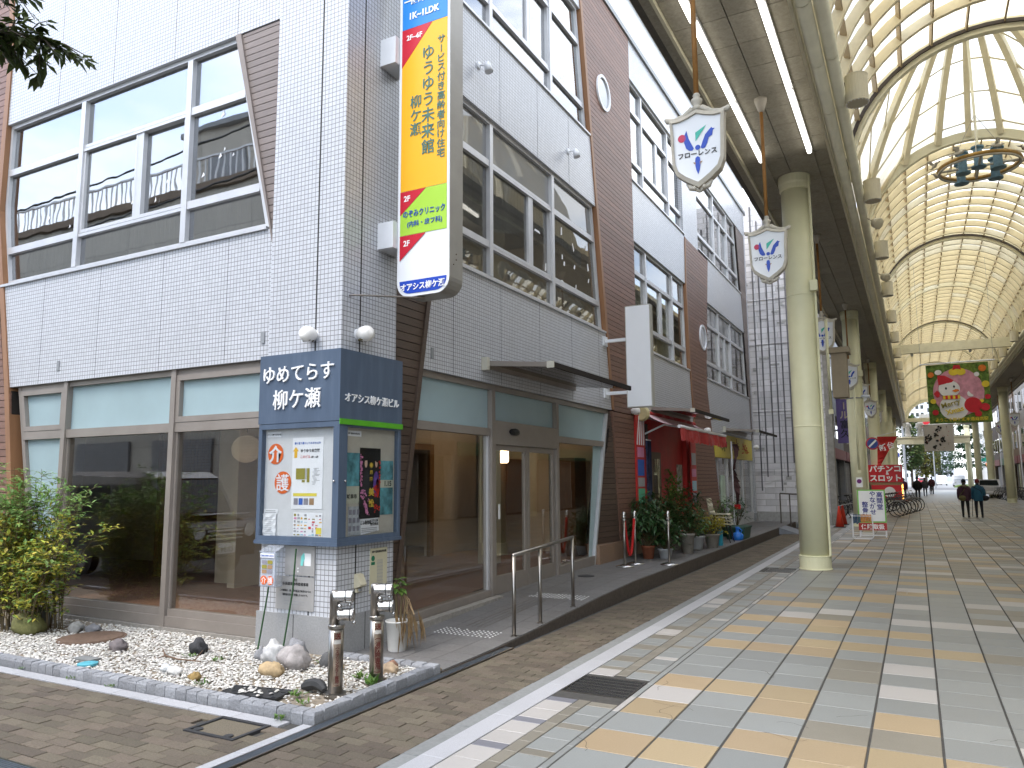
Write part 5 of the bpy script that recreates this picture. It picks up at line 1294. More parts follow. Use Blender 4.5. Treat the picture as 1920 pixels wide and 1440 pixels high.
# ---- bush in front of the left window
LEAFY = mat('yellow green bush leaf', (0.52, 0.50, 0.08), 0.5, 0.25, 8, island=0.30, hue=0.035, trans=0.3)
LEAFD = mat('mid green bush leaf', (0.22, 0.36, 0.10), 0.5, 0.25, 8, island=0.30, hue=0.02, trans=0.3)
STEM = mat('thin brown green stem', (0.12, 0.09, 0.045), 0.8)
bush = thing('leafy_bush', 'wide yellow green leafy bush with arching stems in front of the left window', 'bush', (-8.9, 5.2, 0))
br_ = random.Random(31)
stems = MB(); lf = MB()
for i in range(84):
    a = br_.uniform(-0.9, 3.9); base = Vector((-9.0 + br_.uniform(-.55, .45), 5.2 + br_.uniform(-.25, .2), 0.02))
    H = br_.uniform(0.9, 2.1); out = br_.uniform(0.15, 0.95)
    dx, dy = math.cos(a) * out * 1.2, math.sin(a) * out * 0.35 - 0.12
    pts = []
    for t in [k / 7 for k in range(8)]:
        pts.append(base + Vector((dx * t ** 1.5, dy * t ** 1.5, H * (t - 0.16 * t * t * (0.5 + out)))))
    stems.tube(pts, [0.007 * (1 - 0.75 * k / 7) for k in range(8)], 5, cap=False)
    for k in range(2, 8):
        nb = 6 if k > 3 else 3
        for q in range(nb):
            p = pts[k].lerp(pts[k - 1], br_.random()); aa = br_.uniform(0, 6.28)
            d = Vector((math.cos(aa), math.sin(aa), br_.uniform(-0.1, 0.5))).normalized(); tip = p + d * br_.uniform(0.06, 0.2)
            stems.tube([p, tip], 0.0022, 3, cap=False)
            for w in range(5):
                lp = p.lerp(tip, (w + 1) / 5); la = br_.uniform(0, 6.28)
                hgt = lp.z + 0.25 * mnoise.noise(lp * 3.0)
                mi = 1 if (hgt > 1.25 or br_.random() < 0.38) else 0
                leaf(lf, lp, (d + Vector((math.cos(la), math.sin(la), br_.uniform(-.5, .3))) * 0.9), (0, 0, 1), br_.uniform(0.05, 0.085), br_.uniform(0.026, 0.042), mi)
stems.build('stems', STEM, bush); lf.build('foliage', (LEAFY, LEAFD), bush)
# ---- street tree whose branch hangs into the top left corner
tree = thing('street_tree', 'street tree with dark green pointed leaves whose low branch hangs into the top left corner', 'tree', (-4.7, 0.6, 0))
BARK = mat('grey brown bark', (0.14, 0.11, 0.085), 0.9, 0.3, 12, stretch=(1, 1, 0.3), bump=0.8, bscale=30)
b = MB(); tp = [(-4.7, 0.6, -0.05), (-4.68, 0.62, 1.2), (-4.64, 0.66, 2.4), (-4.6, 0.7, 3.6), (-4.5, 0.8, 5.0), (-4.5, 0.9, 6.2)]
b.tube(tp, [0.14, 0.11, 0.10, 0.085, 0.06, 0.03], 12); b.build('trunk', BARK, tree, True)
TLEAF = mat('dark green tree leaf', (0.05, 0.07, 0.016), 0.42, 0.25, 10, island=0.35, hue=0.015, trans=0.35)
tr_ = random.Random(17); lm = MB(); tl = MB()
def limb(p, q, r0, twigs, dens, Lf, droop=0.0):
    p, q = Vector(p), Vector(q); pts = [p.lerp(q, t) + Vector((0.04 * math.sin(5 * t + p.x), 0.03 * math.cos(4 * t), 0.12 * math.sin(3.14 * t) - droop * t * t)) for t in [k / 8 for k in range(9)]]
    lm.tube(pts, [r0 * (1 - 0.85 * k / 8) for k in range(9)], 6, cap=False)
    for i in range(twigs):
        t = 0.3 + 0.7 * tr_.random(); k = min(7, int(t * 8)); s = pts[k].lerp(pts[k + 1], t * 8 - k)
        d = ((q - p).normalized() + Vector((tr_.uniform(-1, 1), tr_.uniform(-1, 1), tr_.uniform(-.8, .45)))).normalized(); L = tr_.uniform(0.10, 0.26)
        e = s + d * L - Vector((0, 0, 0.05)); lm.tube([s, (s + e) / 2 + Vector((0, 0, .02)), e], [0.004, 0.003, 0.0015], 4, cap=False)
        for j in range(dens):
            f = tr_.random(); c = s.lerp(e, f); a = tr_.uniform(0, 6.28)
            dd = d * 0.6 + Vector((math.cos(a), math.sin(a), tr_.uniform(-.9, .1))) * 0.9
            leaf(tl, c, dd, (0, 0, 1), Lf * tr_.uniform(0.6, 1.15), Lf * 0.38 * tr_.uniform(.8, 1.2), bend=0.5)
limb((-4.62, 0.7, 3.4), (-3.30, 1.84, 3.62), 0.035, 80, 16, 0.078)
limb((-4.62, 0.7, 3.5), (-3.34, 1.70, 3.78), 0.03, 64, 15, 0.078)
limb((-4.62, 0.7, 3.6), (-3.50, 1.72, 3.66), 0.03, 64, 15, 0.078)
limb((-4.60, 0.7, 3.7), (-3.42, 1.62, 3.92), 0.03, 56, 15, 0.078)
for i in range(24):
    a = tr_.uniform(0, 6.28); z = tr_.uniform(4.2, 6.0); limb((-4.55, 0.75, z), (-4.55 + math.cos(a) * 1.5, 0.75 + math.sin(a) * 1.3 - 0.3, z + tr_.uniform(0.1, 0.9)), 0.03, 16, 9, 0.085)
lm.build('limbs', BARK, tree); tl.build('crown', TLEAF, tree)

# ================================================================ SIGNS ON THE PILLAR
SB = mat('slate blue painted steel', (0.075, 0.105, 0.155), 0.42, 0.10, 3, stretch=(3, 3, 0.4), dirt=0.25, dscale=3, dirtcol=(0.16, 0.19, 0.24))
cab = thing('notice_board_cabinet', 'slate blue notice board cabinet with white lettering wrapped round the tiled corner pillar', 'notice board', (-5.4, 6.0, 1.06))
BX0, BX1, BY0, BY1 = -5.965, -4.885, 5.635, 6.645
Z0, Z1, Z2 = 1.062, 2.235, 2.945
b = MB(); b.prism([(BX0, BY0, Z1), (BX1, BY0, Z1), (BX1, BY1, Z1), (BX1 - .072, BY1, Z1), (BX1 - .072, BY0 + .082, Z1), (BX0, BY0 + .082, Z1)],
                  [(BX0, BY0, Z2), (BX1, BY0, Z2), (BX1, BY1, Z2), (BX1 - .072, BY1, Z2), (BX1 - .072, BY0 + .082, Z2), (BX0, BY0 + .082, Z2)]); b.build('fascia', SB, cab)
# lower cabinet frames
fw = 0.045
for q in ((BX0 + 0.01, BX1, Z0, Z0 + 0.05), (BX0 + 0.01, BX1, Z1 - 0.055, Z1 - 0.004), (BX0 + 0.01, BX0 + 0.01 + fw, Z0 + 0.051, Z1 - 0.056), (BX1 - 0.075, BX1, Z0 + 0.051, Z1 - 0.056)):
    MB().box(q[0], q[1], BY0 + 0.004, BY0 + 0.08, q[2], q[3]).build('frame', SB, cab)
for q in ((BY0 + 0.081, BY1 - 0.01, Z0, Z0 + 0.05), (BY0 + 0.081, BY1 - 0.01, Z1 - 0.055, Z1 - 0.004), (BY0 + 0.081, BY0 + 0.13, Z0 + 0.051, Z1 - 0.056), (BY1 - 0.01 - fw, BY1 - 0.01, Z0 + 0.051, Z1 - 0.056)):
    MB().box(BX1 - 0.071, BX1 - 0.004, q[0], q[1], q[2], q[3]).build('frame', SB, cab)
MB().box(BX0 + 0.0, BX1 + 0.01, BY0 - 0.008, BY0 + 0.003, Z0 - 0.03, Z0 + 0.005).box(BX1 - 0.003, BX1 + 0.01, BY0 + 0.004, BY1, Z0 - 0.03, Z0 + 0.005).build('drip_edge', SB, cab)
BOARD = mat('white pin board', (0.62, 0.62, 0.63), 0.8, 0.04, 10); BOARD2 = mat('cream pin board', (0.50, 0.46, 0.39), 0.8, 0.05, 10)
MB().box(BX0 + 0.055, BX1 - 0.076, BY0 + 0.062, BY0 + 0.08, Z0 + 0.05, Z1 - 0.055).build('back_board', BOARD, cab)
MB().box(BX1 - 0.071, BX1 - 0.055, BY0 + 0.131, BY1 - 0.056, Z0 + 0.05, Z1 - 0.055).build('back_board', BOARD2, cab)
CG = glass('cabinet glass', (0.93, 0.94, 0.94), 1.35)
MB().box(BX0 + 0.056, BX1 - 0.076, BY0 + 0.014, BY0 + 0.018, Z0 + 0.051, Z1 - 0.056).build('glass_door', CG, cab)
MB().box(BX1 - 0.018, BX1 - 0.014, BY0 + 0.131, BY1 - 0.056, Z0 + 0.051, Z1 - 0.056).build('glass_door', CG, cab)
for p_ in ((BX1 - 0.05, BY0 - 0.004, 1.65), (BX1 + 0.002, BY0 + 0.10, 1.65)): MB().ball(p_, 0.012, 8, 6).build('lock', CHROME, cab, True)
XR_, UP, YR_ = (1, 0, 0), (0, 0, 1), (0, 1, 0)
LET = mat('white raised letters', (0.82, 0.82, 0.82), 0.4, 0.02, 3)
text('ゆめてらす', 0.195, (-5.43, BY0 - 0.009, 2.735), XR_, UP, LET, cab, 0.014, 0.006)
text('柳ケ瀬', 0.215, (-5.44, BY0 - 0.009, 2.475), XR_, UP, LET, cab, 0.014, 0.006)
text('オアシス柳ケ瀬ビル', 0.098, (BX1 + 0.006, 6.14, 2.47), YR_, UP, LET, cab, 0.010, 0.012)
MB().box(BX1 + 0.001, BX1 + 0.010, BY0 + 0.0, BY1 + 0.004, 2.20, 2.255).build('green_tape', mat('green tape', (0.09, 0.36, 0.02), 0.4, 0.12, 6), cab)
# ---- printed matter inside, front
PAPER = mat('white paper', (0.80, 0.80, 0.82), 0.7, 0.03, 4)
YP = BY0 + 0.060
def sheetbox(u0, u1, z0, z1, m, parent, off=0.0, face='F', name='print'):
    if face == 'F': MB().box(u0, u1, YP - off - 0.001, YP - off, z0, z1).build(name, m, parent)
    else: MB().box(BX1 - 0.054 + off, BX1 - 0.053 + off, u0, u1, z0, z1).build(name, m, parent)
ORA = mat('orange sticker', (0.72, 0.13, 0.02), 0.45, 0.03, 4)
for (ch_, u, z, r_) in (('介', -5.765, 1.93, 0.105), ('護', -5.655, 1.64, 0.112)):
    d = thing('orange_sign_disc', 'round orange disc reading %s on the white notice board' % ('kai, the upper one' if ch_ == '介' else 'go, the lower one'), 'sign', (u, YP, z - r_))
    MB().lathe([(r_, 0), (r_, 0.003)], (u, YP - 0.001, z), 36, axis=(0, -1, 0)).build('disc', ORA, d)
    text(ch_, r_ * 1.62, (u, YP - 0.006, z), XR_, UP, PAPER, d, 0.002, 0.03 if ch_ == '介' else 0.008)
pr2 = random.Random(4)
INK = {n: mat('ink ' + n, c, 0.6, 0.05, 5) for n, c in (('blue', (0.04, 0.12, 0.45)), ('red', (0.6, 0.05, 0.04)), ('black', (0.03, 0.03, 0.03)), ('olive', (0.28, 0.25, 0.04)), ('green', (0.10, 0.42, 0.25)), ('yellow', (0.75, 0.62, 0.08)), ('amber', (0.75, 0.42, 0.02)), ('photo', (0.25, 0.24, 0.28)), ('pink', (0.62, 0.25, 0.4)), ('grey', (0.35, 0.35, 0.36)), ('sky', (0.35, 0.55, 0.65)), ('brown', (0.35, 0.22, 0.12)))}
p1 = thing('map_notice', 'large white paper notice with an olive map and small photos, pinned on the white board', 'notice', (-5.35, YP, 1.35))
sheetbox(-5.535, -5.13, 1.38, 2.085, PAPER, p1, 0.0015, name='paper')
text('柳ケ瀬で暮らしてみませんか?', 0.026, (-5.335, YP - 0.004, 2.03), XR_, UP, INK['blue'], p1, 0.001, 0.02)
text('ゆうゆう未来館', 0.036, (-5.30, YP - 0.004, 1.955), XR_, UP, INK['black'], p1, 0.001, 0.03)
text('このビル', 0.034, (-5.36, YP - 0.004, 1.895), XR_, UP, INK['red'], p1, 0.001, 0.01); text('3階〜6階', 0.024, (-5.24, YP - 0.004, 1.89), XR_, UP, INK['black'], p1, 0.001, 0.01)
b = MB(); b.add([(-5.51, YP - 0.0035, 1.885), (-5.47, YP - 0.0035, 1.885), (-5.47, YP - 0.0035, 1.95), (-5.45, YP - 0.0035, 1.95), (-5.49, YP - 0.0035, 1.995), (-5.53, YP - 0.0035, 1.95), (-5.51, YP - 0.0035, 1.95)], [(0, 1, 2, 3, 4, 5, 6)]); b.build('arrow', INK['amber'], p1)
for (u0, u1, z0, z1, k) in ((-5.48, -5.36, 1.67, 1.78, 'olive'), (-5.355, -5.34, 1.67, 1.78, 'grey'), (-5.335, -5.30, 1.64, 1.78, 'olive'), (-5.40, -5.36, 1.64, 1.665, 'olive'), (-5.51, -5.20, 1.505, 1.535, 'yellow'), (-5.50, -5.445, 1.42, 1.485, 'photo'), (-5.435, -5.38, 1.42, 1.485, 'blue'), (-5.37, -5.31, 1.42, 1.485, 'photo'), (-5.295, -5.235, 1.42, 1.485, 'brown')):
    sheetbox(u0, u1, z0, z1, INK[k], p1, 0.0035)
for i in range(14):
    u = -5.26 + pr2.uniform(-.01, .02); sheetbox(u, u + pr2.uniform(.03, .09), 1.62 + i * 0.012, 1.624 + i * 0.012, INK['grey'], p1, 0.0035)
p2 = thing('price_flyer', 'two page coloured flyer with small pictures below the map notice', 'flyer', (-5.33, YP, 1.12))
sheetbox(-5.50, -5.12, 1.115, 1.345, PAPER, p2, 0.0015, name='paper')
for i in range(56):
    u = -5.49 + (i % 8) * 0.0455 + (0.01 if i % 8 > 3 else 0); z = 1.123 + (i // 8) * 0.031
    k = pr2.choice(['red', 'green', 'photo', 'amber', 'sky', 'grey', 'grey', 'brown', 'olive', 'pink']); w = pr2.uniform(0.018, 0.038)
    if pr2.random() < 0.82: sheetbox(u, u + w, z, z + pr2.uniform(0.006, 0.024), INK[k], p2, 0.0035)
sheetbox(-5.20, -5.13, 1.14, 1.20, INK['yellow'], p2, 0.004)
p3 = thing('list_paper', 'crumpled white list of fine print hanging at the lower corner of the white board', 'paper', (-5.83, YP, 1.12))
b = MB()
for i in range(6):
    for j in range(4):
        P = lambda i_, j_: (-5.905 + j_ * 0.045, YP - 0.004 - 0.01 * abs(math.sin(i_ * 1.3 + j_)), 1.105 + i_ * 0.037)
        b.quad(P(i, j), P(i, j + 1), P(i + 1, j + 1), P(i + 1, j))
b.build('paper', PAPER, p3)
sheetbox(-5.90, -5.71, 1.325, 1.375, PAPER, p3, 0.003, name='label_strip')
for i in range(9): sheetbox(-5.885 + pr2.uniform(0, .02), -5.78 + pr2.uniform(-.02, .03), 1.13 + i * 0.02, 1.133 + i * 0.02, INK['grey'], p3, 0.0165)
sheetbox(-5.885, -5.73, 1.336, 1.343, INK['grey'], p3, 0.005); sheetbox(-5.875, -5.74, 1.354, 1.361, INK['grey'], p3, 0.005)
p4 = thing('board_name_label', 'small white name label at the top corner of the white notice board', 'label', (-5.79, YP, 2.13))
sheetbox(-5.885, -5.695, 2.10, 2.155, PAPER, p4, 0.003, name='paper'); text('オアシス柳ケ瀬 掲示板', 0.019, (-5.79, YP - 0.006, 2.127), XR_, UP, INK['black'], p4, 0.001, 0.01)
# ---- right face posters
p5 = thing('board_name_label', 'small cream name label at the top corner of the cream notice board', 'label', (BX1 - .05, 5.88, 2.13))
sheetbox(5.80, 6.03, 2.095, 2.15, PAPER, p5, 0.002, 'R', 'paper'); text('柳ケ瀬商店街 掲示板', 0.019, (BX1 - 0.049, 5.915, 2.122), YR_, UP, INK['black'], p5, 0.001, 0.01)
TEAL = mat('faded teal poster print', (0.10, 0.28, 0.32), 0.6, 0.7, 7)
for (lab, y0, y1, z0, z1, m, o) in (('faded teal and cream poster behind the black theatre poster, at its left', 5.775, 6.02, 1.43, 1.93, TEAL, 0.002), ('teal patterned poster with a date showing at the right of the theatre poster', 6.34, 6.565, 1.30, 1.86, TEAL, 0.002), ('grey newsletter with photos under the theatre poster', 5.85, 6.04, 1.12, 1.40, mat('grey newsletter', (0.42, 0.44, 0.46), 0.6, 0.3, 14), 0.003)):
    t = thing('poster', lab, 'poster', (BX1 - .05, y0, z0)); sheetbox(y0, y1, z0, z1, m, t, o, 'R', 'paper')
    if 'date' in lab:
        sheetbox(y0, y1, 1.58, 1.66, mat('cream poster band', (0.62, 0.58, 0.42), 0.6), t, o + 0.002, 'R'); text('1.15', 0.075, (BX1 - 0.047, 6.475, 1.622), YR_, UP, INK['black'], t, 0.001, 0.03)
    elif 'left' in lab:
        sheetbox(y0, y1, 1.43, 1.60, mat('cream poster band', (0.5, 0.5, 0.4), 0.6), t, o + 0.002, 'R'); text('岐阜市', 0.05, (BX1 - 0.047, 5.90, 1.50), YR_, UP, INK['black'], t, 0.001, 0.02)
    else:
        for i in range(9): sheetbox(5.86 + (i % 3) * 0.06, 5.90 + (i % 3) * 0.06, 1.16 + (i // 3) * 0.08, 1.21 + (i // 3) * 0.08, INK['photo'], t, o + 0.002, 'R')
ps = thing('theatre_poster', 'tall black theatre poster with two figures, pink and red flowers and gold characters', 'poster', (BX1 - .05, 6.2, 1.25))
XP = BX1 - 0.048
def onR(y, z, o=0.0): return (XP + o, y, z)
MB().box(XP - 0.001, XP, 6.01, 6.345, 1.275, 1.985).build('paper', BLACK, ps)
GOLDT = mat('gold print', (0.75, 0.52, 0.06), 0.4, 0.1, 9); SKIN = mat('printed skin tone', (0.66, 0.45, 0.33), 0.6); PINKF = mat('pink blossom print', (0.62, 0.22, 0.40), 0.6, 0.3, 60, island=0.3); REDF = mat('red flower print', (0.60, 0.03, 0.02), 0.6, 0.3, 60, island=0.3); PURP = mat('purple robe print', (0.12, 0.06, 0.30), 0.6, 0.3, 20)
def blob(y, z, ry, rz, m, o=0.002, n=18, name='print'):
    b = MB(); b.add([onR(y + ry * math.cos(2 * math.pi * k / n), z + rz * math.sin(2 * math.pi * k / n), o) for k in range(n)], [tuple(range(n))]); b.build(name, m, ps)
DKC = mat('charcoal robe print', (0.03, 0.03, 0.035), 0.6)
for (y, z, ry, rz, m) in ((6.115, 1.63, 0.055, 0.14, DKC), (6.275, 1.62, 0.05, 0.13, PURP), (6.30, 1.58, 0.03, 0.10, REDF)): blob(y, z, ry, rz, m, 0.0015)
blob(6.105, 1.83, 0.022, 0.045, SKIN, 0.003); blob(6.10, 1.875, 0.028, 0.02, BLACK, 0.0035); blob(6.272, 1.83, 0.020, 0.042, SKIN, 0.003); blob(6.285, 1.868, 0.032, 0.028, BLACK, 0.0035)
fl = random.Random(8); bp1, bp2 = MB(), MB()
for i in range(190):
    if i < 120:
        t = fl.random(); y, z = (6.03 + fl.gauss(0, .012), 1.60 + 0.32 * t) if fl.random() < 0.5 else (6.045 + 0.10 * t + fl.gauss(0, .018), 1.56 - 0.24 * t + fl.gauss(0, .02)); bb = bp1
    else:
        y, z = (fl.gauss(6.27, .03), fl.gauss(1.55, .03)) if i < 155 else ((fl.gauss(6.285, .03), fl.gauss(1.38, .03)) if i < 172 else (6.33 + fl.gauss(0, .008), fl.uniform(1.6, 1.85))); bb = bp2
    r = fl.uniform(.006, .014); y = min(6.335, max(6.02, y)); n = 5; a0 = fl.random()
    bb.add([onR(y + r * math.cos(a0 + 2 * math.pi * k / n), z + r * math.sin(a0 + 2 * math.pi * k / n), 0.0025 + 0.002 * fl.random()) for k in range(n)], [tuple(range(n))])
bp1.build('pink_blossom', PINKF, ps); bp2.build('red_flowers', REDF, ps)
text('劇', 0.045, onR(6.19, 1.74, .003), YR_, UP, GOLDT, ps, 0.001, 0.02); text('団', 0.045, onR(6.19, 1.67, .003), YR_, UP, GOLDT, ps, 0.001, 0.02)
text('美', 0.085, onR(6.195, 1.54, .005), YR_, UP, GOLDT, ps, 0.001, 0.03); text('松', 0.085, onR(6.195, 1.425, .005), YR_, UP, GOLDT, ps, 0.001, 0.03)
b = MB(); n = 12; b.add([onR(6.19 + (0.035 if k % 2 else 0.018) * math.cos(2 * math.pi * k / 24), 1.81 + (0.035 if k % 2 else 0.018) * math.sin(2 * math.pi * k / 24), .003) for k in range(24)], [tuple(range(24))]); b.build('crest', GOLDT, ps)
p6 = thing('theatre_handbill', 'white handbill with black lettering under the black theatre poster', 'handbill', (BX1 - .05, 6.18, 1.1))
b = MB(); b.add([onR(6.03, 1.27, .003), onR(6.315, 1.275, .003), onR(6.33, 1.145, .003), onR(6.04, 1.115, .003)], [(0, 3, 2, 1)]); b.build('paper', PAPER, p6)
text('ぎふ葵劇場', 0.045, onR(6.115, 1.235, .005), YR_, UP, INK['black'], p6, 0.001, 0.02, sx=.75); text('12月公演', 0.032, onR(6.25, 1.25, .005), YR_, UP, INK['black'], p6, 0.001, 0.02); text('劇団美松', 0.034, onR(6.25, 1.215, .005), YR_, UP, INK['black'], p6, 0.001, 0.02)
for i in range(3): MB().box(XP + .004, XP + .005, 6.05, 6.30, 1.14 + i * .017, 1.147 + i * .017).build('fine_print', INK['grey'], p6)

# ---- globe lamps above the cabinet
GLOBE = mat('white globe glass', (0.78, 0.76, 0.72), 0.3, 0.04, 3)
MOSS = mat('moss and grime', (0.10, 0.075, 0.02), 0.9, 0.4, 30)
def globe(c, ax, label):
    c = Vector(c); ax = Vector(ax); t = thing('globe_lamp', label, 'lamp', c - Vector((0, 0, 0.08)), 'globe wall lamps')
    MB().lathe([(0.03, -0.12), (0.072, -0.06), (0.082, 0.0), (0.078, 0.035), (0.055, 0.068), (0.0, 0.078)], c, 20, axis=ax).build('globe', GLOBE, t, True)
    MB().lathe([(0.06, -0.125), (0.06, -0.10), (0.04, -0.09)], c, 18, axis=ax).build('wall_plate', WHITEM, t)
    b = MB()
    for i in range(24): 
        a = kr.uniform(-0.9, 0.9); b.ball(c + Vector((ax.y * 0.06 * math.sin(a) + ax.x * -0.03, -ax.x * 0.06 * math.sin(a) - ax.y * -0.0, -0.068 + 0.012 * kr.random())) - ax * kr.uniform(-.02, .06), kr.uniform(.007, .014), 5, 4)
    b.build('moss', MOSS, t); return t
globe((-5.31, 5.62, 3.12), (0, -1, 0), 'white globe lamp above the slate blue sign, on the front of the pillar')
globe((-4.85, 5.97, 3.14), (1, 0, 0), 'white globe lamp above the slate blue sign, on the arcade side of the pillar')
globe((-4.92, 14.62, 3.02), (1, 0, 0), 'small white globe lamp on brown boards left of the blank white sign')
globe((-4.92, 20.6, 2.95), (1, 0, 0), 'small white globe lamp beside the red awning')
globe((-4.92, 27.7, 2.75), (1, 0, 0), 'small white globe lamp at the far corner of the building')

# ---- projecting vertical sign
vs_ = thing('projecting_sign', 'tall vertical yellow, green and blue projecting sign with Japanese lettering on the pillar', 'sign', (-4.42, 6.47, 3.57))
SX0, SX1, SY0, SY1, SZ0, SZ1 = -4.755, -4.088, 6.35, 6.60, 3.57, 8.3
CASE = mat('bronze grey sign casing', (0.33, 0.315, 0.285), 0.4, 0.06, 3, metal=0.3, dirt=0.2)
def rrect(x0, x1, z0, z1, r, n=6):
    pts = []
    for (cx, cz, a0) in ((x0 + r, z0 + r, math.pi), (x1 - r, z0 + r, 1.5 * math.pi)):
        for k in range(n + 1):
            a = a0 + k * math.pi / 2 / n; pts.append((cx + r * math.cos(a), cz + r * math.sin(a)))
    return pts + [(x1, z1), (x0, z1)]
o_ = rrect(SX0, SX1, SZ0, SZ1, 0.16)
b = MB(); b.prism([(x, SY0, z) for x, z in o_], [(x, SY1, z) for x, z in o_]); b.build('casing', CASE, vs_)
ACR = mat('white acrylic face', (0.76, 0.77, 0.79), 0.25, 0.02, 3)
i_ = rrect(SX0 + 0.004, SX1 - 0.004, SZ0 + 0.004, SZ1 - 0.004, 0.156)
b = MB(); b.prism([(x, SY0 - 0.006, z) for x, z in i_], [(x, SY0 - 0.0005, z) for x, z in i_]); b.build('face', ACR, vs_)
FX0, FX1 = SX0 + 0.04, SX1 - 0.035
def panel(z0, z1, c, name, rough=0.25): MB().box(FX0, FX1, SY0 - 0.011, SY0 - 0.0065, z0, z1).build('colour_panel', mat(name, c, rough, 0.02, 3), vs_)
panel(6.605, 7.6, (0.02, 0.22, 0.62), 'bright blue panel'); panel(4.735, 6.60, (0.85, 0.42, 0.015), 'amber yellow panel'); panel(4.245, 4.73, (0.36, 0.60, 0.05), 'lime green panel')
bl = mat('deep blue panel', (0.015, 0.06, 0.42), 0.25, 0.02, 3)
i2 = rrect(FX0, FX1, SZ0 + 0.035, 3.745, 0.13); b = MB(); b.prism([(x, SY0 - 0.011, z) for x, z in i2], [(x, SY0 - 0.0065, z) for x, z in i2]); b.build('colour_panel', bl, vs_)
CR = mat('crimson panel', (0.52, 0.012, 0.03), 0.25, 0.02, 3)
for (zt, zl, xr) in ((6.60, 6.16, 0.40), (4.73, 4.47, 0.33), (4.24, 3.97, 0.33), (7.6, 7.1, 0.1)):
    b = MB(); A = [(FX0, zt), (FX0, zl), (FX0 + xr, zt)]; b.prism([(x, SY0 - 0.014, z) for x, z in A], [(x, SY0 - 0.0112, z) for x, z in A]); b.build('red_corner', CR, vs_)
def st(s, size, x, z, c, bold=0.015, sx=1.0, vertical=False): text(s, size, (x, SY0 - 0.0155, z), XR_, UP, c, vs_, 0.003, bold, vertical=vertical, sx=sx)
WH = mat('white print', (0.85, 0.85, 0.85), 0.3); GN = mat('dark green print', (0.06, 0.16, 0.13), 0.4); BLT = mat('blue print', (0.015, 0.06, 0.36), 0.35)
XC = (FX0 + FX1) / 2
st('一般向け賃貸', 0.098, XC, 6.93, WH, 0.03, 0.92); st('1K~1LDK', 0.105, XC, 6.745, WH, 0.03, 0.92)
st('2F~6F', 0.082, FX0 + 0.165, 6.495, WH, 0.02)
st('サービス付き高齢者向け住宅', 0.105, FX1 - 0.075, 5.72, GN, 0.012, vertical=True)
st('ゆうゆう未来館', 0.175, XC + 0.055, 5.72, GN, 0.01, vertical=True)
st('柳ケ瀬', 0.155, XC - 0.105, 5.57, GN, 0.01, vertical=True)
st('2F', 0.085, FX0 + 0.09, 4.65, WH, 0.02); st('2F', 0.085, FX0 + 0.09, 4.155, WH, 0.02)
st('のぞみクリニック', 0.085, XC + 0.012, 4.475, BLT, 0.015, 0.80); st('(内科・皮フ科)', 0.068, XC + 0.02, 4.355, BLT, 0.012)
st('オアシス柳ケ瀬', 0.085, XC, 3.675, WH, 0.022, 0.95)
for (z0, z1) in ((6.22, 6.53), (4.12, 4.41)): MB().box(PXF, SX0, 6.27, 6.60, z0, z1).build('bracket', WHITEM, vs_)
b = MB(); b.tube([(PXF, 5.83, 3.52), (PXF + 0.06, 5.84, 3.52), (-4.45, 6.42, 3.56)], 0.010, 8); b.build('stay_rod', STEEL, vs_)
b = MB(); b.tube([(-4.95, 6.5, 8.3), (-4.85, 6.52, 7.4), (-4.8, 6.53, 7.0), (-4.74, 6.53, 6.85), (-4.70, 6.53, 7.1)], 0.012, 8); b.build('cable', mat('cream cable', (0.5, 0.46, 0.38), 0.6), vs_, True)
for dz in (0.30, 0.36, 0.42): MB().ball((SX1 + 0.002, 6.42 + 0.05 * (dz > .33), SZ0 + dz), 0.008, 6, 4).build('screw', RUST, vs_)
# ---- blank white projecting sign
ws = thing('blank_sign', 'blank white vertical projecting sign on two arms above the red shop', 'sign', (-4.35, 13.2, 2.95))
MB().box(-4.585, -4.105, 13.12, 13.27, 2.95, 4.84).build('casing', mat('beige sign casing', (0.42, 0.41, 0.37), 0.5), ws)
MB().box(-4.57, -4.12, 13.112, 13.119, 2.965, 4.825).build('face', ACR, ws)
for z in (4.23, 3.24): MB().box(XR, -4.586, 13.165, 13.225, z - 0.03, z + 0.03).build('arm', WHITEM, ws); MB().box(XR, XR + 0.03, 13.10, 13.29, z - 0.09, z + 0.09).build('wall_plate', WHITEM, ws)
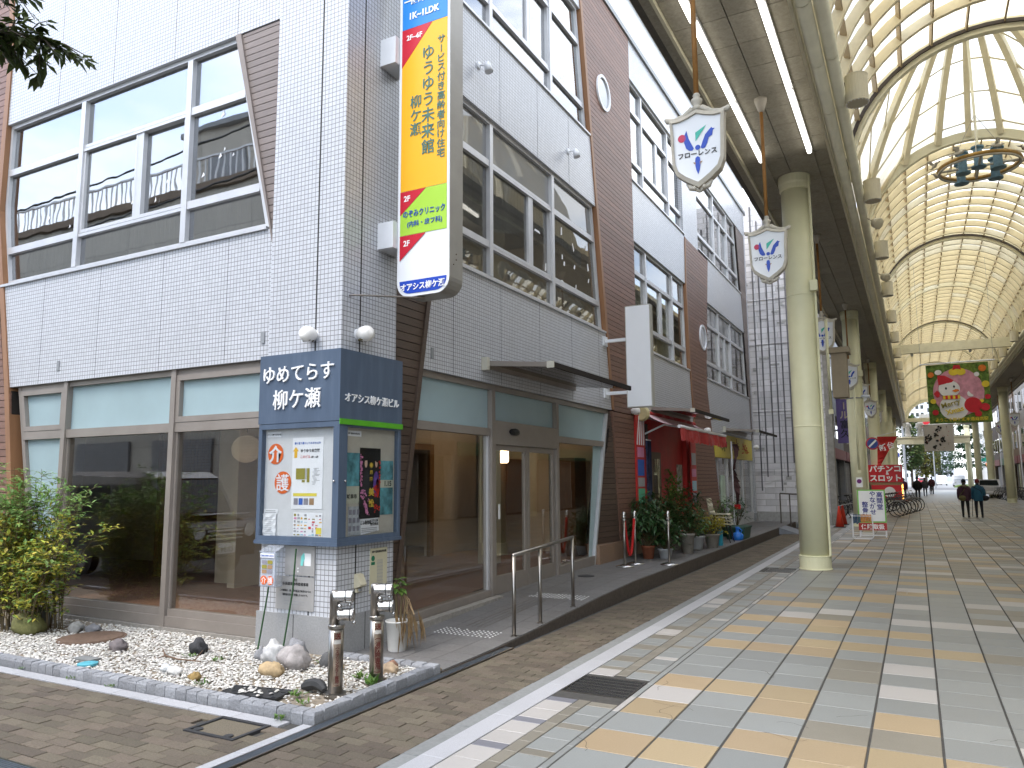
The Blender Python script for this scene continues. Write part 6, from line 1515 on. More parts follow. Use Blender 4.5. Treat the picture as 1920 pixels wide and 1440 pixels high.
# ---- glass canopies over the doors
AWG = glass('smoky canopy glass', (0.40, 0.35, 0.31), 1.5, film=0.25, filmcol=(0.10, 0.08, 0.07))
def canopy2(y0, y1, z, w, label):
    t = thing('door_canopy', label, 'canopy', (XR, y0, z))
    MB().prism([(XR + 0.02, y0, z), (XR + w, y0, z - 0.09), (XR + w, y1, z - 0.09), (XR + 0.02, y1, z)], [(XR + 0.02, y0, z + 0.018), (XR + w, y0, z - 0.072), (XR + w, y1, z - 0.072), (XR + 0.02, y1, z + 0.018)]).build('glass_sheet', AWG, t)
    MB().box(XR, XR + 0.055, y0 - 0.02, y1 + 0.02, z - 0.06, z + 0.05).build('wall_rail', BRONZE, t)
    MB().prism([(XR + .05, y0 - 0.03, z - 0.03), (XR + w, y0 - 0.03, z - 0.11), (XR + w, y0 - 0.03, z - 0.05), (XR + .05, y0 - 0.03, z + 0.04)], [(XR + .05, y0 - 0.001, z - 0.03), (XR + w, y0 - 0.001, z - 0.11), (XR + w, y0 - 0.001, z - 0.05), (XR + .05, y0 - 0.001, z + 0.04)]).build('side_rail', BRONZE, t)
    MB().box(XR + w + 0.001, XR + w + 0.035, y0 - 0.03, y1, z - 0.12, z - 0.05).build('front_rail', BROWNBACK, t)
    MB().box(XR, XR + 0.09, y0 - 0.1, y0 - 0.031, z - 0.09, z + 0.08).build('end_cap', mat('pale end cap', (0.5, 0.48, 0.40), 0.6), t); MB().box(XR + w - 0.06, XR + w + 0.04, y0 - 0.05, y0 - 0.031, z - 0.125, z - 0.04).build('end_cap', MATS['pale end cap'], t)
canopy2(8.7, 11.65, 3.2, 1.0, 'smoked glass canopy over the sliding entrance doors')
canopy2(15.7, 19.0, 3.16, 1.0, 'dark glass canopy above the red shop awning')
canopy2(23.0, 26.3, 3.12, 1.0, 'glass canopy over the far shop with the yellow sign')
# ---- red awning
aw = thing('red_awning', 'faded red fabric awning with drooping valance over the shop door', 'awning', (XR, 17, 2.4))
AWR = mat('red awning fabric', (0.42, 0.03, 0.03), 0.75, 0.2, 4, dirt=0.45, dscale=3, dirtcol=(0.55, 0.36, 0.38)); AWP = mat('faded pink awning lining', (0.55, 0.38, 0.40), 0.8, 0.1, 4)
b = MB(); n = 10
for i in range(n):
    f0, f1 = i / n, (i + 1) / n
    P = lambda f, y: (XR + 0.1 + f * 0.75, y, 3.02 - 0.30 * f - 0.06 * math.sin(math.pi * f))
    b.quad(P(f0, 15.1), P(f1, 15.1), P(f1, 19.2), P(f0, 19.2))
b.build('fabric', AWP, aw)
b = MB(); n = 24
for i in range(n):
    y0, y1 = 15.1 + 4.1 * i / n, 15.1 + 4.1 * (i + 1) / n; w = lambda k: 0.02 * math.sin(k * 1.1)
    b.quad((XR + 0.86 + w(i), y0, 2.70), (XR + 0.86 + w(i + 1), y1, 2.70), (XR + 0.88 + 1.5 * w(i + 1), y1, 2.42 + 0.015 * math.sin(i * 2)), (XR + 0.88 + 1.5 * w(i), y0, 2.42 + 0.015 * math.sin(i * 2)))
b.build('valance', AWR, aw)
MB().tube([(XR + 0.86, 15.05, 2.71), (XR + 0.86, 19.25, 2.71)], 0.035, 10).build('front_bar', WHITEM, aw); MB().tube([(XR + 0.08, 15.05, 3.04), (XR + 0.08, 19.25, 3.04)], 0.05, 10).build('roller', AWR, aw)
for y in (15.4, 18.9): MB().tube([(XR + 0.02, y, 2.6), (XR + 0.45, y, 2.78), (XR + 0.85, y, 2.70)], 0.02, 8).build('folding_arm', WHITEM, aw)
MB().lathe([(0.13, -0.07), (0.16, -0.03), (0.16, 0.03), (0.13, 0.07)], (XR + 0.1, 15.02, 3.0), 16, axis=(0, 1, 0)).build('end_plate', mat('pale yellow plastic', (0.6, 0.52, 0.28), 0.5), aw)
# ---- items on the pillar face below the cabinet
mt = thing('metal_plaque', 'engraved stainless steel building plaque on the front of the pillar', 'plaque', (-5.5, PYF, 0.40))
MB().box(-5.72, -5.22, PYF - 0.012, PYF - 0.001, 0.40, 0.72).build('plate', PLATE, mt)
for i, s in enumerate(('地区', 'この建物は、国、岐阜県及び岐阜市からの', '補助金を受けて整備したものです。')): text(s, (0.03, 0.024, 0.024)[i], (-5.46, PYF - 0.0135, (0.69, 0.585, 0.545)[i]), XR_, UP, INK['black'], mt, 0.001, 0.01, sx=.9)
text('優良建築物等整備事業', 0.034, (-5.46, PYF - 0.0135, 0.65), XR_, UP, INK['black'], mt, 0.001, 0.015)
for i in range(2): MB().box(-5.6, -5.34, PYF - 0.0135, PYF - 0.012, 0.45 + i * 0.03, 0.456 + i * 0.03).build('fine_print', INK['grey'], mt)
ic = thing('intercom_panel', 'brushed steel intercom panel with a torn turquoise sticker above the plaque', 'panel', (-5.40, PYF, 0.73))
MB().box(-5.60, -5.215, PYF - 0.02, PYF - 0.001, 0.735, 1.02).build('plate', PLATE, ic); MB().box(-5.345, -5.26, PYF - 0.022, PYF - 0.0205, 0.83, 0.95).build('window', WHITE, ic)
b = MB(); b.add([(-5.39, PYF - 0.024, 0.83), (-5.36, PYF - 0.024, 0.83), (-5.35, PYF - 0.024, 0.87), (-5.335, PYF - 0.024, 0.90), (-5.345, PYF - 0.024, 0.96), (-5.385, PYF - 0.024, 0.92)], [(0, 1, 2, 3, 4, 5)]); b.build('sticker', mat('turquoise sticker', (0.2, 0.62, 0.58), 0.5), ic)
for i in range(2): MB().box(-5.43, -5.415, PYF - 0.024, PYF - 0.0205, 0.765 + i * .03, 0.78 + i * .03).build('button', WHITE, ic)
lb = thing('leaflet_box', 'clear plastic leaflet holder with flyers on two green garden stakes in front of the pillar', 'leaflet holder', (-5.62, 5.55, 0.03))
for (x0, x1) in ((-5.74, -5.70), (-5.42, -5.40)): MB().tube([(x0 + 0.01, 5.50, 0.0), (x0 + 0.03, 5.60, 0.60), (x0 + 0.04, 5.62, 1.0)], 0.008, 8).build('stake', mat('green plastic stake', (0.02, 0.07, 0.02), 0.5), lb)
LB0, LB1 = -5.735, -5.53
PLAS = glass('clear acrylic', (0.9, 0.92, 0.95), 1.4, film=0.12, filmcol=(0.8, 0.82, 0.85))
MB().box(LB0, LB1, 5.50, 5.504, 0.64, 0.97).box(LB0, LB0 + .004, 5.505, 5.60, 0.64, 0.97).box(LB1 - .004, LB1, 5.505, 5.60, 0.64, 0.97).box(LB0, LB1, 5.505, 5.60, 0.636, 0.64).build('holder', PLAS, lb)
MB().prism([(LB0 - .005, 5.49, 0.965), (LB1 + .005, 5.49, 0.965), (LB1 + .005, 5.61, 1.02), (LB0 - .005, 5.61, 1.02)], [(LB0 - .005, 5.49, 0.97), (LB1 + .005, 5.49, 0.97), (LB1 + .005, 5.61, 1.026), (LB0 - .005, 5.61, 1.026)]).build('lid', PLAS, lb)
MB().box(LB0 + .012, LB1 - .012, 5.507, 5.53, 0.65, 0.96).build('leaflets', PAPER, lb)
MB().box(LB0 + .01, LB1 - .01, 5.494, 5.498, 0.915, 0.955).build('header_label', PAPER, lb); text('ご自由にお取りください', 0.019, ((LB0 + LB1) / 2, 5.492, 0.935), XR_, UP, INK['blue'], lb, 0.001, 0.02, sx=.85)
for (u, ch_) in ((LB0 + .06, '介'), (LB1 - .06, '護')):
    MB().lathe([(0.043, 0), (0.043, 0.001)], (u, 5.4995, 0.70), 24, axis=(0, -1, 0)).build('orange_dot', ORA, lb); text(ch_, 0.068, (u, 5.4975, 0.70), XR_, UP, PAPER, lb, 0.001, 0.01)
for i in range(6): MB().box(LB0 + .03 + (i % 2) * .075, LB0 + .095 + (i % 2) * .075, 5.4985, 5.4995, 0.765 + (i // 2) * .045, 0.80 + (i // 2) * .045).build('photo', INK[('brown', 'photo', 'olive')[i % 3]], lb)
yb = thing('map_board', 'pale yellow map board with a green logo on the arcade side of the pillar', 'board', (PXF, 6.36, 0.55))
MB().box(PXF + .001, PXF + .012, 6.225, 6.50, 0.52, 0.965).build('board', mat('pale yellow board', (0.56, 0.52, 0.36), 0.6, 0.04, 4), yb)
text('柳ケ瀬商店街案内図', 0.026, (PXF + .0135, 6.365, 0.93), YR_, UP, INK['black'], yb, 0.001, 0.02)
MB().lathe([(0.028, 0), (0.028, 0.001)], (PXF + .0125, 6.265, 0.865), 20, axis=(1, 0, 0)).build('logo', mat('dark green logo', (0.01, 0.16, 0.08), 0.5), yb); MB().box(PXF + .0125, PXF + .0135, 6.235, 6.295, 0.80, 0.83).build('logo', MATS['dark green logo'], yb)
for i in range(7): MB().box(PXF + .0125, PXF + .0132, 6.33, 6.43, 0.60 + i * .035, 0.604 + i * .035).build('map_line', INK['grey'], yb); MB().box(PXF + .0133, PXF + .014, 6.335 + i * .014, 6.338 + i * .014, 0.59, 0.85).build('map_line', INK['grey'], yb)
ob = thing('outlet_cover', 'cream hooded electric outlet cover on the arcade side of the pillar', 'outlet', (PXF, 6.03, 0.60))
b = MB(); b.prism([(PXF + .001, 5.985, 0.60), (PXF + .001, 5.985, 0.74), (PXF + .04, 5.985, 0.735), (PXF + .085, 5.985, 0.64), (PXF + .08, 5.985, 0.625)], [(PXF + .001, 6.08, 0.60), (PXF + .001, 6.08, 0.74), (PXF + .04, 6.08, 0.735), (PXF + .085, 6.08, 0.64), (PXF + .08, 6.08, 0.625)]); b.build('hood', mat('cream plastic', (0.55, 0.50, 0.36), 0.5), ob); MB().box(PXF + .001, PXF + .03, 6.0, 6.07, 0.56, 0.599).build('socket', MATS['cream plastic'], ob)
MB().box(PXF + .031, PXF + .05, 6.02, 6.05, 0.57, 0.598).build('plug', GREYM, ob)

# ---- steel standpipes
ORT = mat('orange vinyl strip', (0.30, 0.235, 0.18), 0.35, 0.45, 14, metal=0.75); INKR = mat('dark red print', (0.10, 0.015, 0.01), 0.6)
def standpipe(x, y, txt, label):
    t = thing('standpipe', label, 'standpipe', (x, y, 0.02), 'fire brigade standpipes')
    MB().lathe([(0.085, 0.0), (0.085, 0.025), (0.062, 0.03)], (x, y, 0.02), 24).build('foot', STEEL, t)
    MB().lathe([(0.057, 0.03), (0.057, 0.50)], (x, y, 0.02), 28).build('lower_pipe', STEEL, t, True)
    MB().lathe([(0.06, 0.50), (0.064, 0.505), (0.064, 0.525), (0.06, 0.53)], (x, y, 0.02), 28).build('collar', STEEL, t)
    MB().lathe([(0.038, 0.53), (0.038, 0.75), (0.036, 0.78), (0.02, 0.79), (0.0, 0.79)], (x - 0.016, y - 0.008, 0.02), 24).build('upper_pipe', STEEL, t, True)
    d = Vector((0.80, 0.42, 0)).normalized()
    for z, L in ((0.74, 0.155), (0.605, 0.13)):
        c = Vector((x, y, z + 0.02)) - d * (0.03 if z > 0.7 else -0.005); MB().lathe([(0.02, 0.0), (0.044, 0.004), (0.047, 0.012), (0.047, 0.105), (0.050, 0.107), (0.050, L - 0.008), (0.047, L), (0.0, L + 0.002)], c, 28, axis=d).build('hose_inlet', CHROME, t)
        MB().lathe([(0.048, 0.098), (0.052, 0.100), (0.052, 0.104), (0.048, 0.106)], c, 28, axis=d).build('inlet_ring', DARKM, t)
        MB().ball(c + d * 0.13 + Vector((0, 0, -0.062)), 0.016, 8, 6).build('chain_stud', CHROME, t, True)
    MB().ball((x + 0.045, y - 0.02, 0.69), 0.02, 8, 6).build('valve_knob', CHROME, t, True)
    MB().ball((x + 0.03, y - 0.05, 0.545), 0.014, 8, 6).build('clamp_bolt', CHROME, t, True)
    # curved strip of vinyl facing the camera with the letters down it
    a0 = math.atan2(-y, -x) + 0.16; b = MB(); n = 8; r = 0.0575
    for k in range(n):
        A = a0 - 0.52 + 1.04 * k / n; B_ = a0 - 0.52 + 1.04 * (k + 1) / n
        b.quad((x + r * math.cos(A), y + r * math.sin(A), 0.10), (x + r * math.cos(B_), y + r * math.sin(B_), 0.10), (x + r * math.cos(B_), y + r * math.sin(B_), 0.50), (x + r * math.cos(A), y + r * math.sin(A), 0.50))
    b.build('vinyl_strip', ORT, t)
    b = MB()
    for k in range(n):
        A = a0 - 0.5 + 1.0 * k / n; B_ = a0 - 0.5 + 1.0 * (k + 1) / n; r2 = r + .0005
        b.quad((x + r2 * math.cos(A), y + r2 * math.sin(A), 0.415), (x + r2 * math.cos(B_), y + r2 * math.sin(B_), 0.41), (x + r2 * math.cos(B_), y + r2 * math.sin(B_), 0.44), (x + r2 * math.cos(A), y + r2 * math.sin(A), 0.445))
    b.build('torn_patch', mat('pale torn patch', (0.5, 0.47, 0.43), 0.5), t)
    nrm = Vector((math.cos(a0), math.sin(a0), 0)); rt_ = Vector((-math.sin(a0), math.cos(a0), 0))
    text('送', 0.05, Vector((x, y, 0.47)) + nrm * 0.059, rt_, UP, INKR, t, 0.001, 0.02)
    s = txt; h = 0.30 / len(s)
    for i, ch_ in enumerate(s):
        c2 = {'(': '︵', ')': '︶', 'ー': '|'}.get(ch_, ch_); text(c2, min(0.055, h * 1.15), Vector((x, y, 0.395 - h * (i + .5))) + nrm * 0.059, rt_, UP, INKR, t, 0.001, 0.02)
standpipe(-4.04, 4.68, '(スプリンクラー専用)', 'polished steel standpipe nearest the garden kerb corner, lettered for sprinklers')
standpipe(-4.0, 5.13, '(消防隊専用)', 'polished steel standpipe farther from the corner, beside the potted plant')
# ---- withered plant in a white bucket
bk = thing('bucket_plant', 'white bucket with a wilting plant, green top leaves and dry hanging husks', 'potted plant', (-4.60, 6.22, 0.0))
MB().lathe([(0.085, 0), (0.088, 0.01), (0.11, 0.27), (0.118, 0.275), (0.118, 0.29), (0.105, 0.29), (0.10, 0.24), (0.0, 0.24)], (-4.60, 6.22, 0.0), 22).build('bucket', mat('off white bucket', (0.58, 0.57, 0.54), 0.5, 0.05, 6, dirt=0.3), bk, True)
tagb = None
DRY = mat('dry husk leaf', (0.36, 0.25, 0.13), 0.85, 0.3, 20, island=0.25, trans=0.2); b = MB()
for i in range(3): b.tube([(-4.60 + 0.03 * i, 6.22, 0.2), (-4.60 + 0.05 * i, 6.2 + .02 * i, 0.5), (-4.62 + 0.06 * i, 6.2, 0.66 - .03 * i)], [0.012, 0.009, 0.005], 7)
b.build('stem', STEM, bk)
b = MB(); dr_ = random.Random(6)
for i in range(44):
    a = dr_.uniform(-1.0, 1.2); p = Vector((-4.50 + dr_.uniform(-.08, .16), 6.2 + dr_.uniform(-.08, .08), dr_.uniform(0.28, 0.44))); leaf(b, p, (0.25 * math.cos(a), 0.25 * math.sin(a), -1), (1, 0.2, 0), dr_.uniform(0.16, 0.34), dr_.uniform(0.02, 0.045), bend=0.15)
for i in range(6): b.tube([(-4.58, 6.21, 0.6), (-4.50 + dr_.uniform(-.03, .06), 6.2, 0.5), (-4.46 + dr_.uniform(-.05, .12), 6.2, 0.36)], 0.003, 4)
b.build('dry_leaves', DRY, bk)
b = MB()
for i in range(16):
    a = dr_.uniform(0, 6.28); p = Vector((-4.57 + dr_.uniform(-.04, .04), 6.20 + dr_.uniform(-.03, .03), dr_.uniform(0.56, 0.70))); leaf(b, p, (math.cos(a), math.sin(a), dr_.uniform(-.5, .4)), (0, 0, 1), dr_.uniform(0.08, 0.14), dr_.uniform(0.05, 0.08))
b.build('green_leaves', LEAFG, bk)
# ---- ramp handrail
hr = thing('handrail', 'stainless steel handrail with three posts on the entrance ramp', 'handrail', (-3.85, 7.9, 0.0))
HP = [(-3.83, 7.22), (-3.84, 7.87), (-3.85, 8.82)]
zt_ = [0.85, 0.88, 0.93]
for (x, y), zz in zip(HP, zt_): MB().tube([(x, y, rz_(y) - 0.01), (x, y, zz)], 0.021, 12).build('post', STEEL, hr, True); MB().lathe([(0.04, 0), (0.04, 0.008), (0.022, 0.012)], (x, y, rz_(y)), 16).build('base_flange', STEEL, hr)
MB().tube([(HP[0][0], HP[0][1] - 0.02, 0.855), (HP[1][0], HP[1][1], 0.885), (HP[2][0], HP[2][1] + 0.02, 0.935)], 0.021, 12).build('top_rail', STEEL, hr, True)
# ================================================================ ARCADE FURNITURE
# ---- shield signs hanging from the soffit
SHB = mat('ivory carved frame', (0.50, 0.46, 0.385), 0.5, 0.10, 8, dirt=0.3, dirtcol=(0.25, 0.2, 0.13)); SHF = mat('white shield face', (0.72, 0.73, 0.75), 0.3, 0.02, 3)
ROD = mat('rusty orange rod', (0.30, 0.14, 0.035), 0.55, 0.2, 10, dirt=0.2)
SBLU = mat('emblem blue', (0.012, 0.06, 0.42), 0.4); SGRN = mat('emblem green', (0.04, 0.42, 0.32), 0.4); SRED = mat('emblem red', (0.50, 0.02, 0.07), 0.4); STAN = mat('emblem tan', (0.36, 0.22, 0.11), 0.4)
def shield(x, y, zc, label):
    t = thing('shield_sign', label, 'sign', (x, y, zc - 0.5), 'hanging shield signs')
    def outl(s):
        h = [(0.0, 0.40), (0.10, 0.36), (0.20, 0.335), (0.285, 0.335), (0.275, 0.20), (0.27, 0.0), (0.262, -0.17), (0.225, -0.27), (0.14, -0.345), (0.05, -0.405), (0.0, -0.435)]
        p = [(u * s, v * s) for u, v in h]; return p + [(-u, v) for u, v in reversed(p[1:-1])]
    o, i_ = outl(1.0), outl(0.885)
    def L(p, d): return [(x + u, y + d, zc + v) for u, v in p]
    b = MB(); n = len(o)
    b.add(L(o, -0.05) + L(i_, -0.07) + L(i_, -0.045), [(k, (k + 1) % n, n + (k + 1) % n, n + k) for k in range(n)] + [(n + k, n + (k + 1) % n, 2 * n + (k + 1) % n, 2 * n + k) for k in range(n)])
    b.add(L(o, 0.05) + L(i_, 0.07) + L(i_, 0.045), [(n + k, n + (k + 1) % n, (k + 1) % n, k) for k in range(n)] + [(2 * n + k, 2 * n + (k + 1) % n, n + (k + 1) % n, n + k) for k in range(n)])
    b.add(L(o, -0.05) + L(o, 0.05), [(k, n + k, n + (k + 1) % n, (k + 1) % n) for k in range(n)]); b.build('frame', SHB, t)
    b = MB(); b.add(L(i_, -0.045), [tuple(range(n))]); b.add(L(i_, 0.045), [tuple(range(n - 1, -1, -1))]); b.build('face', SHF, t)
    # scrolled top and foot
    for s in (-1, 1):
        MB().tube([(x, y, zc + 0.40), (x + s * 0.06, y, zc + 0.425), (x + s * 0.14, y, zc + 0.37), (x + s * 0.24, y, zc + 0.345), (x + s * 0.31, y, zc + 0.36), (x + s * 0.335, y, zc + 0.385)], [0.035, 0.035, 0.03, 0.03, 0.032, 0.016], 8).build('scroll', SHB, t, True)
        MB().tube([(x + s * 0.13, y, zc - 0.36), (x + s * 0.09, y, zc - 0.41), (x + s * 0.03, y, zc - 0.43), (x, y, zc - 0.47)], [0.012, 0.032, 0.03, 0.012], 8).build('scroll', SHB, t, True)
        MB().ball((x + s * 0.05, y - 0.02, zc - 0.425), 0.028, 8, 6).build('scroll_bead', SHB, t, True)
    MB().lathe([(0.05, 0.40), (0.06, 0.43), (0.035, 0.46), (0.055, 0.49), (0.06, 0.52), (0.028, 0.55), (0.04, 0.57), (0.02, 0.60)], (x, y, zc), 14).build('finial', SHB, t, True)
    MB().tube([(x, y, zc + 0.58), (x, y, 7.40)], 0.027, 10).build('rod', ROD, t, True)
    MB().lathe([(0.03, 7.28), (0.05, 7.32), (0.095, 7.46), (0.1, 7.5)], (x, y, 0), 16).build('ceiling_rose', SHB, t, True)
    for sd in (-1, 1):
        YF = y + sd * 0.048; rx = 1 if sd < 0 else -1
        def poly(pts, m, nm): b = MB(); b.add([(x + rx * u, YF + sd * 0.002, zc + v) for u, v in pts], [tuple(range(len(pts))) if sd < 0 else tuple(range(len(pts) - 1, -1, -1))]); b.build(nm, m, t)
        circ = lambda cu, cv, r, n=16: [(cu + r * math.cos(2 * math.pi * k / n), cv + r * math.sin(2 * math.pi * k / n)) for k in range(n)]
        poly(circ(-0.155, 0.115, 0.042), SRED, 'emblem_dot')
        poly([(-0.135, 0.13), (-0.105, 0.19), (-0.085, 0.10), (-0.055, 0.03), (-0.035, -0.015), (-0.05, -0.035), (-0.085, -0.03), (-0.115, 0.0), (-0.132, 0.06)], SBLU, 'emblem_wing')
        poly([(0.05, -0.035), (0.035, -0.02), (0.055, 0.04), (0.085, 0.11), (0.13, 0.155), (0.15, 0.175), (0.16, 0.16), (0.185, 0.155), (0.165, 0.14), (0.155, 0.09), (0.12, 0.07), (0.105, 0.02), (0.08, -0.03)], SBLU, 'emblem_wing')
        poly([(-0.015, 0.055), (-0.015, 0.15), (0.10, 0.21)], SGRN, 'emblem_sail'); poly(circ(0.005, -0.012, 0.027), SBLU, 'emblem_dot')
        poly([(-0.05, -0.165), (-0.02, -0.165), (-0.02, -0.20)], STAN, 'emblem_corner'); poly([(0.02, -0.165), (0.05, -0.165), (0.02, -0.20)], STAN, 'emblem_corner')
        poly([(-0.022, -0.12), (0.0, -0.105), (0.022, -0.12), (0.03, -0.18), (0.018, -0.25), (0.0, -0.30), (-0.018, -0.25), (-0.03, -0.18)], SBLU, 'emblem_drop')
        text('フローレンス', 0.068, (x, YF + sd * 0.004, zc - 0.075), (rx, 0, 0), UP, INK['black'], t, 0.002, 0.018)
    return t
SHX = -1.755
sh0 = shield(SHX, 7.42, 5.02, 'nearest hanging shield sign with blue emblem, in front of the white facade')
for yy, lb_ in ((11.6, 'second hanging shield sign with blue emblem, left of the nearest column'), (19.1, 'third hanging shield sign, half hidden behind the nearest column'), (27.4, 'fourth hanging shield sign beside the purple banner and second column'),
                (33.5, 'fifth hanging shield sign on the left row, just beyond the second column'), (41.0, 'sixth hanging shield sign on the left row, far down the arcade'), (47.5, 'seventh hanging shield sign on the left row, farthest')):
    copy_tree(sh0, (SHX, yy, 4.52), lb_)
for yy, lb_ in ((53.5, 'nearest shield sign of the right row, cut by the picture edge'), (62.0, 'second shield sign of the right row, right of the leaning column'), (73.0, 'third shield sign of the right row, farthest')): copy_tree(sh0, (2 * AX - SHX, yy, 4.52), lb_)
# thin cream conduits beside the columns
for yy, xx, lb_ in ((18.6, -1.62, 'thin cream vertical conduit pipe hanging beside the third shield sign'), (27.7, -1.66, 'thin cream conduit pipe below the fourth shield sign')):
    t = thing('conduit_pipe', lb_, 'pipe', (xx, yy, 2.0)); MB().tube([(xx, yy, 3.2 if yy < 20 else 1.9), (xx, yy, 5.3 if yy < 20 else 4.9)], 0.035, 8).build('pipe', COLUMN, t, True); MB().box(xx - .05, xx + .05, yy - .05, yy + .05, 3.1 if yy < 20 else 1.8, 3.2 if yy < 20 else 1.9).build('end_box', COLUMN, t)
t = thing('security_camera', 'small white security camera strapped to the second column', 'camera', (-1.5, 28.5, 4.3)); MB().lathe([(0.05, -0.12), (0.055, 0.1), (0.07, 0.12)], (-1.35, 28.4, 4.42), 12, axis=(1, -0.2, -0.15)).build('body', WHITEM, t, True); MB().tube([(-1.5, 28.55, 4.45), (-1.36, 28.42, 4.44)], 0.02, 8).build('arm', WHITEM, t); MB().lathe([(0.27, -0.02), (0.27, 0.02)], (-1.735, 28.8, 4.4), 24).build('strap', GREYM, t)
t = thing('utility_cabinet', 'brown grey wooden utility box fixed high behind the nearest column', 'cabinet', (-1.5, 17.5, 3.2)); MB().box(-1.45, -1.15, 17.3, 17.7, 3.35, 4.3).build('body', mat('brown grey box', (0.27, 0.22, 0.15), 0.6, 0.1, 5), t); MB().box(-1.48, -1.08, 17.25, 17.75, 4.3, 4.42).build('hood', MATS['brown grey box'], t)

# ---- festive banner (snowman only) and white ink banner
bn = thing('festive_banner', 'square pink and green festive banner with a snowman and bells hanging across the arcade', 'banner', (1.6, 34.4, 3.7))
BY = 34.4; bx0, bx1, bz0, bz1 = 0.62, 2.76, 3.76, 6.12
def wav(u, v): return BY + 0.05 * math.sin(u * 3.1 + 0.4) + 0.03 * math.sin(v * 2.3 + u)
def bgrid(u0, u1, v0, v1, nu, nv, off, m, nm, par, f=wav):
    b = MB()
    P = lambda i, j: (u0 + (u1 - u0) * i / nu, f(u0 + (u1 - u0) * i / nu, v0 + (v1 - v0) * j / nv) - off, v0 + (v1 - v0) * j / nv)
    for i in range(nu):
        for j in range(nv): b.quad(P(i, j), P(i + 1, j), P(i + 1, j + 1), P(i, j + 1))
    b.build(nm, m, par)
BG = mat('fir green banner border', (0.10, 0.17, 0.03), 0.8, 0.7, 9, dirt=0.4, dirtcol=(0.35, 0.32, 0.04)); BP = mat('pink banner field', (0.55, 0.25, 0.31), 0.8, 0.25, 5)
bgrid(bx0, bx1, bz0, bz1, 16, 16, 0, BG, 'cloth', bn)
def bpoly(pts, m, off=0.02, nm='print'): 
    b = MB(); cu = sum(p[0] for p in pts) / len(pts); cv = sum(p[1] for p in pts) / len(pts); P = lambda u, v: (u, wav(u, v) - off, v)
    k = len(pts); b.add([P(cu, cv)] + [P(u, v) for u, v in pts], [(0, 1 + i, 1 + (i + 1) % k) for i in range(k)]); b.build(nm, m, bn)
def bell(cu, cv, ru, rv, n=24, a0=0, a1=2 * math.pi): return [(cu + ru * math.cos(a0 + (a1 - a0) * k / n), cv + rv * math.sin(a0 + (a1 - a0) * k / n)) for k in range(n)]
bpoly(bell(1.69, 4.98, 0.88, 0.95), BP, 0.03)
BW = mat('banner white', (0.72, 0.70, 0.68), 0.8, 0.05, 5); BRD = mat('banner red', (0.50, 0.02, 0.03), 0.8, 0.1, 6); BYL = mat('banner yellow', (0.70, 0.52, 0.04), 0.8, 0.1, 6); BOR = mat('banner orange', (0.62, 0.16, 0.02), 0.8, 0.3, 8)
bpoly(bell(1.50, 4.38, 0.50, 0.50), BW, 0.045); bpoly(bell(1.38, 5.12, 0.37, 0.33), BW, 0.05)
bpoly([(1.02, 5.28), (1.00, 5.68), (1.25, 5.66), (1.55, 5.46), (1.50, 5.38)], BRD, 0.06); bpoly(bell(1.04, 5.80, 0.12, 0.10), BW, 0.065)
for i, m in enumerate((BYL, BRD, BYL, BRD, BYL, BRD, BYL)): bpoly([(1.14 + i * .085, 4.70), (1.225 + i * .085, 4.705), (1.225 + i * .085, 4.86), (1.14 + i * .085, 4.855)], m, 0.07)
for (u, v) in ((1.27, 5.14), (1.55, 5.2)): bpoly(bell(u, v, 0.035, 0.05), BLACK, 0.07)
bpoly([(1.46, 5.03), (1.60, 5.10), (1.70, 5.08), (1.72, 5.02), (1.58, 4.97)], BOR, 0.075)
for v in (4.62, 4.48): bpoly(bell(1.62, v, 0.045, 0.045), MATS['ink grey'], 0.07)
bpoly([(0.83, 4.95), (0.95, 5.08), (1.05, 4.98), (1.03, 4.82), (0.94, 4.78)], BRD, 0.06)
bpoly(bell(1.57, 5.78, 0.17, 0.14), BYL, 0.06); bpoly(bell(1.82, 5.78, 0.17, 0.14), BYL, 0.06); bpoly([(1.58, 6.05), (1.80, 6.05), (1.84, 5.85), (1.69, 5.92), (1.54, 5.85)], BRD, 0.065)
for (u, v, r, m) in ((2.55, 5.88, .13, BOR), (0.78, 5.72, .11, BOR), (2.62, 5.25, .13, BYL), (0.80, 4.65, .10, BYL), (2.55, 4.35, .15, BRD), (2.66, 4.75, .10, BRD), (0.85, 4.2, .11, BRD), (2.3, 4.1, .12, BRD), (2.35, 5.65, .09, BW), (2.15, 4.45, .30, BRD), (2.1, 4.9, .12, BW), (2.45, 4.6, .07, BYL)): bpoly(bell(u, v, r, r), m, 0.055)
text('Merry', 0.27, (1.40, BY - 0.16, 4.50), Vector((1, 0, 0.28)), Vector((-0.28, 0, 1)), mat('banner olive ink', (0.30, 0.25, 0.05), 0.8), bn, 0.004, 0.02); text('Xmas', 0.27, (1.50, BY - 0.16, 4.25), Vector((1, 0, 0.28)), Vector((-0.28, 0, 1)), BYL, bn, 0.004, 0.03)
text('ようこそ柳ケ瀬本通商店街', 0.15, (1.72, BY - 0.13, 3.90), XR_, UP, BYL, bn, 0.004, 0.02)
MB().tube([(0.4, BY, 6.16), (3.0, BY, 6.18)], 0.03, 8).build('top_pole', WHITEM, bn)
for x in (0.45, 2.95): MB().tube([(x, BY, 6.17), (x, BY, 10.3)], 0.006, 5).build('wire', GREYM, bn)
wb = thing('white_banner', 'white banner with splashes of black ink hanging behind the festive banner', 'banner', (1.55, 60, 3.4)); wf = lambda u, v: 60 + 0.05 * math.sin(u * 3)
bgrid(0.64, 2.46, 3.44, 5.26, 10, 10, 0, mat('white banner cloth', (0.55, 0.52, 0.50), 0.8, 0.05, 4), 'cloth', wb, wf)
q = random.Random(12)
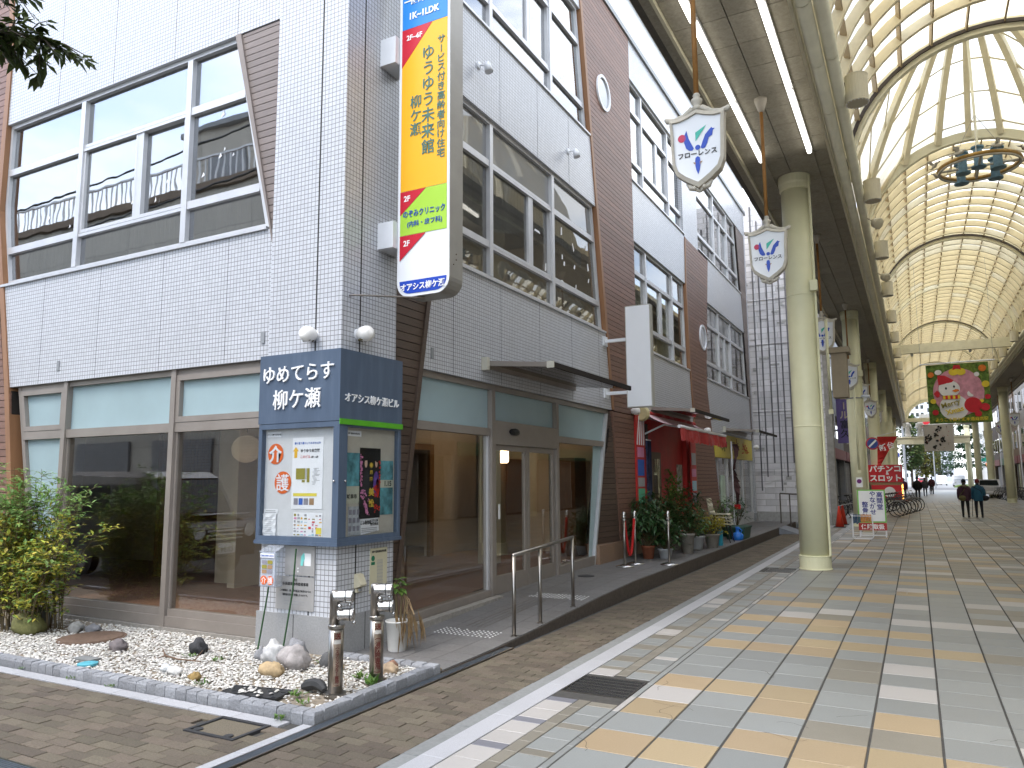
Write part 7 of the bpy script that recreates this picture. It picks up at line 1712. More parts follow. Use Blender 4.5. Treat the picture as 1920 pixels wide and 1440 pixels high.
for (cu, cv, r, n) in ((0.98, 4.25, 0.26, 18), (1.78, 4.2, 0.22, 14), (1.55, 4.95, 0.16, 10), (1.35, 4.55, 0.15, 8), (1.3, 3.72, 0.14, 6)):
    for i in range(n):
        u, v, rr_ = cu + q.gauss(0, r * .5), cv + q.gauss(0, r * .45), q.uniform(0.04, 0.11); b = MB()
        b.add([(u + rr_ * q.uniform(.5, 1.2) * math.cos(k), wf(u, v) - 0.03 - 0.002 * i, v + rr_ * q.uniform(.5, 1.2) * math.sin(k)) for k in [j * 0.785 for j in range(8)]], [tuple(range(8))]); b.build('ink_splash', BLACK, wb)
for i in range(34):
    u, v, rr_ = q.uniform(.7, 2.4), q.uniform(3.5, 5.2), q.uniform(.015, .035); b = MB(); b.add([(u + rr_ * math.cos(k), wf(u, v) - 0.07, v + rr_ * math.sin(k)) for k in (0, 1.2, 2.5, 3.8, 5)], [(0, 1, 2, 3, 4)]); b.build('petal_speck', q.choice((BRD, BLACK, INK['brown'])), wb)
MB().tube([(0.5, 60, 5.28), (2.6, 60, 5.28)], 0.025, 8).build('top_pole', WHITEM, wb)
for x in (0.6, 2.5): MB().tube([(x, 60, 5.28), (x, 60, 10.3)], 0.006, 5).build('wire', GREYM, wb)

# ---- purple vertical shop banner
pb = thing('purple_sign', 'long purple vertical shop sign with cream characters on the left building', 'sign', (-2.3, 31, 2.9))
PUR = mat('purple sign board', (0.17, 0.125, 0.36), 0.55, 0.1, 3, dirt=0.25); CRM = mat('cream sign ink', (0.62, 0.52, 0.40), 0.6)
MB().box(-2.52, -1.98, 31.0, 31.14, 2.95, 6.5).build('board', PUR, pb)
text('洋品とショール', 0.34, (-2.25, 30.99, 5.05), XR_, UP, CRM, pb, 0.006, 0.02, vertical=True); text('富久', 0.34, (-2.25, 30.99, 3.48), XR_, UP, INK['black'], pb, 0.006, 0.01, vertical=True)
for z in (3.4, 4.9, 6.2): MB().box(-3.9, -2.52, 31.04, 31.1, z, z + .06).build('arm', GREYM, pb)

# ---- clinic A-board and umbrella rack, cones
ab = thing('clinic_board', 'white folding signboard with green frame and blue brush lettering on the arcade floor', 'signboard', (-1.2, 23.6, 0))
tl_ = Vector((0, 0.10, 1)).normalized(); rr0 = Vector((0.985, 0.17, 0)); nb_ = rr0.cross(tl_)
O = Vector((-1.16, 23.6, 0.0))
def AB(u, v, d=0): return O + rr0 * u + tl_ * v + nb_ * d
def abox(u0, u1, v0, v1, d0, d1, nm, m): b = MB(); b.prism([AB(u0, v0, d1), AB(u1, v0, d1), AB(u1, v1, d1), AB(u0, v1, d1)], [AB(u0, v0, d0), AB(u1, v0, d0), AB(u1, v1, d0), AB(u0, v1, d0)]); return b.build(nm, m, ab)
abox(-0.36, 0.36, 0.40, 1.32, -0.02, 0.0, 'frame', mat('leaf green frame', (0.18, 0.45, 0.08), 0.5)); abox(-0.325, 0.325, 0.44, 1.285, 0.0005, 0.004, 'panel', WHITE); abox(-0.36, 0.36, 0.19, 0.395, -0.018, 0.0, 'lower_panel', mat('red lower panel', (0.42, 0.03, 0.03), 0.5))
for u in (-0.34, 0.32): abox(u, u + 0.03, 0.0, 0.39, -0.05, -0.021, 'leg', WHITEM)
abox(-0.31, 0.319, 0.04, 0.07, -0.05, -0.025, 'rail', WHITEM)
for u in (-0.33, 0.33): MB().tube([AB(u, 1.25, -0.03), O + rr0 * u + Vector((0, 0.55, 0.0))], 0.014, 6).build('rear_leg', WHITEM, ab)
NAVY = mat('navy brush ink', (0.03, 0.035, 0.22), 0.6)
for s, u, v in (('高間堂', 0.21, 1.01), ('やながせ', 0.03, 0.95), ('整骨院', -0.17, 0.74)): text(s, 0.165, AB(u, v, 0.007), rr0, tl_, NAVY, ab, 0.002, 0.02, vertical=True)
text('保険取扱', 0.15, AB(0, 0.29, 0.005), rr0, tl_, WH, ab, 0.002, 0.02)
uk = thing('umbrella_rack', 'white wire rack with blue and orange umbrella covers in front of the clinic signboard', 'rack', (-1.42, 22.9, 0))
UX0, UX1, UY = -1.62, -1.12, 22.85
for yy in (UY - 0.14, UY + 0.14): MB().tube([(UX0, yy, 0.62), (UX0, yy, 0.05), (UX0 + .05, yy, 0.012), (UX1 - .05, yy, 0.012), (UX1, yy, 0.05), (UX1, yy, 0.62), (UX0, yy, 0.62)], 0.011, 6).build('wire_frame', WHITEM, uk)
for x in (UX0, UX1): MB().tube([(x, UY - 0.14, 0.62), (x, UY + 0.14, 0.62)], 0.011, 6).build('cross_wire', WHITEM, uk)
for z in (0.07, 0.12, 0.17): MB().tube([(UX0, UY - .14, z), (UX1, UY - .14, z)], 0.006, 5).build('cross_wire', WHITEM, uk)
UBL = mat('blue cover', (0.02, 0.07, 0.17), 0.6, 0.2, 9); UOR = mat('orange cover', (0.62, 0.24, 0.015), 0.6, 0.2, 9)
for i in range(12):
    x = UX0 + 0.03 + i * 0.038; MB().box(x, x + 0.022, UY - 0.10 + rt.uniform(-.02, .02), UY + 0.10, 0.46 + rt.uniform(-.02, .02) - (0.05 if i < 4 else 0), 0.655).build('cover', UBL if i < 5 else UOR, uk)
CON = mat('red orange traffic cone', (0.62, 0.045, 0.02), 0.5, 0.08, 6, dirt=0.15)
def cone(x, y, label):
    t = thing('traffic_cone', label, 'traffic cone', (x, y, 0), 'red traffic cones by the concrete wall'); MB().lathe([(0.14, 0.02), (0.03, 0.66), (0.026, 0.70), (0.0, 0.70)], (x, y, 0), 20).build('cone_body', CON, t, True); MB().box(x - 0.19, x + 0.19, y - 0.19, y + 0.19, 0, 0.022).build('base', BLACK, t); return t
k0 = cone(-2.38, 28.0, 'red traffic cone nearest of the three'); copy_tree(k0, (-2.40, 29.6, 0), 'red traffic cone in the middle of the three'); copy_tree(k0, (-2.10, 32.5, 0), 'red traffic cone farthest of the three, by the second column')
t = thing('cone_bar', 'grey bar laid across the tops of the red traffic cones', 'bar', (-2.3, 30, 0.66)); MB().tube([(-2.38, 28.0, 0.69), (-2.40, 29.6, 0.69), (-2.10, 32.5, 0.69)], 0.018, 8).build('bar', GREYM, t)
# ---- round traffic and notice signs
t = thing('no_parking_sign', 'round blue and red no parking sign on the second column', 'sign', (-1.2, 28.4, 3.2)); c = Vector((-1.22, 27.95, 2.78)); ax = (0.15, -1, 0)
MB().lathe([(0.21, 0), (0.21, 0.012)], c, 28, axis=ax).build('red_disc', mat('sign red', (0.4, 0.02, 0.04), 0.4), t); MB().lathe([(0.165, 0), (0.165, 0.004)], c + Vector((0.002, -0.013, 0)), 28, axis=ax).build('blue_disc', mat('sign blue', (0.015, 0.04, 0.22), 0.4), t)
b = MB(); b.obox(c + Vector((0.003, -0.02, 0)), Vector((0.11, 0.016, 0.11)), Vector((-0.02, -0.003, 0.02)), (0, 0.001, 0)); b.build('white_bar', WHITE, t); MB().tube([c, (-1.48, 28.75, 2.78)], 0.02, 8).build('arm', GREYM, t)
t = thing('purple_notice', 'small white notice with a purple disc on the second column', 'notice', (-1.7, 28.5, 1.4)); MB().box(-1.83, -1.63, 28.525, 28.535, 1.33, 1.66).build('plate', WHITE, t); MB().lathe([(0.075, 0), (0.075, 0.003)], (-1.73, 28.524, 1.53), 20, axis=(0, -1, 0)).build('disc', mat('purple disc', (0.16, 0.02, 0.17), 0.5), t)

# ================================================================ FRONT OF THE RED SHOP
st0 = thing('rope_stanchion', 'chrome rope stanchion nearest the camera, in front of the brown boards', 'stanchion', (-4.5, 12.55, 0.165), 'chrome rope stanchions')
def stan(x, y, z=0.165):
    MB().lathe([(0.16, 0), (0.16, 0.012), (0.10, 0.03), (0.03, 0.045)], (x, y, z), 26).build('base', CHROME, st0, True); MB().tube([(x, y, z + 0.03), (x, y, z + 0.86)], 0.022, 12).build('pole', STEEL, st0, True)
    MB().lathe([(0.03, 0.80), (0.032, 0.84), (0.028, 0.86), (0.034, 0.89), (0.022, 0.925), (0, 0.93)], (x, y, z), 14).build('knob', CHROME, st0, True); MB().lathe([(0.038, 0), (0.038, 0.02)], (x, y, z + 0.78), 14).build('rope_ring', CHROME, st0)
stan(-4.5, 12.55)
copy_tree(st0, (-4.47, 13.02, 0.165), 'chrome rope stanchion just behind the nearest one'); copy_tree(st0, (-3.90, 13.15, 0.165), 'chrome rope stanchion at the kerb side, in front of the pot plants')
ROPE = mat('red velvet rope', (0.42, 0.012, 0.012), 0.85, 0.15, 20)
t = thing('red_rope', 'drooping red velvet rope between the two left stanchions', 'rope', (-4.5, 12.8, 0.3)); pts = [Vector((-4.5, 12.57, 0.96)).lerp(Vector((-4.47, 13.0, 0.96)), k / 12) - Vector((0, 0, 0.62 * math.sin(math.pi * k / 12))) for k in range(13)]; MB().tube(pts, 0.024, 8).build('rope', ROPE, t, True)
pr3 = random.Random(44)
LP = [mat('dark glossy pot leaf', (0.03, 0.075, 0.02), 0.35, 0.25, 8, island=0.35, hue=0.02, trans=0.2), mat('light pot leaf', (0.10, 0.19, 0.04), 0.4, 0.25, 8, island=0.3, hue=0.02, trans=0.25), mat('yellow flower leaf', (0.42, 0.36, 0.03), 0.5, 0.3, 8, island=0.3, trans=0.3)]
POTS = {'white': mat('white plastic pot', (0.62, 0.63, 0.64), 0.4, 0.04, 4, dirt=0.15), 'terracotta': mat('terracotta pot', (0.30, 0.10, 0.05), 0.8, 0.15, 10, dirt=0.3), 'grey': mat('grey stone pot', (0.32, 0.29, 0.25), 0.8, 0.15, 12, dirt=0.3), 'green': mat('dark green planter', (0.02, 0.07, 0.045), 0.5)}
def pot_plant(x, y, z, r, h, pk, H, S, n, L, W, mi, label, droop=0.0, upright=False):
    t = thing('potted_plant', label, 'potted plant', (x, y, z), 'pot plants outside the red shop')
    MB().lathe([(r * 0.7, 0), (r * 0.95, h * 0.9), (r * 1.05, h * 0.9), (r * 1.05, h), (r * 0.9, h), (r * 0.85, h * 0.85), (0, h * 0.85)], (x, y, z), 18).build('pot', POTS[pk], t, True)
    sm_, b = MB(), MB()
    for i in range(n):
        a = pr3.uniform(0, 6.28); q = 0.8 * pr3.random() ** 0.5; hh = h + 0.85 * H * pr3.uniform(0.25, 1.0)
        e = Vector((x + math.cos(a) * S * q, y + math.sin(a) * S * q, z + hh * (1 - 0.25 * q)))
        if i % 3 == 0: sm_.tube([(x, y, z + h * .8), ((x + e.x) / 2, (y + e.y) / 2, z + hh * .6), e], 0.005, 4, cap=False)
        for j in range(4):
            aa = pr3.uniform(0, 6.28); d = Vector((math.cos(aa), math.sin(aa), pr3.uniform(-0.5, 0.5) + (0.9 if upright else 0) - droop)); leaf(b, e + Vector((pr3.gauss(0, .05), pr3.gauss(0, .05), pr3.gauss(0, .05))), d, (0, 0, 1), L * pr3.uniform(.6, 1.2), W * pr3.uniform(.7, 1.2), bend=0.5)
    sm_.build('stems', STEM, t); b.build('foliage', LP[mi], t); return t
pz = 0.165
pot_plant(-4.55, 14.0, pz, 0.13, 0.24, 'terracotta', 0.95, 0.45, 110, 0.20, 0.055, 0, 'terracotta pot with long dark drooping leaves beside the red rope', 0.3)
pot_plant(-4.28, 14.2, pz, 0.14, 0.18, 'white', 0.65, 0.40, 100, 0.14, 0.06, 0, 'white bowl pot with a low leafy plant behind the kerb stanchion')
pot_plant(-4.75, 14.6, pz, 0.14, 0.3, 'grey', 1.25, 0.45, 110, 0.20, 0.05, 0, 'tall dark leafy plant against the red shop corner', 0.2)
pot_plant(-4.15, 15.3, pz, 0.15, 0.40, 'grey', 0.75, 0.38, 90, 0.15, 0.06, 0, 'tall beige pot with spreading dark leaves behind the stanchion')
pot_plant(-4.78, 16.5, pz, 0.14, 0.3, 'terracotta', 1.75, 0.26, 80, 0.13, 0.06, 1, 'tall thin climbing plant with pale leaves at the shop door', upright=True)
pot_plant(-4.6, 15.9, pz, 0.16, 0.26, 'grey', 1.1, 0.5, 100, 0.17, 0.05, 0, 'dark bushy plant in front of the red wall')
pot_plant(-4.25, 16.3, pz, 0.20, 0.28, 'white', 0.75, 0.40, 100, 0.10, 0.05, 1, 'round white pot with a mid green shrub')
pot_plant(-4.0, 16.75, pz, 0.17, 0.30, 'grey', 0.55, 0.36, 120, 0.085, 0.045, 2, 'beige pot with yellow green flowering foliage')
pot_plant(-4.7, 17.2, pz, 0.16, 0.3, 'grey', 1.35, 0.5, 90, 0.24, 0.05, 0, 'spiky dark palm like plant behind the flowering pot', 0.1)
pot_plant(-4.45, 20.1, pz, 0.12, 0.3, 'green', 0.85, 0.4, 60, 0.18, 0.05, 1, 'young plant with radiating leaves beyond the stacked chairs')
pot_plant(-4.3, 20.8, pz, 0.13, 0.25, 'green', 1.0, 0.35, 50, 0.18, 0.05, 0, 'slender dark plant beside the flag pole')
# stacked shell chairs
SHELL = mat('cream plastic shell', (0.50, 0.46, 0.35), 0.45, 0.05, 5, dirt=0.2)
def shell_chair(x, y, z, label):
    t = thing('shell_chair', label, 'chair', (x, y, z), 'stacked shell chairs'); b = MB(); n = 8
    prof = [(0.22, 0.41), (0.18, 0.43), (0.0, 0.42), (-0.16, 0.43), (-0.21, 0.50), (-0.25, 0.68), (-0.27, 0.80)]
    for i in range(len(prof) - 1):
        (a, za), (c_, zc_) = prof[i], prof[i + 1]
        for k in range(n):
            w0, w1 = -0.22 + 0.44 * k / n, -0.22 + 0.44 * (k + 1) / n; cv = lambda w: 0.18 * w * w * 2
            b.quad((x + a + cv(w0) * (1 if i > 3 else 0), y + w0, z + za + (cv(w0) if i <= 3 else 0)), (x + a + cv(w1) * (1 if i > 3 else 0), y + w1, z + za + (cv(w1) if i <= 3 else 0)), (x + c_ + cv(w1) * (1 if i > 2 else 0), y + w1, z + zc_ + (cv(w1) if i <= 2 else 0)), (x + c_ + cv(w0) * (1 if i > 2 else 0), y + w0, z + zc_ + (cv(w0) if i <= 2 else 0)))
    o = b.build('shell', SHELL, t, True); m_ = o.modifiers.new('thickness', 'SOLIDIFY'); m_.thickness = 0.02
    for sx_ in (-1, 1):
        for sy_ in (-1, 1): MB().tube([(x + sx_ * 0.12, y + sy_ * 0.14, z + 0.41), (x + sx_ * 0.22, y + sy_ * 0.22, z + 0.0)], 0.011, 6).build('leg', BLACK, t)
    return t
h0 = shell_chair(-4.12, 18.3, pz, 'cream shell chair at the bottom of the stack of chairs')
for i, w in enumerate(('second from the bottom', 'third from the bottom', 'at the top')): copy_tree(h0, (-4.12 - 0.012 * (i + 1), 18.3, pz + 0.075 * (i + 1)), 'cream shell chair %s of the stack of chairs' % w)
t = thing('water_can', 'bright blue plastic water can on the pavement edge', 'water can', (-3.92, 19.0, pz)); BLP = mat('bright blue plastic', (0.02, 0.16, 0.55), 0.35)
MB().lathe([(0.10, 0), (0.135, 0.025), (0.14, 0.13), (0.10, 0.17), (0.045, 0.195), (0.04, 0.27), (0.05, 0.28), (0.05, 0.32), (0, 0.32)], (-3.92, 19.0, pz), 18).build('body', BLP, t, True); MB().tube([(-3.85, 18.95, pz + .17), (-3.80, 18.95, pz + .24), (-3.87, 18.97, pz + .29)], 0.015, 6).build('handle', BLP, t)
t = thing('green_crate', 'dark green plastic planter box beside the blue water can', 'planter', (-4.0, 19.5, pz)); MB().prism([(-4.22, 19.2, pz), (-3.82, 19.2, pz), (-3.82, 20.0, pz), (-4.22, 20.0, pz)], [(-4.25, 19.15, pz + .26), (-3.79, 19.15, pz + .26), (-3.79, 20.05, pz + .26), (-4.25, 20.05, pz + .26)]).build('tub', POTS['green'], t); MB().box(-4.27, -3.77, 19.13, 20.07, pz + .26, pz + .30).build('rim', POTS['green'], t)
t = thing('blue_bag', 'turquoise carton standing between the flowering pot and the chairs', 'carton', (-4.0, 17.35, pz)); MB().box(-4.09, -3.91, 17.3, 17.4, pz, pz + .34).build('box', mat('turquoise carton', (0.03, 0.28, 0.38), 0.5), t); MB().box(-4.08, -3.92, 17.305, 17.395, pz + .34, pz + .37).build('fold', MATS['turquoise carton'], t)
t = thing('banner_flag', 'furled dark brown and red banner flag on a white pole beyond the pots', 'flag', (-4.25, 20.3, pz)); MB().tube([(-4.25, 20.3, pz), (-4.25, 20.3, 2.62)], 0.018, 8).build('pole', WHITEM, t)
b = MB()
for k in range(10):
    P = lambda i, s: (-4.23 + 0.10 * s + 0.05 * math.sin(i * 0.9 + s), 20.3 + 0.08 * math.sin(i * 1.3) * s, 2.55 - i * 0.165)
    b.quad(P(k, 0), P(k, 1), P(k + 1, 1.25), P(k + 1, 0))
b.build('cloth', mat('dark brown flag', (0.05, 0.02, 0.018), 0.8, 0.5, 4), t); MB().box(-4.24, -4.08, 20.28, 20.32, 0.86, 0.98).build('hem', ROPE, t)
t = thing('poster_column', 'narrow red and white striped poster panel at the edge of the red shop', 'poster', (XR, 15.0, 0.6)); MB().box(XR + .02, XR + .05, 14.72, 15.30, 0.7, 3.0).build('panel', RED, t)
for i in range(4): b = MB(); b.prism([FR(14.76 + i * .14, 2.35, -.055), FR(14.82 + i * .14, 2.35, -.055), FR(14.98 + i * .10, 2.95, -.055), FR(14.92 + i * .10, 2.95, -.055)], [FR(14.76 + i * .14, 2.35, -.051), FR(14.82 + i * .14, 2.35, -.051), FR(14.98 + i * .10, 2.95, -.051), FR(14.92 + i * .10, 2.95, -.051)]); b.build('stripe', WHITE, t)
for (z0, z1, k) in ((2.1, 2.3, 'pink'), (1.72, 2.05, 'blue'), (1.5, 1.68, 'grey'), (1.15, 1.46, 'green'), (0.8, 1.1, 'photo')): fbox(FR, 14.80, 15.2, z0, z1, -.058, -.051, 'photo', INK[k], t)
t = thing('dark_banner', 'dark blue cloth banner hanging at the left edge of the red shop', 'banner', (XR, 15.3, 0.7)); MB().box(XR + .06, XR + .09, 15.32, 15.6, 0.75, 2.45).build('cloth', mat('navy patterned cloth', (0.02, 0.025, 0.07), 0.8, 0.8, 9), t); MB().tube([(XR + .075, 15.3, 2.47), (XR + .075, 15.62, 2.47)], 0.012, 6).build('rod', WHITEM, t)
t = thing('poster_column', 'narrow collage poster panel at the right edge of the red shop', 'poster', (XR, 19.3, 0.6)); MB().box(XR + .02, XR + .05, 18.95, 19.45, 0.6, 2.6).build('panel', RED, t)
for (z0, z1, k) in ((2.0, 2.3, 'grey'), (1.35, 1.6, 'sky'), (1.05, 1.3, 'photo'), (1.7, 1.9, 'pink')): fbox(FR, 19.0, 19.4, z0, z1, -.058, -.051, 'photo', INK[k], t)
# ================================================================ NEIGHBOURS AND FAR THINGS
# ---- rough concrete party wall beyond the building
CONC = gridmat('stained concrete block wall', (0.64, 0.625, 0.635), (0.44, 0.43, 0.425), 0.7, 0.22, 0.012, 0.9, 0.14, off=0.5, bump=0.8, dirt=0.6)
cw = thing('party_wall', 'stained grey concrete block wall with dark vertical channels beyond the white building', 'wall', (-4, 29, 0))
MB().box(-9.0, -2.72, 28.95, 29.3, -0.05, 12.3).build('wall', CONC, cw)
BASE = mat('pale concrete base', (0.36, 0.355, 0.34), 0.9, 0.15, 10, dirt=0.4); MB().box(-9.0, -2.70, 28.78, 28.945, -0.05, 0.45).build('base_course', BASE, cw)
CHN = mat('dark wall channel', (0.13, 0.125, 0.13), 0.9, 0.3, 6, stretch=(1, 1, 0.3))
for i, x in enumerate((-5.0, -4.78, -4.52, -4.3, -4.08, -3.85, -3.62, -3.4, -3.15, -2.9)): MB().box(x - 0.022, x + 0.022, 28.90, 28.949, 1.2 + 0.5 * (i % 3), 12.0 - 0.6 * (i % 2)).build('channel', CHN, cw)
for z in (1.9, 4.1, 6.6, 8.3): MB().box(-6.5, -2.72, 28.91, 28.948, z, z + 0.06).build('ledge', CONC, cw)
MB().box(-2.72, -2.5, 28.9, 29.35, -0.05, 8.0).build('end_pier', mat('grey render pier', (0.27, 0.26, 0.24), 0.9, 0.2, 6, dirt=0.4), cw)
rcc = random.Random(77)
for i in range(120):   # remnants of broken plaster
    x, z = rcc.uniform(-5.4, -2.75), rcc.uniform(0.6, 11.5); w, h = rcc.uniform(0.1, 0.42), rcc.uniform(0.05, 0.14); MB().box(x, min(x + w, -2.73), 28.915 + rcc.uniform(0, .02), 28.947, z, z + h).build('plaster_remnant', (CONC, BASE)[rcc.random() < 0.3], cw)
t = thing('steel_railing', 'small brown steel railing in front of the concrete wall', 'railing', (-3.8, 26.5, 0.0)); RBR = mat('brown railing paint', (0.10, 0.085, 0.07), 0.5)
for x in (-4.05, -3.75, -3.35, -3.1): MB().tube([(x, 26.6, 0.0), (x, 26.6, 1.15)], 0.022, 8).build('post', RBR, t)
MB().tube([(-4.05, 26.6, 1.15), (-3.1, 26.6, 1.10)], 0.025, 8).build('top_rail', RBR, t)
MB().box(-9, -2.95, 27.95, 28.78, -0.05, 0.10).build('alley_slab', KERB, cw)

# ---- shop rows along both sides of the arcade
rsh = random.Random(55)
SHUT = gridmat('steel roller shutter', (0.22, 0.22, 0.225), (0.10, 0.10, 0.10), 50.0, 0.09, 0.008, 0.5, 0.05, bump=0.5)
WALLS = [mat('shop wall %d' % i, c, 0.8, 0.1, 3, dirt=0.3) for i, c in enumerate(((0.30, 0.28, 0.25), (0.20, 0.15, 0.11), (0.26, 0.27, 0.29), (0.12, 0.10, 0.09), (0.36, 0.34, 0.30)))]
DKG = glass('dark shop glass', (0.5, 0.5, 0.5), 1.9)
def shop(x, s, y0, y1, h, wi, label):
    """s=+1: shop faces +x (left row), -1 faces -x (right row)"""
    t = thing('arcade_shop', label, 'shop', (x, (y0 + y1) / 2, 0))
    def bx(d0, d1, a, b_, z0, z1, nm, m): xa, xb = sorted((x - s * d0, x - s * d1)); MB().box(xa, xb, a, b_, z0, z1).build(nm, m, t)
    bx(0.0, 6.0, y0 + .01, y1 - .01, 3.2, h, 'upper_wall', WALLS[wi]); bx(0.7, 6.0, y0 + .01, y1 - .01, -0.02, 3.19, 'interior', WALLS[3])
    bx(0.0, 0.69, y0 + .01, y0 + .3, 0, 3.19, 'pier', WALLS[wi]); bx(0.0, 0.69, y1 - .3, y1 - .01, 0, 3.19, 'pier', WALLS[wi])
    n = max(1, int((y1 - y0 - .6) / 2.0)); w = (y1 - y0 - .6) / n
    for i in range(n):
        a = y0 + .3 + i * w
        if rsh.random() < 0.5: bx(0.25, 0.3, a + .05, a + w - .05, 0.02, 2.7, 'shutter', SHUT)
        else: bx(0.3, 0.31, a + .08, a + w - .08, 0.1, 2.7, 'shop_glass', DKG); bx(0.26, 0.34, a + .01, a + .07, 0.02, 2.7, 'frame', ALU)
    bx(-0.15, -0.02, y0 + .2, y1 - .2, 2.75, 3.35, 'fascia_sign', (WALLS[(wi + 2) % 5], WHITEM, mat('green fascia', (0.05, 0.16, 0.10), 0.5), mat('maroon fascia', (0.18, 0.03, 0.03), 0.5))[rsh.randrange(4)])
    for k in range(2):
        for i in range(max(1, int((y1 - y0) / 2.4))):
            a = y0 + .5 + i * 2.4; 
            if a + 1.6 < y1: wn_ = part('window', t); xa, xb = sorted((x + s * .02, x - s * .05)); MB().box(xa, xb, a, a + 1.6, 4.0 + k * 2.8, 5.4 + k * 2.8).build('pane', DKG, wn_); MB().box(xa - .01, xb + .01, a - .06, a - .005, 3.95 + k * 2.8, 5.45 + k * 2.8).build('frame', ALU, wn_)
y = 29.4; i = 0
nmL = ['first', 'second', 'third', 'fourth', 'fifth', 'sixth', 'seventh', 'eighth']
while y < 96 and i < 8: w = 8.3; shop(-4.1, 1, y, y + w, 9 + (i * 37 % 4), i % 5, '%s shop building of the left row beyond the concrete wall' % nmL[i]); y += w; i += 1
y = 44.0; i = 0
while y < 96 and i < 7: w = 7.4; shop(7.5, -1, y, y + w, 10 + (i * 29 % 4), (i + 2) % 5, '%s dark shop building of the right row, behind the columns' % nmL[i]); y += w; i += 1
for i, yy in enumerate((-8.0, 1.0, 10.0, 19.0, 28.0, 36.0)): shop(7.5, -1, yy, yy + (9 if i < 4 else 8), 11, (i + 1) % 5, '%s shop building of the right row, outside the picture' % nmL[i])
t = thing('steel_mullion_row', 'row of pale vertical pipes in front of the dark right hand shops', 'pipe', (7.2, 60, 0))
for k in range(7): MB().tube([(7.2, 54 + k * 5.2, 0), (7.2, 54 + k * 5.2, 7.3)], 0.05, 6).build('pipe', WHITEM, t)

# ---- buildings across the side street, mirrored in the windows
OPP = gridmat('grey beige rendered wall', (0.46, 0.43, 0.375), (0.33, 0.31, 0.27), 3.0, 1.4, 0.02, 0.85, 0.1, bump=0.2, dirt=0.4)
op = thing('opposite_building', 'grey beige building across the side street with rooftop railings, seen mirrored in the windows', 'building', (-24, -6, 0))
MB().box(-40, -15.0, -14, -4.6, -0.02, 11.2).build('wall', OPP, op); MB().box(-40, -14.9, -14.2, -4.45, 11.2, 11.45).build('roof_edge', WALLS[1], op)
MB().box(-25, -15.5, -13, -7.5, 11.45, 15.3).build('penthouse', OPP, op); MB().box(-25.2, -15.3, -13.2, -7.3, 15.3, 15.5).build('penthouse_roof', GREYM, op)
MB().box(-23.5, -21.5, -7.49, -7.4, 11.6, 14.2).build('penthouse_door', WALLS[2], op); MB().box(-19.5, -16.5, -7.49, -7.4, 12.2, 14.4).build('penthouse_window', DKG, op)
for k in range(84): MB().box(-39.5 + k * 0.29, -39.46 + k * 0.29, -4.72, -4.68, 11.45, 12.4).build('baluster', WHITEM, op)
MB().box(-39.6, -15.0, -4.74, -4.66, 12.4, 12.46).build('hand_rail', WHITEM, op)
for k in range(6): MB().box(-38 + k * 4.0, -35.2 + k * 4.0, -4.58, -4.5, 0.05, 3.0).build('shutter', SHUT, op)
for r in range(2):
    for k in range(7): MB().box(-38.5 + k * 3.4, -36.4 + k * 3.4, -4.58, -4.52, 4.4 + r * 3.2, 6.3 + r * 3.2).build('window', DKG, op)
for (x, z) in ((-31.5, 12.6), (-29.5, 12.9)): MB().box(x - .7, x + .7, -9.5, -8.2, 11.45, z).build('water_tank', GREYM, op)
for k in range(3): MB().tube([(-17 - k * .5, -8, 15.5), (-17.2 - k * .5, -8.1, 18.5)], 0.04, 6).build('antenna', RUST, op)
op2 = thing('opposite_shop', 'low dark shop on the opposite street corner, mirrored in the ground floor glass', 'building', (-9, -8, 0))
MB().box(-14.8, -5.5, -14, -4.9, -0.02, 6.2).build('wall', WALLS[2], op2); MB().box(-14.4, -10.2, -4.88, -4.8, 0.05, 2.8).build('shutter', SHUT, op2); MB().box(-9.9, -6, -4.88, -4.8, 0.05, 2.8).build('shutter', SHUT, op2); MB().box(-14.4, -6, -4.88, -4.7, 3.0, 3.7).build('fascia_sign', WALLS[1], op2)
t = thing('street_cable', 'black overhead street cable across the side street, mirrored in the upper windows', 'cable', (-15, -1.5, 9))
for (z, yv) in ((9.4, -2.0), (10.3, -1.4)): MB().tube([(-42 + k * 3.2, yv, z - 0.5 * math.sin(math.pi * k / 11) + 0.1 * k) for k in range(12)], 0.028, 6).build('cable', BLACK, t)
# ---- parked van mirrored in the ground floor glass
van = thing('parked_van', 'dark grey boxy van with white roof parked across the side street, mirrored in the glass', 'van', (-12.4, 2.3, 0))
VB = mat('dark grey car paint', (0.025, 0.025, 0.028), 0.2, 0.03, 3, coat=0.6); VW = mat('white car roof', (0.62, 0.63, 0.65), 0.25, 0.02, 3, coat=0.5)
prof = [(-10.75, 0.35), (-10.72, 0.85), (-10.85, 1.0), (-11.3, 1.08), (-11.75, 1.72), (-14.0, 1.78), (-14.1, 0.9), (-14.1, 0.35)]
MB().prism([(x, 1.6, z) for x, z in prof], [(x, 3.08, z) for x, z in prof]).build('body', VB, van)
MB().prism([(x, 1.64, z) for x, z in ((-11.72, 1.722), (-14.0, 1.782), (-13.9, 1.86), (-12.0, 1.84))], [(x, 3.04, z) for x, z in ((-11.72, 1.722), (-14.0, 1.782), (-13.9, 1.86), (-12.0, 1.84))]).build('roof', VW, van)
VG = mat('car window', (0.015, 0.02, 0.02), 0.05, 0.02, 3)
for (x0, x1) in ((-12.75, -11.95), (-13.85, -12.85)): MB().box(x0, x1, 3.081, 3.09, 1.08, 1.62).build('side_window', VG, van)
b = MB(); b.prism([(-11.31, 1.7, 1.10), (-11.72, 1.7, 1.68), (-11.70, 1.7, 1.69), (-11.29, 1.7, 1.11)], [(-11.31, 2.98, 1.10), (-11.72, 2.98, 1.68), (-11.70, 2.98, 1.69), (-11.29, 2.98, 1.11)]); b.build('windscreen', VG, van)
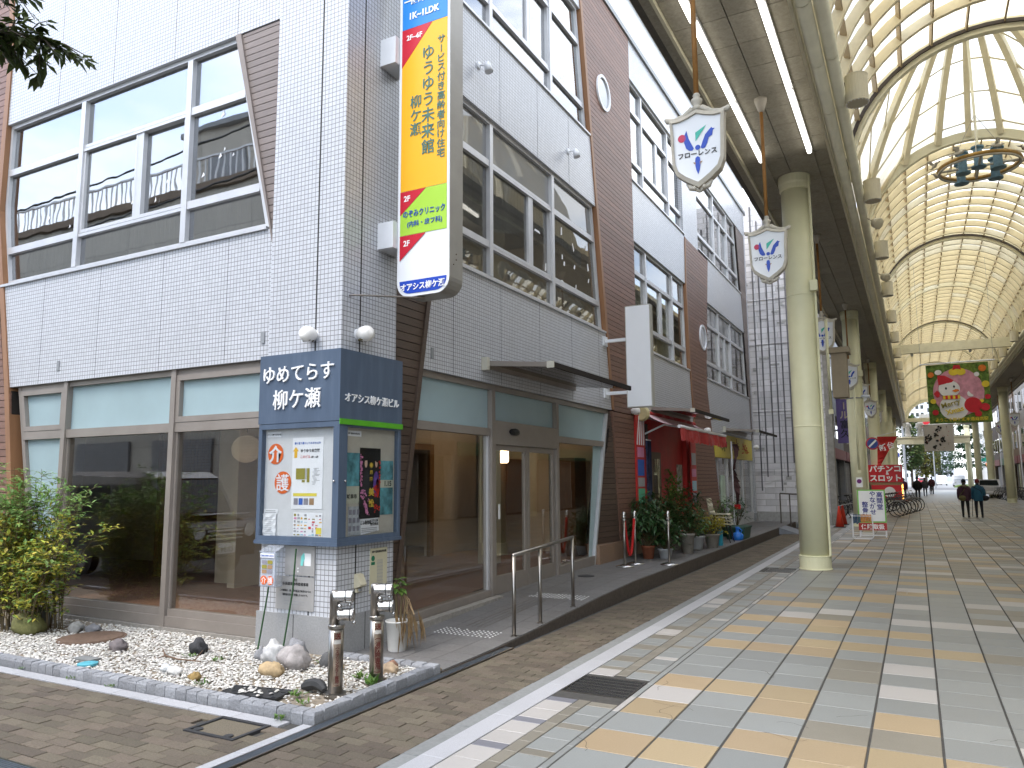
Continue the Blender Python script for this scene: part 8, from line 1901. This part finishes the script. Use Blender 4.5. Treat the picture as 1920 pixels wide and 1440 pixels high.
MB().box(-11.3, -10.8, 1.72, 2.96, 1.085, 1.095).build('bonnet_highlight', VW, van)
for yy in (1.8, 2.9):
    MB().lathe([(0.12, 0), (0.12, 0.03)], (-10.74, yy - .02, 0.80), 14, axis=(1, 0, 0)).build('headlight', CHROME, van)
for k in range(3): MB().box(-10.72, -10.69, 1.95, 2.72, 0.66 + k * .07, 0.69 + k * .07).build('grille_bar', CHROME, van)
pt = MB().box(-10.70, -10.68, 2.12, 2.50, 0.42, 0.60).build('number_plate', WHITE, van); text('62-34', 0.12, (-10.675, 2.31, 0.49), YR_, UP, INK['black'], van, 0.002, 0.02)
for xx in (-11.45, -13.45):
    for yy in (1.62, 3.06): w_ = MB().lathe([(0.16, -0.08), (0.28, -0.07), (0.28, 0.07), (0.16, 0.08)], (xx, yy, 0.28), 20, axis=(0, 1, 0)).build('tyre', BLACK, van); MB().lathe([(0.15, -0.085), (0.15, 0.085)], (xx, yy, 0.28), 16, axis=(0, 1, 0)).build('rim', STEEL, van)

# ---- bicycles
def bicycle(x, y, label, c=(0.05, 0.05, 0.055)):
    t = thing('bicycle', label, 'bicycle', (x, y, 0), 'bicycles parked along the arcade'); PM = mat('bicycle paint %.2f' % c[0], c, 0.35, 0.05, 4); n = 20
    for s, nm in ((-0.52, 'rear_wheel'), (0.55, 'front_wheel')):
        w = part(nm, t); ring = [(x + s + 0.31 * math.cos(2 * math.pi * k / n), y, 0.33 + 0.31 * math.sin(2 * math.pi * k / n)) for k in range(n + 1)]
        MB().tube(ring, 0.02, 6, cap=False).build('tyre', BLACK, w, True); b = MB()
        for k in range(10): b.tube([(x + s, y, 0.33), (x + s + 0.3 * math.cos(k * .628), y, 0.33 + 0.3 * math.sin(k * .628))], 0.003, 3, cap=False)
        b.build('spokes', STEEL, w)
        MB().tube([(x + s + 0.345 * math.cos(a), y, 0.33 + 0.345 * math.sin(a)) for a in [0.6 + k * 0.25 for k in range(9)]], 0.014, 5).build('mudguard', STEEL, w)
    b = MB(); P = lambda u, z: (x + u, y, z)
    for a, c_ in (((-0.52, 0.33), (-0.08, 0.30)), ((-0.52, 0.33), (-0.2, 0.72)), ((-0.08, 0.30), (-0.24, 0.86)), ((-0.08, 0.30), (0.36, 0.68)), ((-0.18, 0.62), (0.36, 0.78)), ((0.55, 0.33), (0.34, 0.95))): b.tube([P(*a), P(*c_)], 0.016, 6)
    b.build('frame', PM, t)
    MB().ball(P(-0.26, 0.90), (0.13, 0.07, 0.04), 10, 6).build('saddle', BLACK, t, True); MB().tube([(x + 0.22, y - 0.26, 0.98), (x + 0.32, y - 0.12, 1.02), (x + 0.34, y, 0.98), (x + 0.32, y + 0.12, 1.02), (x + 0.22, y + 0.26, 0.98)], 0.012, 6).build('handlebar', STEEL, t)
    b = MB()
    for k in range(5): 
        z = 0.66 + k * 0.06; b.tube([(x + 0.46, y - .15, z), (x + 0.76, y - .15, z), (x + 0.76, y + .15, z), (x + 0.46, y + .15, z), (x + 0.46, y - .15, z)], 0.005, 4)
    b.box(x + .46, x + .76, y - .15, y + .15, .655, .665); b.build('basket', DARKM, t)
    MB().tube([(x - .08, y - .08, .30), (x - .16, y - .1, .16)], .01, 5).build('pedal_crank', STEEL, t); MB().box(x - .6, x - .3, y - .06, y + .06, .70, .72).build('carrier', DARKM, t)
    return t
bk0 = bicycle(-1.35, 35.6, 'first parked bicycle of the row behind the clinic signboard')
for i, w in enumerate(('second', 'third', 'fourth', 'fifth', 'sixth', 'seventh')): copy_tree(bk0, (-1.35 + 0.13 * (i + 1), 35.6 + 1.15 * (i + 1), 0), '%s parked bicycle of the row behind the clinic signboard' % w, rz=-0.25 + rsh.uniform(-.12, .12))
bl0 = copy_tree(bk0, (-2.7, 33.8, 0), 'parked bicycle behind the traffic cones', rz=0.9); copy_tree(bk0, (-2.5, 35.5, 0), 'second parked bicycle behind the traffic cones', rz=0.8)
for i in range(6): copy_tree(bk0, (5.9 + rsh.uniform(-.1, .2), 60.5 + 1.5 * i, 0), '%s bicycle parked by the right hand columns' % nmL[i], rz=math.pi + rsh.uniform(-.3, .3))
# ---- red parlour sign and flag
rs_ = thing('parlour_sign', 'red box sign with white katakana lettering beside the bicycles', 'sign', (-1.1, 42, 0)); RS = mat('glossy red sign', (0.55, 0.012, 0.02), 0.35, 0.03, 3)
MB().box(-2.1, -0.59, 42.0, 42.3, 1.42, 2.28).build('box', RS, rs_); MB().box(-2.0, -0.66, 42.0, 42.3, 0.55, 1.28).build('lower_box', RS, rs_); MB().box(-2.05, -0.62, 42.02, 42.28, 1.28, 1.42).build('band', mat('brown band', (0.28, 0.2, 0.1), 0.6), rs_)
for x in (-1.9, -0.75): MB().box(x - .04, x + .04, 42.1, 42.2, 0, 0.55).build('leg', GREYM, rs_)
text('パチンコ', 0.36, (-1.36, 41.99, 2.09), XR_, UP, WH, rs_, 0.006, 0.035); text('&', 0.2, (-1.25, 41.99, 1.86), XR_, UP, WH, rs_, 0.006, 0.03); text('スロット', 0.36, (-1.36, 41.99, 1.62), XR_, UP, WH, rs_, 0.006, 0.035)
MB().lathe([(0.26, 0), (0.26, 0.006)], (-1.2, 41.995, 0.93), 28, axis=(0, -1, 0)).build('white_disc', WHITE, rs_)
EMB = emit('lit amber sign edge', (1.0, 0.45, 0.08), 3.0)
for k in range(3): MB().box(-0.655, -0.60, 42.05, 42.25, 0.6 + k * .26, 0.8 + k * .26).build('edge_light', EMB, rs_)
rf = thing('red_flag', 'red pennant flag with white characters hanging in front of the left columns', 'flag', (-1.3, 38.5, 2.6)); b = MB()
FP = lambda u, v: (-1.55 + u, 38.5 + 0.12 * math.sin(u * 5 + v * 3), 2.15 + v)
cols_ = [(v, 0.05 + 0.28 * v, 0.95 * min(1, 0.12 + 0.62 * v)) for v in [k * 0.17 for k in range(9)]]
for (v0, a0, b0), (v1, a1, b1) in zip(cols_, cols_[1:]): b.quad(FP(a0 * .2, v0), FP(b0, v0), FP(b1, v1), FP(a1 * .2, v1))
b.build('cloth', mat('red flag cloth', (0.50, 0.025, 0.02), 0.7, 0.15, 4), rf); text('新台', 0.33, (-1.10, 38.3, 3.05), Vector((1, 0, .3)), Vector((-.3, 0, 1)), WH, rf, 0.006, 0.02); MB().tube([(-1.6, 38.5, 3.5), (-0.6, 38.5, 3.75)], .015, 6).build('pole', WHITEM, rf)

# ---- people
SK = mat('skin', (0.46, 0.30, 0.22), 0.6); HAIR = mat('dark hair', (0.02, 0.018, 0.016), 0.6)
def person(x, y, H, coat, trouser, hat, label, stride=0.16, bag=None, pack=None, lean=0.05, cane=False, hood=None, face=1):
    """walking figure seen from behind (face=1 walks away along +y)"""
    t = thing('person', label, 'person', (x, y, 0), 'people walking down the arcade'); k = H / 1.6
    cm = mat('cloth ' + label[:20], coat, 0.85, 0.12, 8); tm = mat('trousers ' + label[:20], trouser, 0.85, 0.1, 8)
    me = bpy.data.meshes.new('body')
    V = [(0, 0, .82), (0, .02, 1.0), (0, .03 + lean * .3, 1.18), (0, .03 + lean * .8, 1.32), (0, .03 + lean, 1.40), (0, .05 + lean, 1.47), (0, .06 + lean, 1.55),
         (-.09, 0, .78), (-.10, .06 + stride * .3, .46), (-.10, stride * .5, .08), (-.10, stride * .5 + .12, .035),
         (.09, 0, .78), (.10, .04, .46), (.10, -stride * .8, .10), (.10, -stride * .8 + .11, .035),
         (-.17, .03 + lean * .8, 1.30), (-.22, 0, 1.06), (-.22, .06, .82), (-.22, .08, .76), (.17, .03 + lean * .8, 1.30), (.22, .02, 1.06), (.22, .08, .82), (.22, .10, .76)]
    E_ = [(0, 1), (1, 2), (2, 3), (3, 4), (4, 5), (5, 6), (0, 7), (7, 8), (8, 9), (9, 10), (0, 11), (11, 12), (12, 13), (13, 14), (3, 15), (15, 16), (16, 17), (17, 18), (3, 19), (19, 20), (20, 21), (21, 22)]
    rad = [(.15, .11), (.15, .11), (.165, .12), (.15, .11), (.06, .06), (.07, .08), (.075, .09), (.09, .09), (.065, .065), (.042, .045), (.035, .03), (.09, .09), (.065, .065), (.042, .045), (.035, .03), (.06, .06), (.048, .048), (.035, .035), (.03, .03), (.06, .06), (.048, .048), (.035, .035), (.03, .03)]
    me.from_pydata([(v[0] * k, v[1] * k * face, v[2] * k) for v in V], E_, []); me.materials.append(tm); o = link('body', me, t)
    s = o.modifiers.new('skin', 'SKIN'); 
    sv = me.skin_vertices[0].data if me.skin_vertices else None
    if sv is None: me.attributes; 
    o.data.update()
    if not me.skin_vertices:
        import bmesh as _bm
        bmm = _bm.new(); bmm.from_mesh(me); bmm.verts.layers.skin.verify(); bmm.to_mesh(me); bmm.free()
    for i, dd in enumerate(me.skin_vertices[0].data): dd.radius = (rad[i][0] * k, rad[i][1] * k); dd.use_root = (i == 0)
    ss = o.modifiers.new('smooth', 'SUBSURF'); ss.levels = 1; ss.render_levels = 2
    T = lambda px, py, pz: (x + px * k, y + py * k * face, pz * k)
    # coat: loft of ellipses plus sleeves
    b = MB(); rings = [(.19, .14, .72, 0), (.20, .15, .85, .01), (.19, .145, 1.0, .02), (.205, .15, 1.15, .03 + lean * .3), (.205, .14, 1.28, .03 + lean * .7), (.15, .11, 1.36, .03 + lean), (.075, .08, 1.41, .04 + lean)]; n = 16
    vs = []; fs = []
    for (rx, ry, z, oy) in rings:
        for q in range(n): a = 2 * math.pi * q / n; vs.append(T(rx * math.cos(a) * (1 + .03 * math.sin(5 * a + z * 9)), oy + ry * math.sin(a), z))
    for i in range(len(rings) - 1):
        for q in range(n): fs.append((i * n + q, i * n + (q + 1) % n, (i + 1) * n + (q + 1) % n, (i + 1) * n + q))
    b.add(vs, fs); b.build('coat', cm, t, True)
    for sgn in (-1, 1): MB().tube([T(sgn * .15, .03 + lean * .8, 1.31), T(sgn * .215, .0, 1.18), T(sgn * .235, .0, 1.05), T(sgn * .235, .05, .90), T(sgn * .23, .07, .82)], [.075 * k, .075 * k, .065 * k, .055 * k, .05 * k], 10).build('sleeve', cm, t, True)
    hc = T(0, .06 + lean, 1.55); MB().ball(hc, (.085 * k, .10 * k, .115 * k), 14, 10).build('head', SK, t, True)
    MB().ball((hc[0], hc[1] - .012 * k * face, hc[2] + .025 * k), (.094 * k, .105 * k, .112 * k), 14, 10).build('hair' if hat is None else 'hat', HAIR if hat is None else mat('hat ' + label[:20], hat, 0.9, 0.1, 9), t, True)
    for sgn in (-1, 1): MB().ball((hc[0] + sgn * .086 * k, hc[1], hc[2] - .02 * k), (.015 * k, .025 * k, .032 * k), 6, 5).build('ear', SK, t, True)
    for sgn in (-1, 1):
        h = T(sgn * .225, .09, .76); b = MB(); b.ball(h, (.025 * k, .035 * k, .045 * k), 8, 6)
        for f in range(4): b.tube([(h[0], h[1] + (f - 1.5) * .016 * k, h[2] - .03 * k), (h[0] - sgn * .008, h[1] + (f - 1.5) * .017 * k + .01, h[2] - (.085 - .008 * abs(f - 1.3)) * k)], .008 * k, 5)
        b.tube([(h[0], h[1] + .03 * k, h[2]), (h[0] - sgn * .01, h[1] + .055 * k, h[2] - .04 * k)], .009 * k, 5); b.build('hand', SK, t, True)
    for sgn, fy in ((-1, stride * .5), (1, -stride * .8)): MB().ball(T(sgn * .10, fy + .06, .04), (.048 * k, .13 * k, .045 * k), 10, 6).build('shoe', BLACK, t, True)
    if hood: MB().ball(T(0, -.08, 1.36), (.12 * k, .08 * k, .07 * k), 10, 6).build('hood', mat('hood ' + label[:18], hood, 0.9), t, True)
    if bag:
        bt = thing('shoulder_bag', bag[2], 'bag', (x, y, .8)); bc = T(bag[0], bag[3], .84); MB().ball(bc, (.15 * k, .07 * k, .12 * k), 12, 8).build('pouch', mat('bag ' + bag[2][:14], bag[1], .8, .15, 9), bt, True); MB().tube([(bc[0] - .1, bc[1], bc[2] + .1 * k), T(bag[0] * .4, -.13 * face if face > 0 else .13, 1.15), T(-bag[0] * .8, 0.0, 1.36)], .012, 6).build('strap', MATS['bag ' + bag[2][:14]], bt)
    if pack:
        kt = thing('backpack', pack[1], 'backpack', (x, y, 1.0)); pc = T(0, -.19, 1.13); MB().ball(pc, (.13 * k, .08 * k, .17 * k), 12, 8).build('bag', mat('pack ' + pack[1][:14], pack[0], .8), kt, True)
        for sgn in (-1, 1): MB().tube([T(sgn * .09, -.16, 1.28), T(sgn * .1, -.05, 1.385), T(sgn * .1, .08, 1.36)], .018, 6).build('strap', MATS['pack ' + pack[1][:14]], kt)
    if cane: ct = thing('walking_cane', 'thin dark walking cane in the hand of the person in the teal jacket', 'cane', (x - .27, y + .15, 0)); MB().tube([T(-.23, .11, .72), T(-.26, .2, .02)], .011, 6).build('shaft', BLACK, ct); MB().tube([T(-.23, .02, .73), T(-.23, .11, .735), T(-.23, .16, .70)], .014, 6).build('grip', BLACK, ct)
    return t
person(1.72, 36.7, 1.50, (0.055, 0.022, 0.035), (0.014, 0.013, 0.014), (0.012, 0.012, 0.016), 'person in dark maroon coat and black beret walking away, olive bag', bag=(-0.10, (0.10, 0.085, 0.03), 'olive shoulder bag of the person in the maroon coat', -0.16), hood=(0.16, 0.13, 0.09))
person(2.20, 36.7, 1.50, (0.015, 0.075, 0.12), (0.014, 0.015, 0.022), (0.16, 0.025, 0.025), 'person in teal blue jacket and dark red beret walking away with a cane', pack=None, bag=(0.26, (0.012, 0.012, 0.014), 'black shoulder bag of the person in the teal jacket', 0.0), cane=True, lean=0.09)
person(0.03, 62.6, 1.62, (0.012, 0.012, 0.014), (0.010, 0.010, 0.012), None, 'person in long black clothes walking near the bicycles', stride=0.08)
person(0.62, 76.0, 1.55, (0.05, 0.05, 0.06), (0.02, 0.02, 0.025), None, 'person in dark grey behind the one in black', stride=0.2)
person(-0.9, 66.0, 1.55, (0.10, 0.02, 0.05), (0.02, 0.02, 0.03), None, 'person in plum coat by the parked bicycles', stride=0.1)
# rider on a bicycle
bkx = copy_tree(bk0, (1.25, 86.0, 0), 'bicycle ridden away at the far mouth of the arcade', rz=math.pi / 2 + 0.2); bkx['group'] = 'ridden bicycle'
person(1.3, 86.0, 1.66, (0.07, 0.02, 0.03), (0.02, 0.018, 0.02), None, 'cyclist in dark red top on the far bicycle', stride=0.3, lean=0.12)

# ---- far crossing: road, gantry with statues, cars, trees, town
b = MB(); b.box(-60, 70, 101.0, 140, -0.055, -0.03); tag(b.build('road', mat('far asphalt', (0.16, 0.16, 0.165), 0.8, 0.1, 3)), kind='structure')
rdm = MB()
for k in range(6): rdm.box(-2.5, 6.5, 103 + k * 1.0, 103.45 + k * 1.0, -0.028, -0.024)
tag(rdm.build('road_markings', WHITE), kind='structure')
b = MB(); b.box(-30, 34, 140, 420, -0.055, -0.025); tag(b.build('far_pavement', mat('far pavement', (0.30, 0.30, 0.30), 0.8, 0.1, 3)), kind='structure')
gt = thing('statue_gantry', 'cream beam with moulding across the far mouth of the arcade', 'beam', (1.8, 99.5, 5.4)); MB().box(-1.9, 5.6, 99.3, 99.9, 5.55, 6.2).build('beam', CREAM, gt); MB().box(-2.0, 5.7, 99.2, 100.0, 6.2, 6.32).build('cornice', CREAM, gt); MB().box(-1.95, 5.65, 99.24, 99.96, 5.47, 5.55).build('moulding', CREAM, gt)
STN = mat('weathered statue stone', (0.30, 0.29, 0.265), 0.85, 0.2, 6)
for i, (x, hh) in enumerate(((-0.55, 2.1), (0.75, 2.3), (3.9, 2.15))):
    t = thing('statue', ('seated grey stone statue leftmost on the gantry', 'standing grey stone statue second on the gantry', 'robed grey stone statue rightmost on the gantry')[i], 'statue', (x, 99.6, 6.32)); z = 6.32
    MB().lathe([(0.42, 0), (0.42, 0.1), (0.30, 0.15), (0.33, 0.5), (0.25, 0.9), (0.27, 1.2), (0.34, 1.45), (0.30, 1.6), (0.12, 1.72), (0.10, 1.76)], (x, 99.6, z), 14, sy=0.7).build('robe', STN, t, True); MB().ball((x, 99.6, z + 1.92), (.13, .14, .18), 10, 8).build('head', STN, t, True)
    for s in (-1, 1): MB().tube([(x + s * .3, 99.6, z + 1.5), (x + s * .4, 99.5, z + 1.15), (x + s * (.25 if i else .42), 99.35, z + .9)], [.09, .075, .06], 8).build('arm', STN, t, True)
def far_car(x, y, c, L, W, Hh, label, cat='car', rz=0.0):
    t = thing('parked_car' if cat == 'car' else 'delivery_van', label, cat, (x, y, 0)); pm = mat('paint ' + label[:18], c, 0.25, 0.03, 3, coat=.5); w = W / 2
    pr_ = [(-L / 2, .3), (-L / 2, .85), (-L * .36, .95), (-L * .25, Hh), (L * .42, Hh), (L / 2, .95), (L / 2, .3)] if cat == 'car' else [(-L / 2, .3), (-L / 2, 1.0), (-L * .36, 1.1), (-L * .28, Hh), (L / 2, Hh), (L / 2, .3)]
    MB().prism([(x - w, y + a, z) for a, z in pr_], [(x + w, y + a, z) for a, z in pr_]).build('body', pm, t)
    b = MB(); b.add([(x - w * .86, y - L * .355, 1.0 if cat == 'car' else 1.13), (x + w * .86, y - L * .355, 1.0 if cat == 'car' else 1.13), (x + w * .78, y - L * .255 - .03, Hh - .06), (x - w * .78, y - L * .255 - .03, Hh - .06)], [(0, 1, 2, 3)]); b.v = [(p[0], p[1] - .02, p[2]) for p in b.v]; b.build('windscreen', VG, t)
    for s in (-1, 1):
        MB().box(x + s * w - (.005 if s < 0 else -.0), x + s * w + (.0 if s < 0 else .006), y - L * .22, y + L * .38, Hh * .62, Hh * .9).build('side_window', VG, t); MB().box(x + s * w * .72 - .13, x + s * w * .72 + .13, y - L / 2 - .02, y - L / 2, .62, .78).build('headlight', CHROME, t)
        for yy in (-L * .32, L * .32): MB().lathe([(.18, -.09), (.31, -.08), (.31, .08), (.18, .09)], (x + s * (w - .06), y + yy, .31), 16, axis=(1, 0, 0)).build('tyre', BLACK, t)
    MB().box(x - .26, x + .26, y - L / 2 - .015, y - L / 2, .42, .55).build('number_plate', WHITE, t)
    return t
far_car(5.0, 71.5, (0.55, 0.55, 0.56), 3.6, 1.5, 1.45, 'silver white car parked beside the right hand columns, behind the two walkers')
far_car(6.6, 155.0, (0.68, 0.69, 0.70), 4.6, 1.8, 2.0, 'white delivery van at the far crossing, beside the pine tree', 'van')
far_car(4.4, 175.0, (0.62, 0.64, 0.66), 4.6, 1.8, 2.0, 'second white delivery van farther up the road', 'van')
far_car(1.2, 185.0, (0.45, 0.04, 0.06), 4.2, 1.7, 1.5, 'small red car far up the road')
def far_tree(x, y, h, r, c, label, pine=False, seed=1):
    t = thing('pine_tree' if pine else 'broadleaf_tree', label, 'tree', (x, y, 0)); q = random.Random(seed); m = mat('leaf ' + label[:18], c, .6, .3, 4, island=.4, hue=.03, trans=.25)
    MB().tube([(x, y, 0), (x + .1, y, h * .5), (x, y, h * .92)], [r * .10, r * .07, r * .02], 8).build('trunk', BARK, t, True); b = MB(); lm_ = MB()
    for i in range(2600):
        if pine: lv = q.randrange(6); f = lv / 5; zz = h * (.30 + .68 * f) + q.gauss(0, .22); rr = r * (1.05 - .8 * f) * q.random() ** .5
        else: zz = h * (.25 + .75 * q.random()); f = (zz / h - .62) / .40; rr = r * math.sqrt(max(.03, 1 - f * f)) * (q.random() ** .4)
        a = q.uniform(0, 6.28); p = Vector((x + rr * math.cos(a), y + rr * math.sin(a), zz))
        if mnoise.noise(p * .8 + Vector((seed, 0, 0))) < -.22: continue
        leaf(b, p, (math.cos(a) + q.gauss(0, .5), math.sin(a) + q.gauss(0, .5), q.gauss(0, .5)), (0, 0, 1), q.uniform(.5, .85), q.uniform(.32, .5))
    for i in range(9): a = i * .7; zz = h * (.35 + .06 * i); lm_.tube([(x, y, zz), (x + r * .6 * math.cos(a), y + r * .6 * math.sin(a), zz + .4)], [.07, .02], 5)
    lm_.build('limbs', BARK, t); b.build('crown', m, t)
far_tree(8.2, 150, 12.0, 3.4, (0.035, 0.085, 0.035), 'dark green layered pine tree on the far traffic island', True, 3)
far_tree(-0.6, 138, 11.5, 1.9, (0.10, 0.15, 0.05), 'tall pale green tree on the left of the far crossing', False, 5)
far_tree(4.6, 195, 9.5, 4.2, (0.06, 0.11, 0.05), 'round green tree farther up the road between the tall ones', False, 8)
far_tree(1.6, 160, 8.0, 2.4, (0.17, 0.17, 0.04), 'yellowish tree beside the pale green tree at the far crossing', False, 11)
isl = MB(); isl.lathe([(2.2, 0), (2.0, .35), (1.2, .5), (0, .5)], (7.7, 143, -.03), 24, sx=1.1); tag(isl.build('planting_island', mat('low hedge green', (0.09, 0.14, 0.03), .8, .5, 6, bump=.8, bscale=8)), 'low green planted island under the far pine tree', 'hedge')
t = thing('green_parasol', 'turquoise green parasol shelter beside the far pine tree', 'parasol', (11.5, 150, 0)); MB().lathe([(1.6, 4.2), (1.2, 4.8), (.2, 5.1), (.1, 5.2)], (11.2, 150, 0), 14).build('canopy', mat('turquoise canopy', (0.03, 0.36, 0.26), .6), t); MB().tube([(11.2, 150, 0), (11.2, 150, 5)], .08, 8).build('pole', WHITEM, t)
t = thing('blue_shop_sign', 'blue square projecting sign with white print at the far right corner', 'sign', (9.3, 112, 4)); MB().box(8.4, 9.9, 112, 112.2, 4.3, 5.5).build('panel', mat('strong blue panel', (0.01, 0.06, 0.42), .4), t); MB().box(8.9, 9.4, 111.98, 111.995, 4.65, 5.1).build('print', WHITE, t); MB().box(9.9, 10.4, 112.05, 112.15, 4.8, 4.9).build('arm', GREYM, t)
t = thing('direction_sign', 'round blue traffic sign with white edge at the far left', 'sign', (-2.2, 104, 0)); MB().lathe([(.42, 0), (.42, .03)], (-2.0, 104, 4.4), 20, axis=(0, -1, 0)).build('white_edge', WHITE, t); MB().lathe([(.36, 0), (.36, .01)], (-2.0, 103.965, 4.4), 20, axis=(0, -1, 0)).build('blue_disc', mat('strong blue panel', (0.01, 0.06, 0.42), .4), t); MB().tube([(-2.0, 104.05, 0), (-2.0, 104.05, 4.9)], .04, 8).build('pole', GREYM, t)
t = thing('orange_stall', 'small stall with orange roof at the far right corner', 'stall', (10, 118, 0)); MB().box(8.6, 11.0, 117, 119, 0, 2.6).build('walls', mat('pale blue stall', (.45, .5, .58), .6), t); MB().prism([(8.3, 116.6, 2.6), (11.3, 116.6, 2.6), (11.3, 119.2, 3.4), (8.3, 119.2, 3.4)], [(8.3, 116.6, 2.7), (11.3, 116.6, 2.7), (11.3, 119.2, 3.5), (8.3, 119.2, 3.5)]).build('roof', mat('orange roof', (.5, .14, .05), .7), t)
def far_building(x0, x1, y0, y1, h, c, label, nx, nz, seed=0):
    t = thing('town_building', label, 'building', ((x0 + x1) / 2, y0, 0)); m = mat('far wall ' + label[:20], c, .8, .06, 1)
    MB().box(x0, x1, y0, y1, 0, h).build('wall', m, t); MB().box(x0 - .2, x1 + .2, y0 - .2, y1, h, h + .5).build('parapet', GREYM, t)
    for i in range(nx):
        for j in range(nz):
            w = (x1 - x0) / nx; hh = (h - 1) / nz; wn_ = part('window', t); MB().box(x0 + i * w + w * .2, x0 + i * w + w * .8, y0 - .06, y0 - .02, 1 + j * hh + hh * .25, 1 + j * hh + hh * .75).build('pane', VG, wn_); MB().box(x0 + i * w + w * .15, x0 + i * w + w * .85, y0 - .12, y0 - .0, 1 + j * hh + hh * .16, 1 + j * hh + hh * .22).build('sill', WHITEM, wn_)
far_building(-22, -4.2, 128, 145, 17, (0.40, 0.27, 0.24), 'pinkish far building left of the arcade mouth', 6, 5)
far_building(10.2, 26, 108, 128, 19, (0.55, 0.57, 0.60), 'pale blue grey far building right of the arcade mouth', 5, 6)
far_building(-16, -4.5, 210, 230, 26, (0.50, 0.50, 0.52), 'grey tower block far up the road on the left', 6, 8)
far_building(13, 30, 180, 200, 24, (0.55, 0.53, 0.50), 'beige block far up the road on the right', 7, 7)
far_building(-4, 4.5, 330, 345, 30, (0.55, 0.56, 0.58), 'pale tower at the far end of the road', 5, 10)
far_building(5.5, 14, 360, 380, 38, (0.50, 0.52, 0.56), 'tall blue grey tower at the far end of the road', 4, 11)
t = thing('utility_pole', 'tall grey utility pole at the far left of the arcade mouth', 'pole', (-1.4, 112, 0)); MB().tube([(-1.2, 112, 0), (-1.2, 112, 14)], [.18, .12], 10).build('shaft', GREYM, t)
for z in (10.5, 12.2): MB().box(-2.2, -.2, 111.95, 112.05, z, z + .12).build('crossarm', GREYM, t)
t = thing('street_lamp', 'slim grey double street lamp at the far crossing', 'street lamp', (2.6, 125, 0)); MB().tube([(2.4, 125, 0), (2.4, 125, 9)], [.1, .06], 8).build('shaft', GREYM, t); MB().box(1.6, 3.2, 124.9, 125.1, 8.9, 9.05).build('lamp_head', WHITEM, t)
t = thing('red_striped_panel', 'red and white striped panel high over the far crossing', 'panel', (2, 104, 7.5)); MB().box(0.8, 3.6, 106, 106.1, 7.2, 9.4).build('panel', WALLS[4], t); b = MB(); b.add([(0.9, 105.98, 7.6), (0.9, 105.98, 8.2), (2.6, 105.98, 9.3), (3.3, 105.98, 9.3)], [(0, 1, 2, 3)]); b.build('stripe', BRD, t)
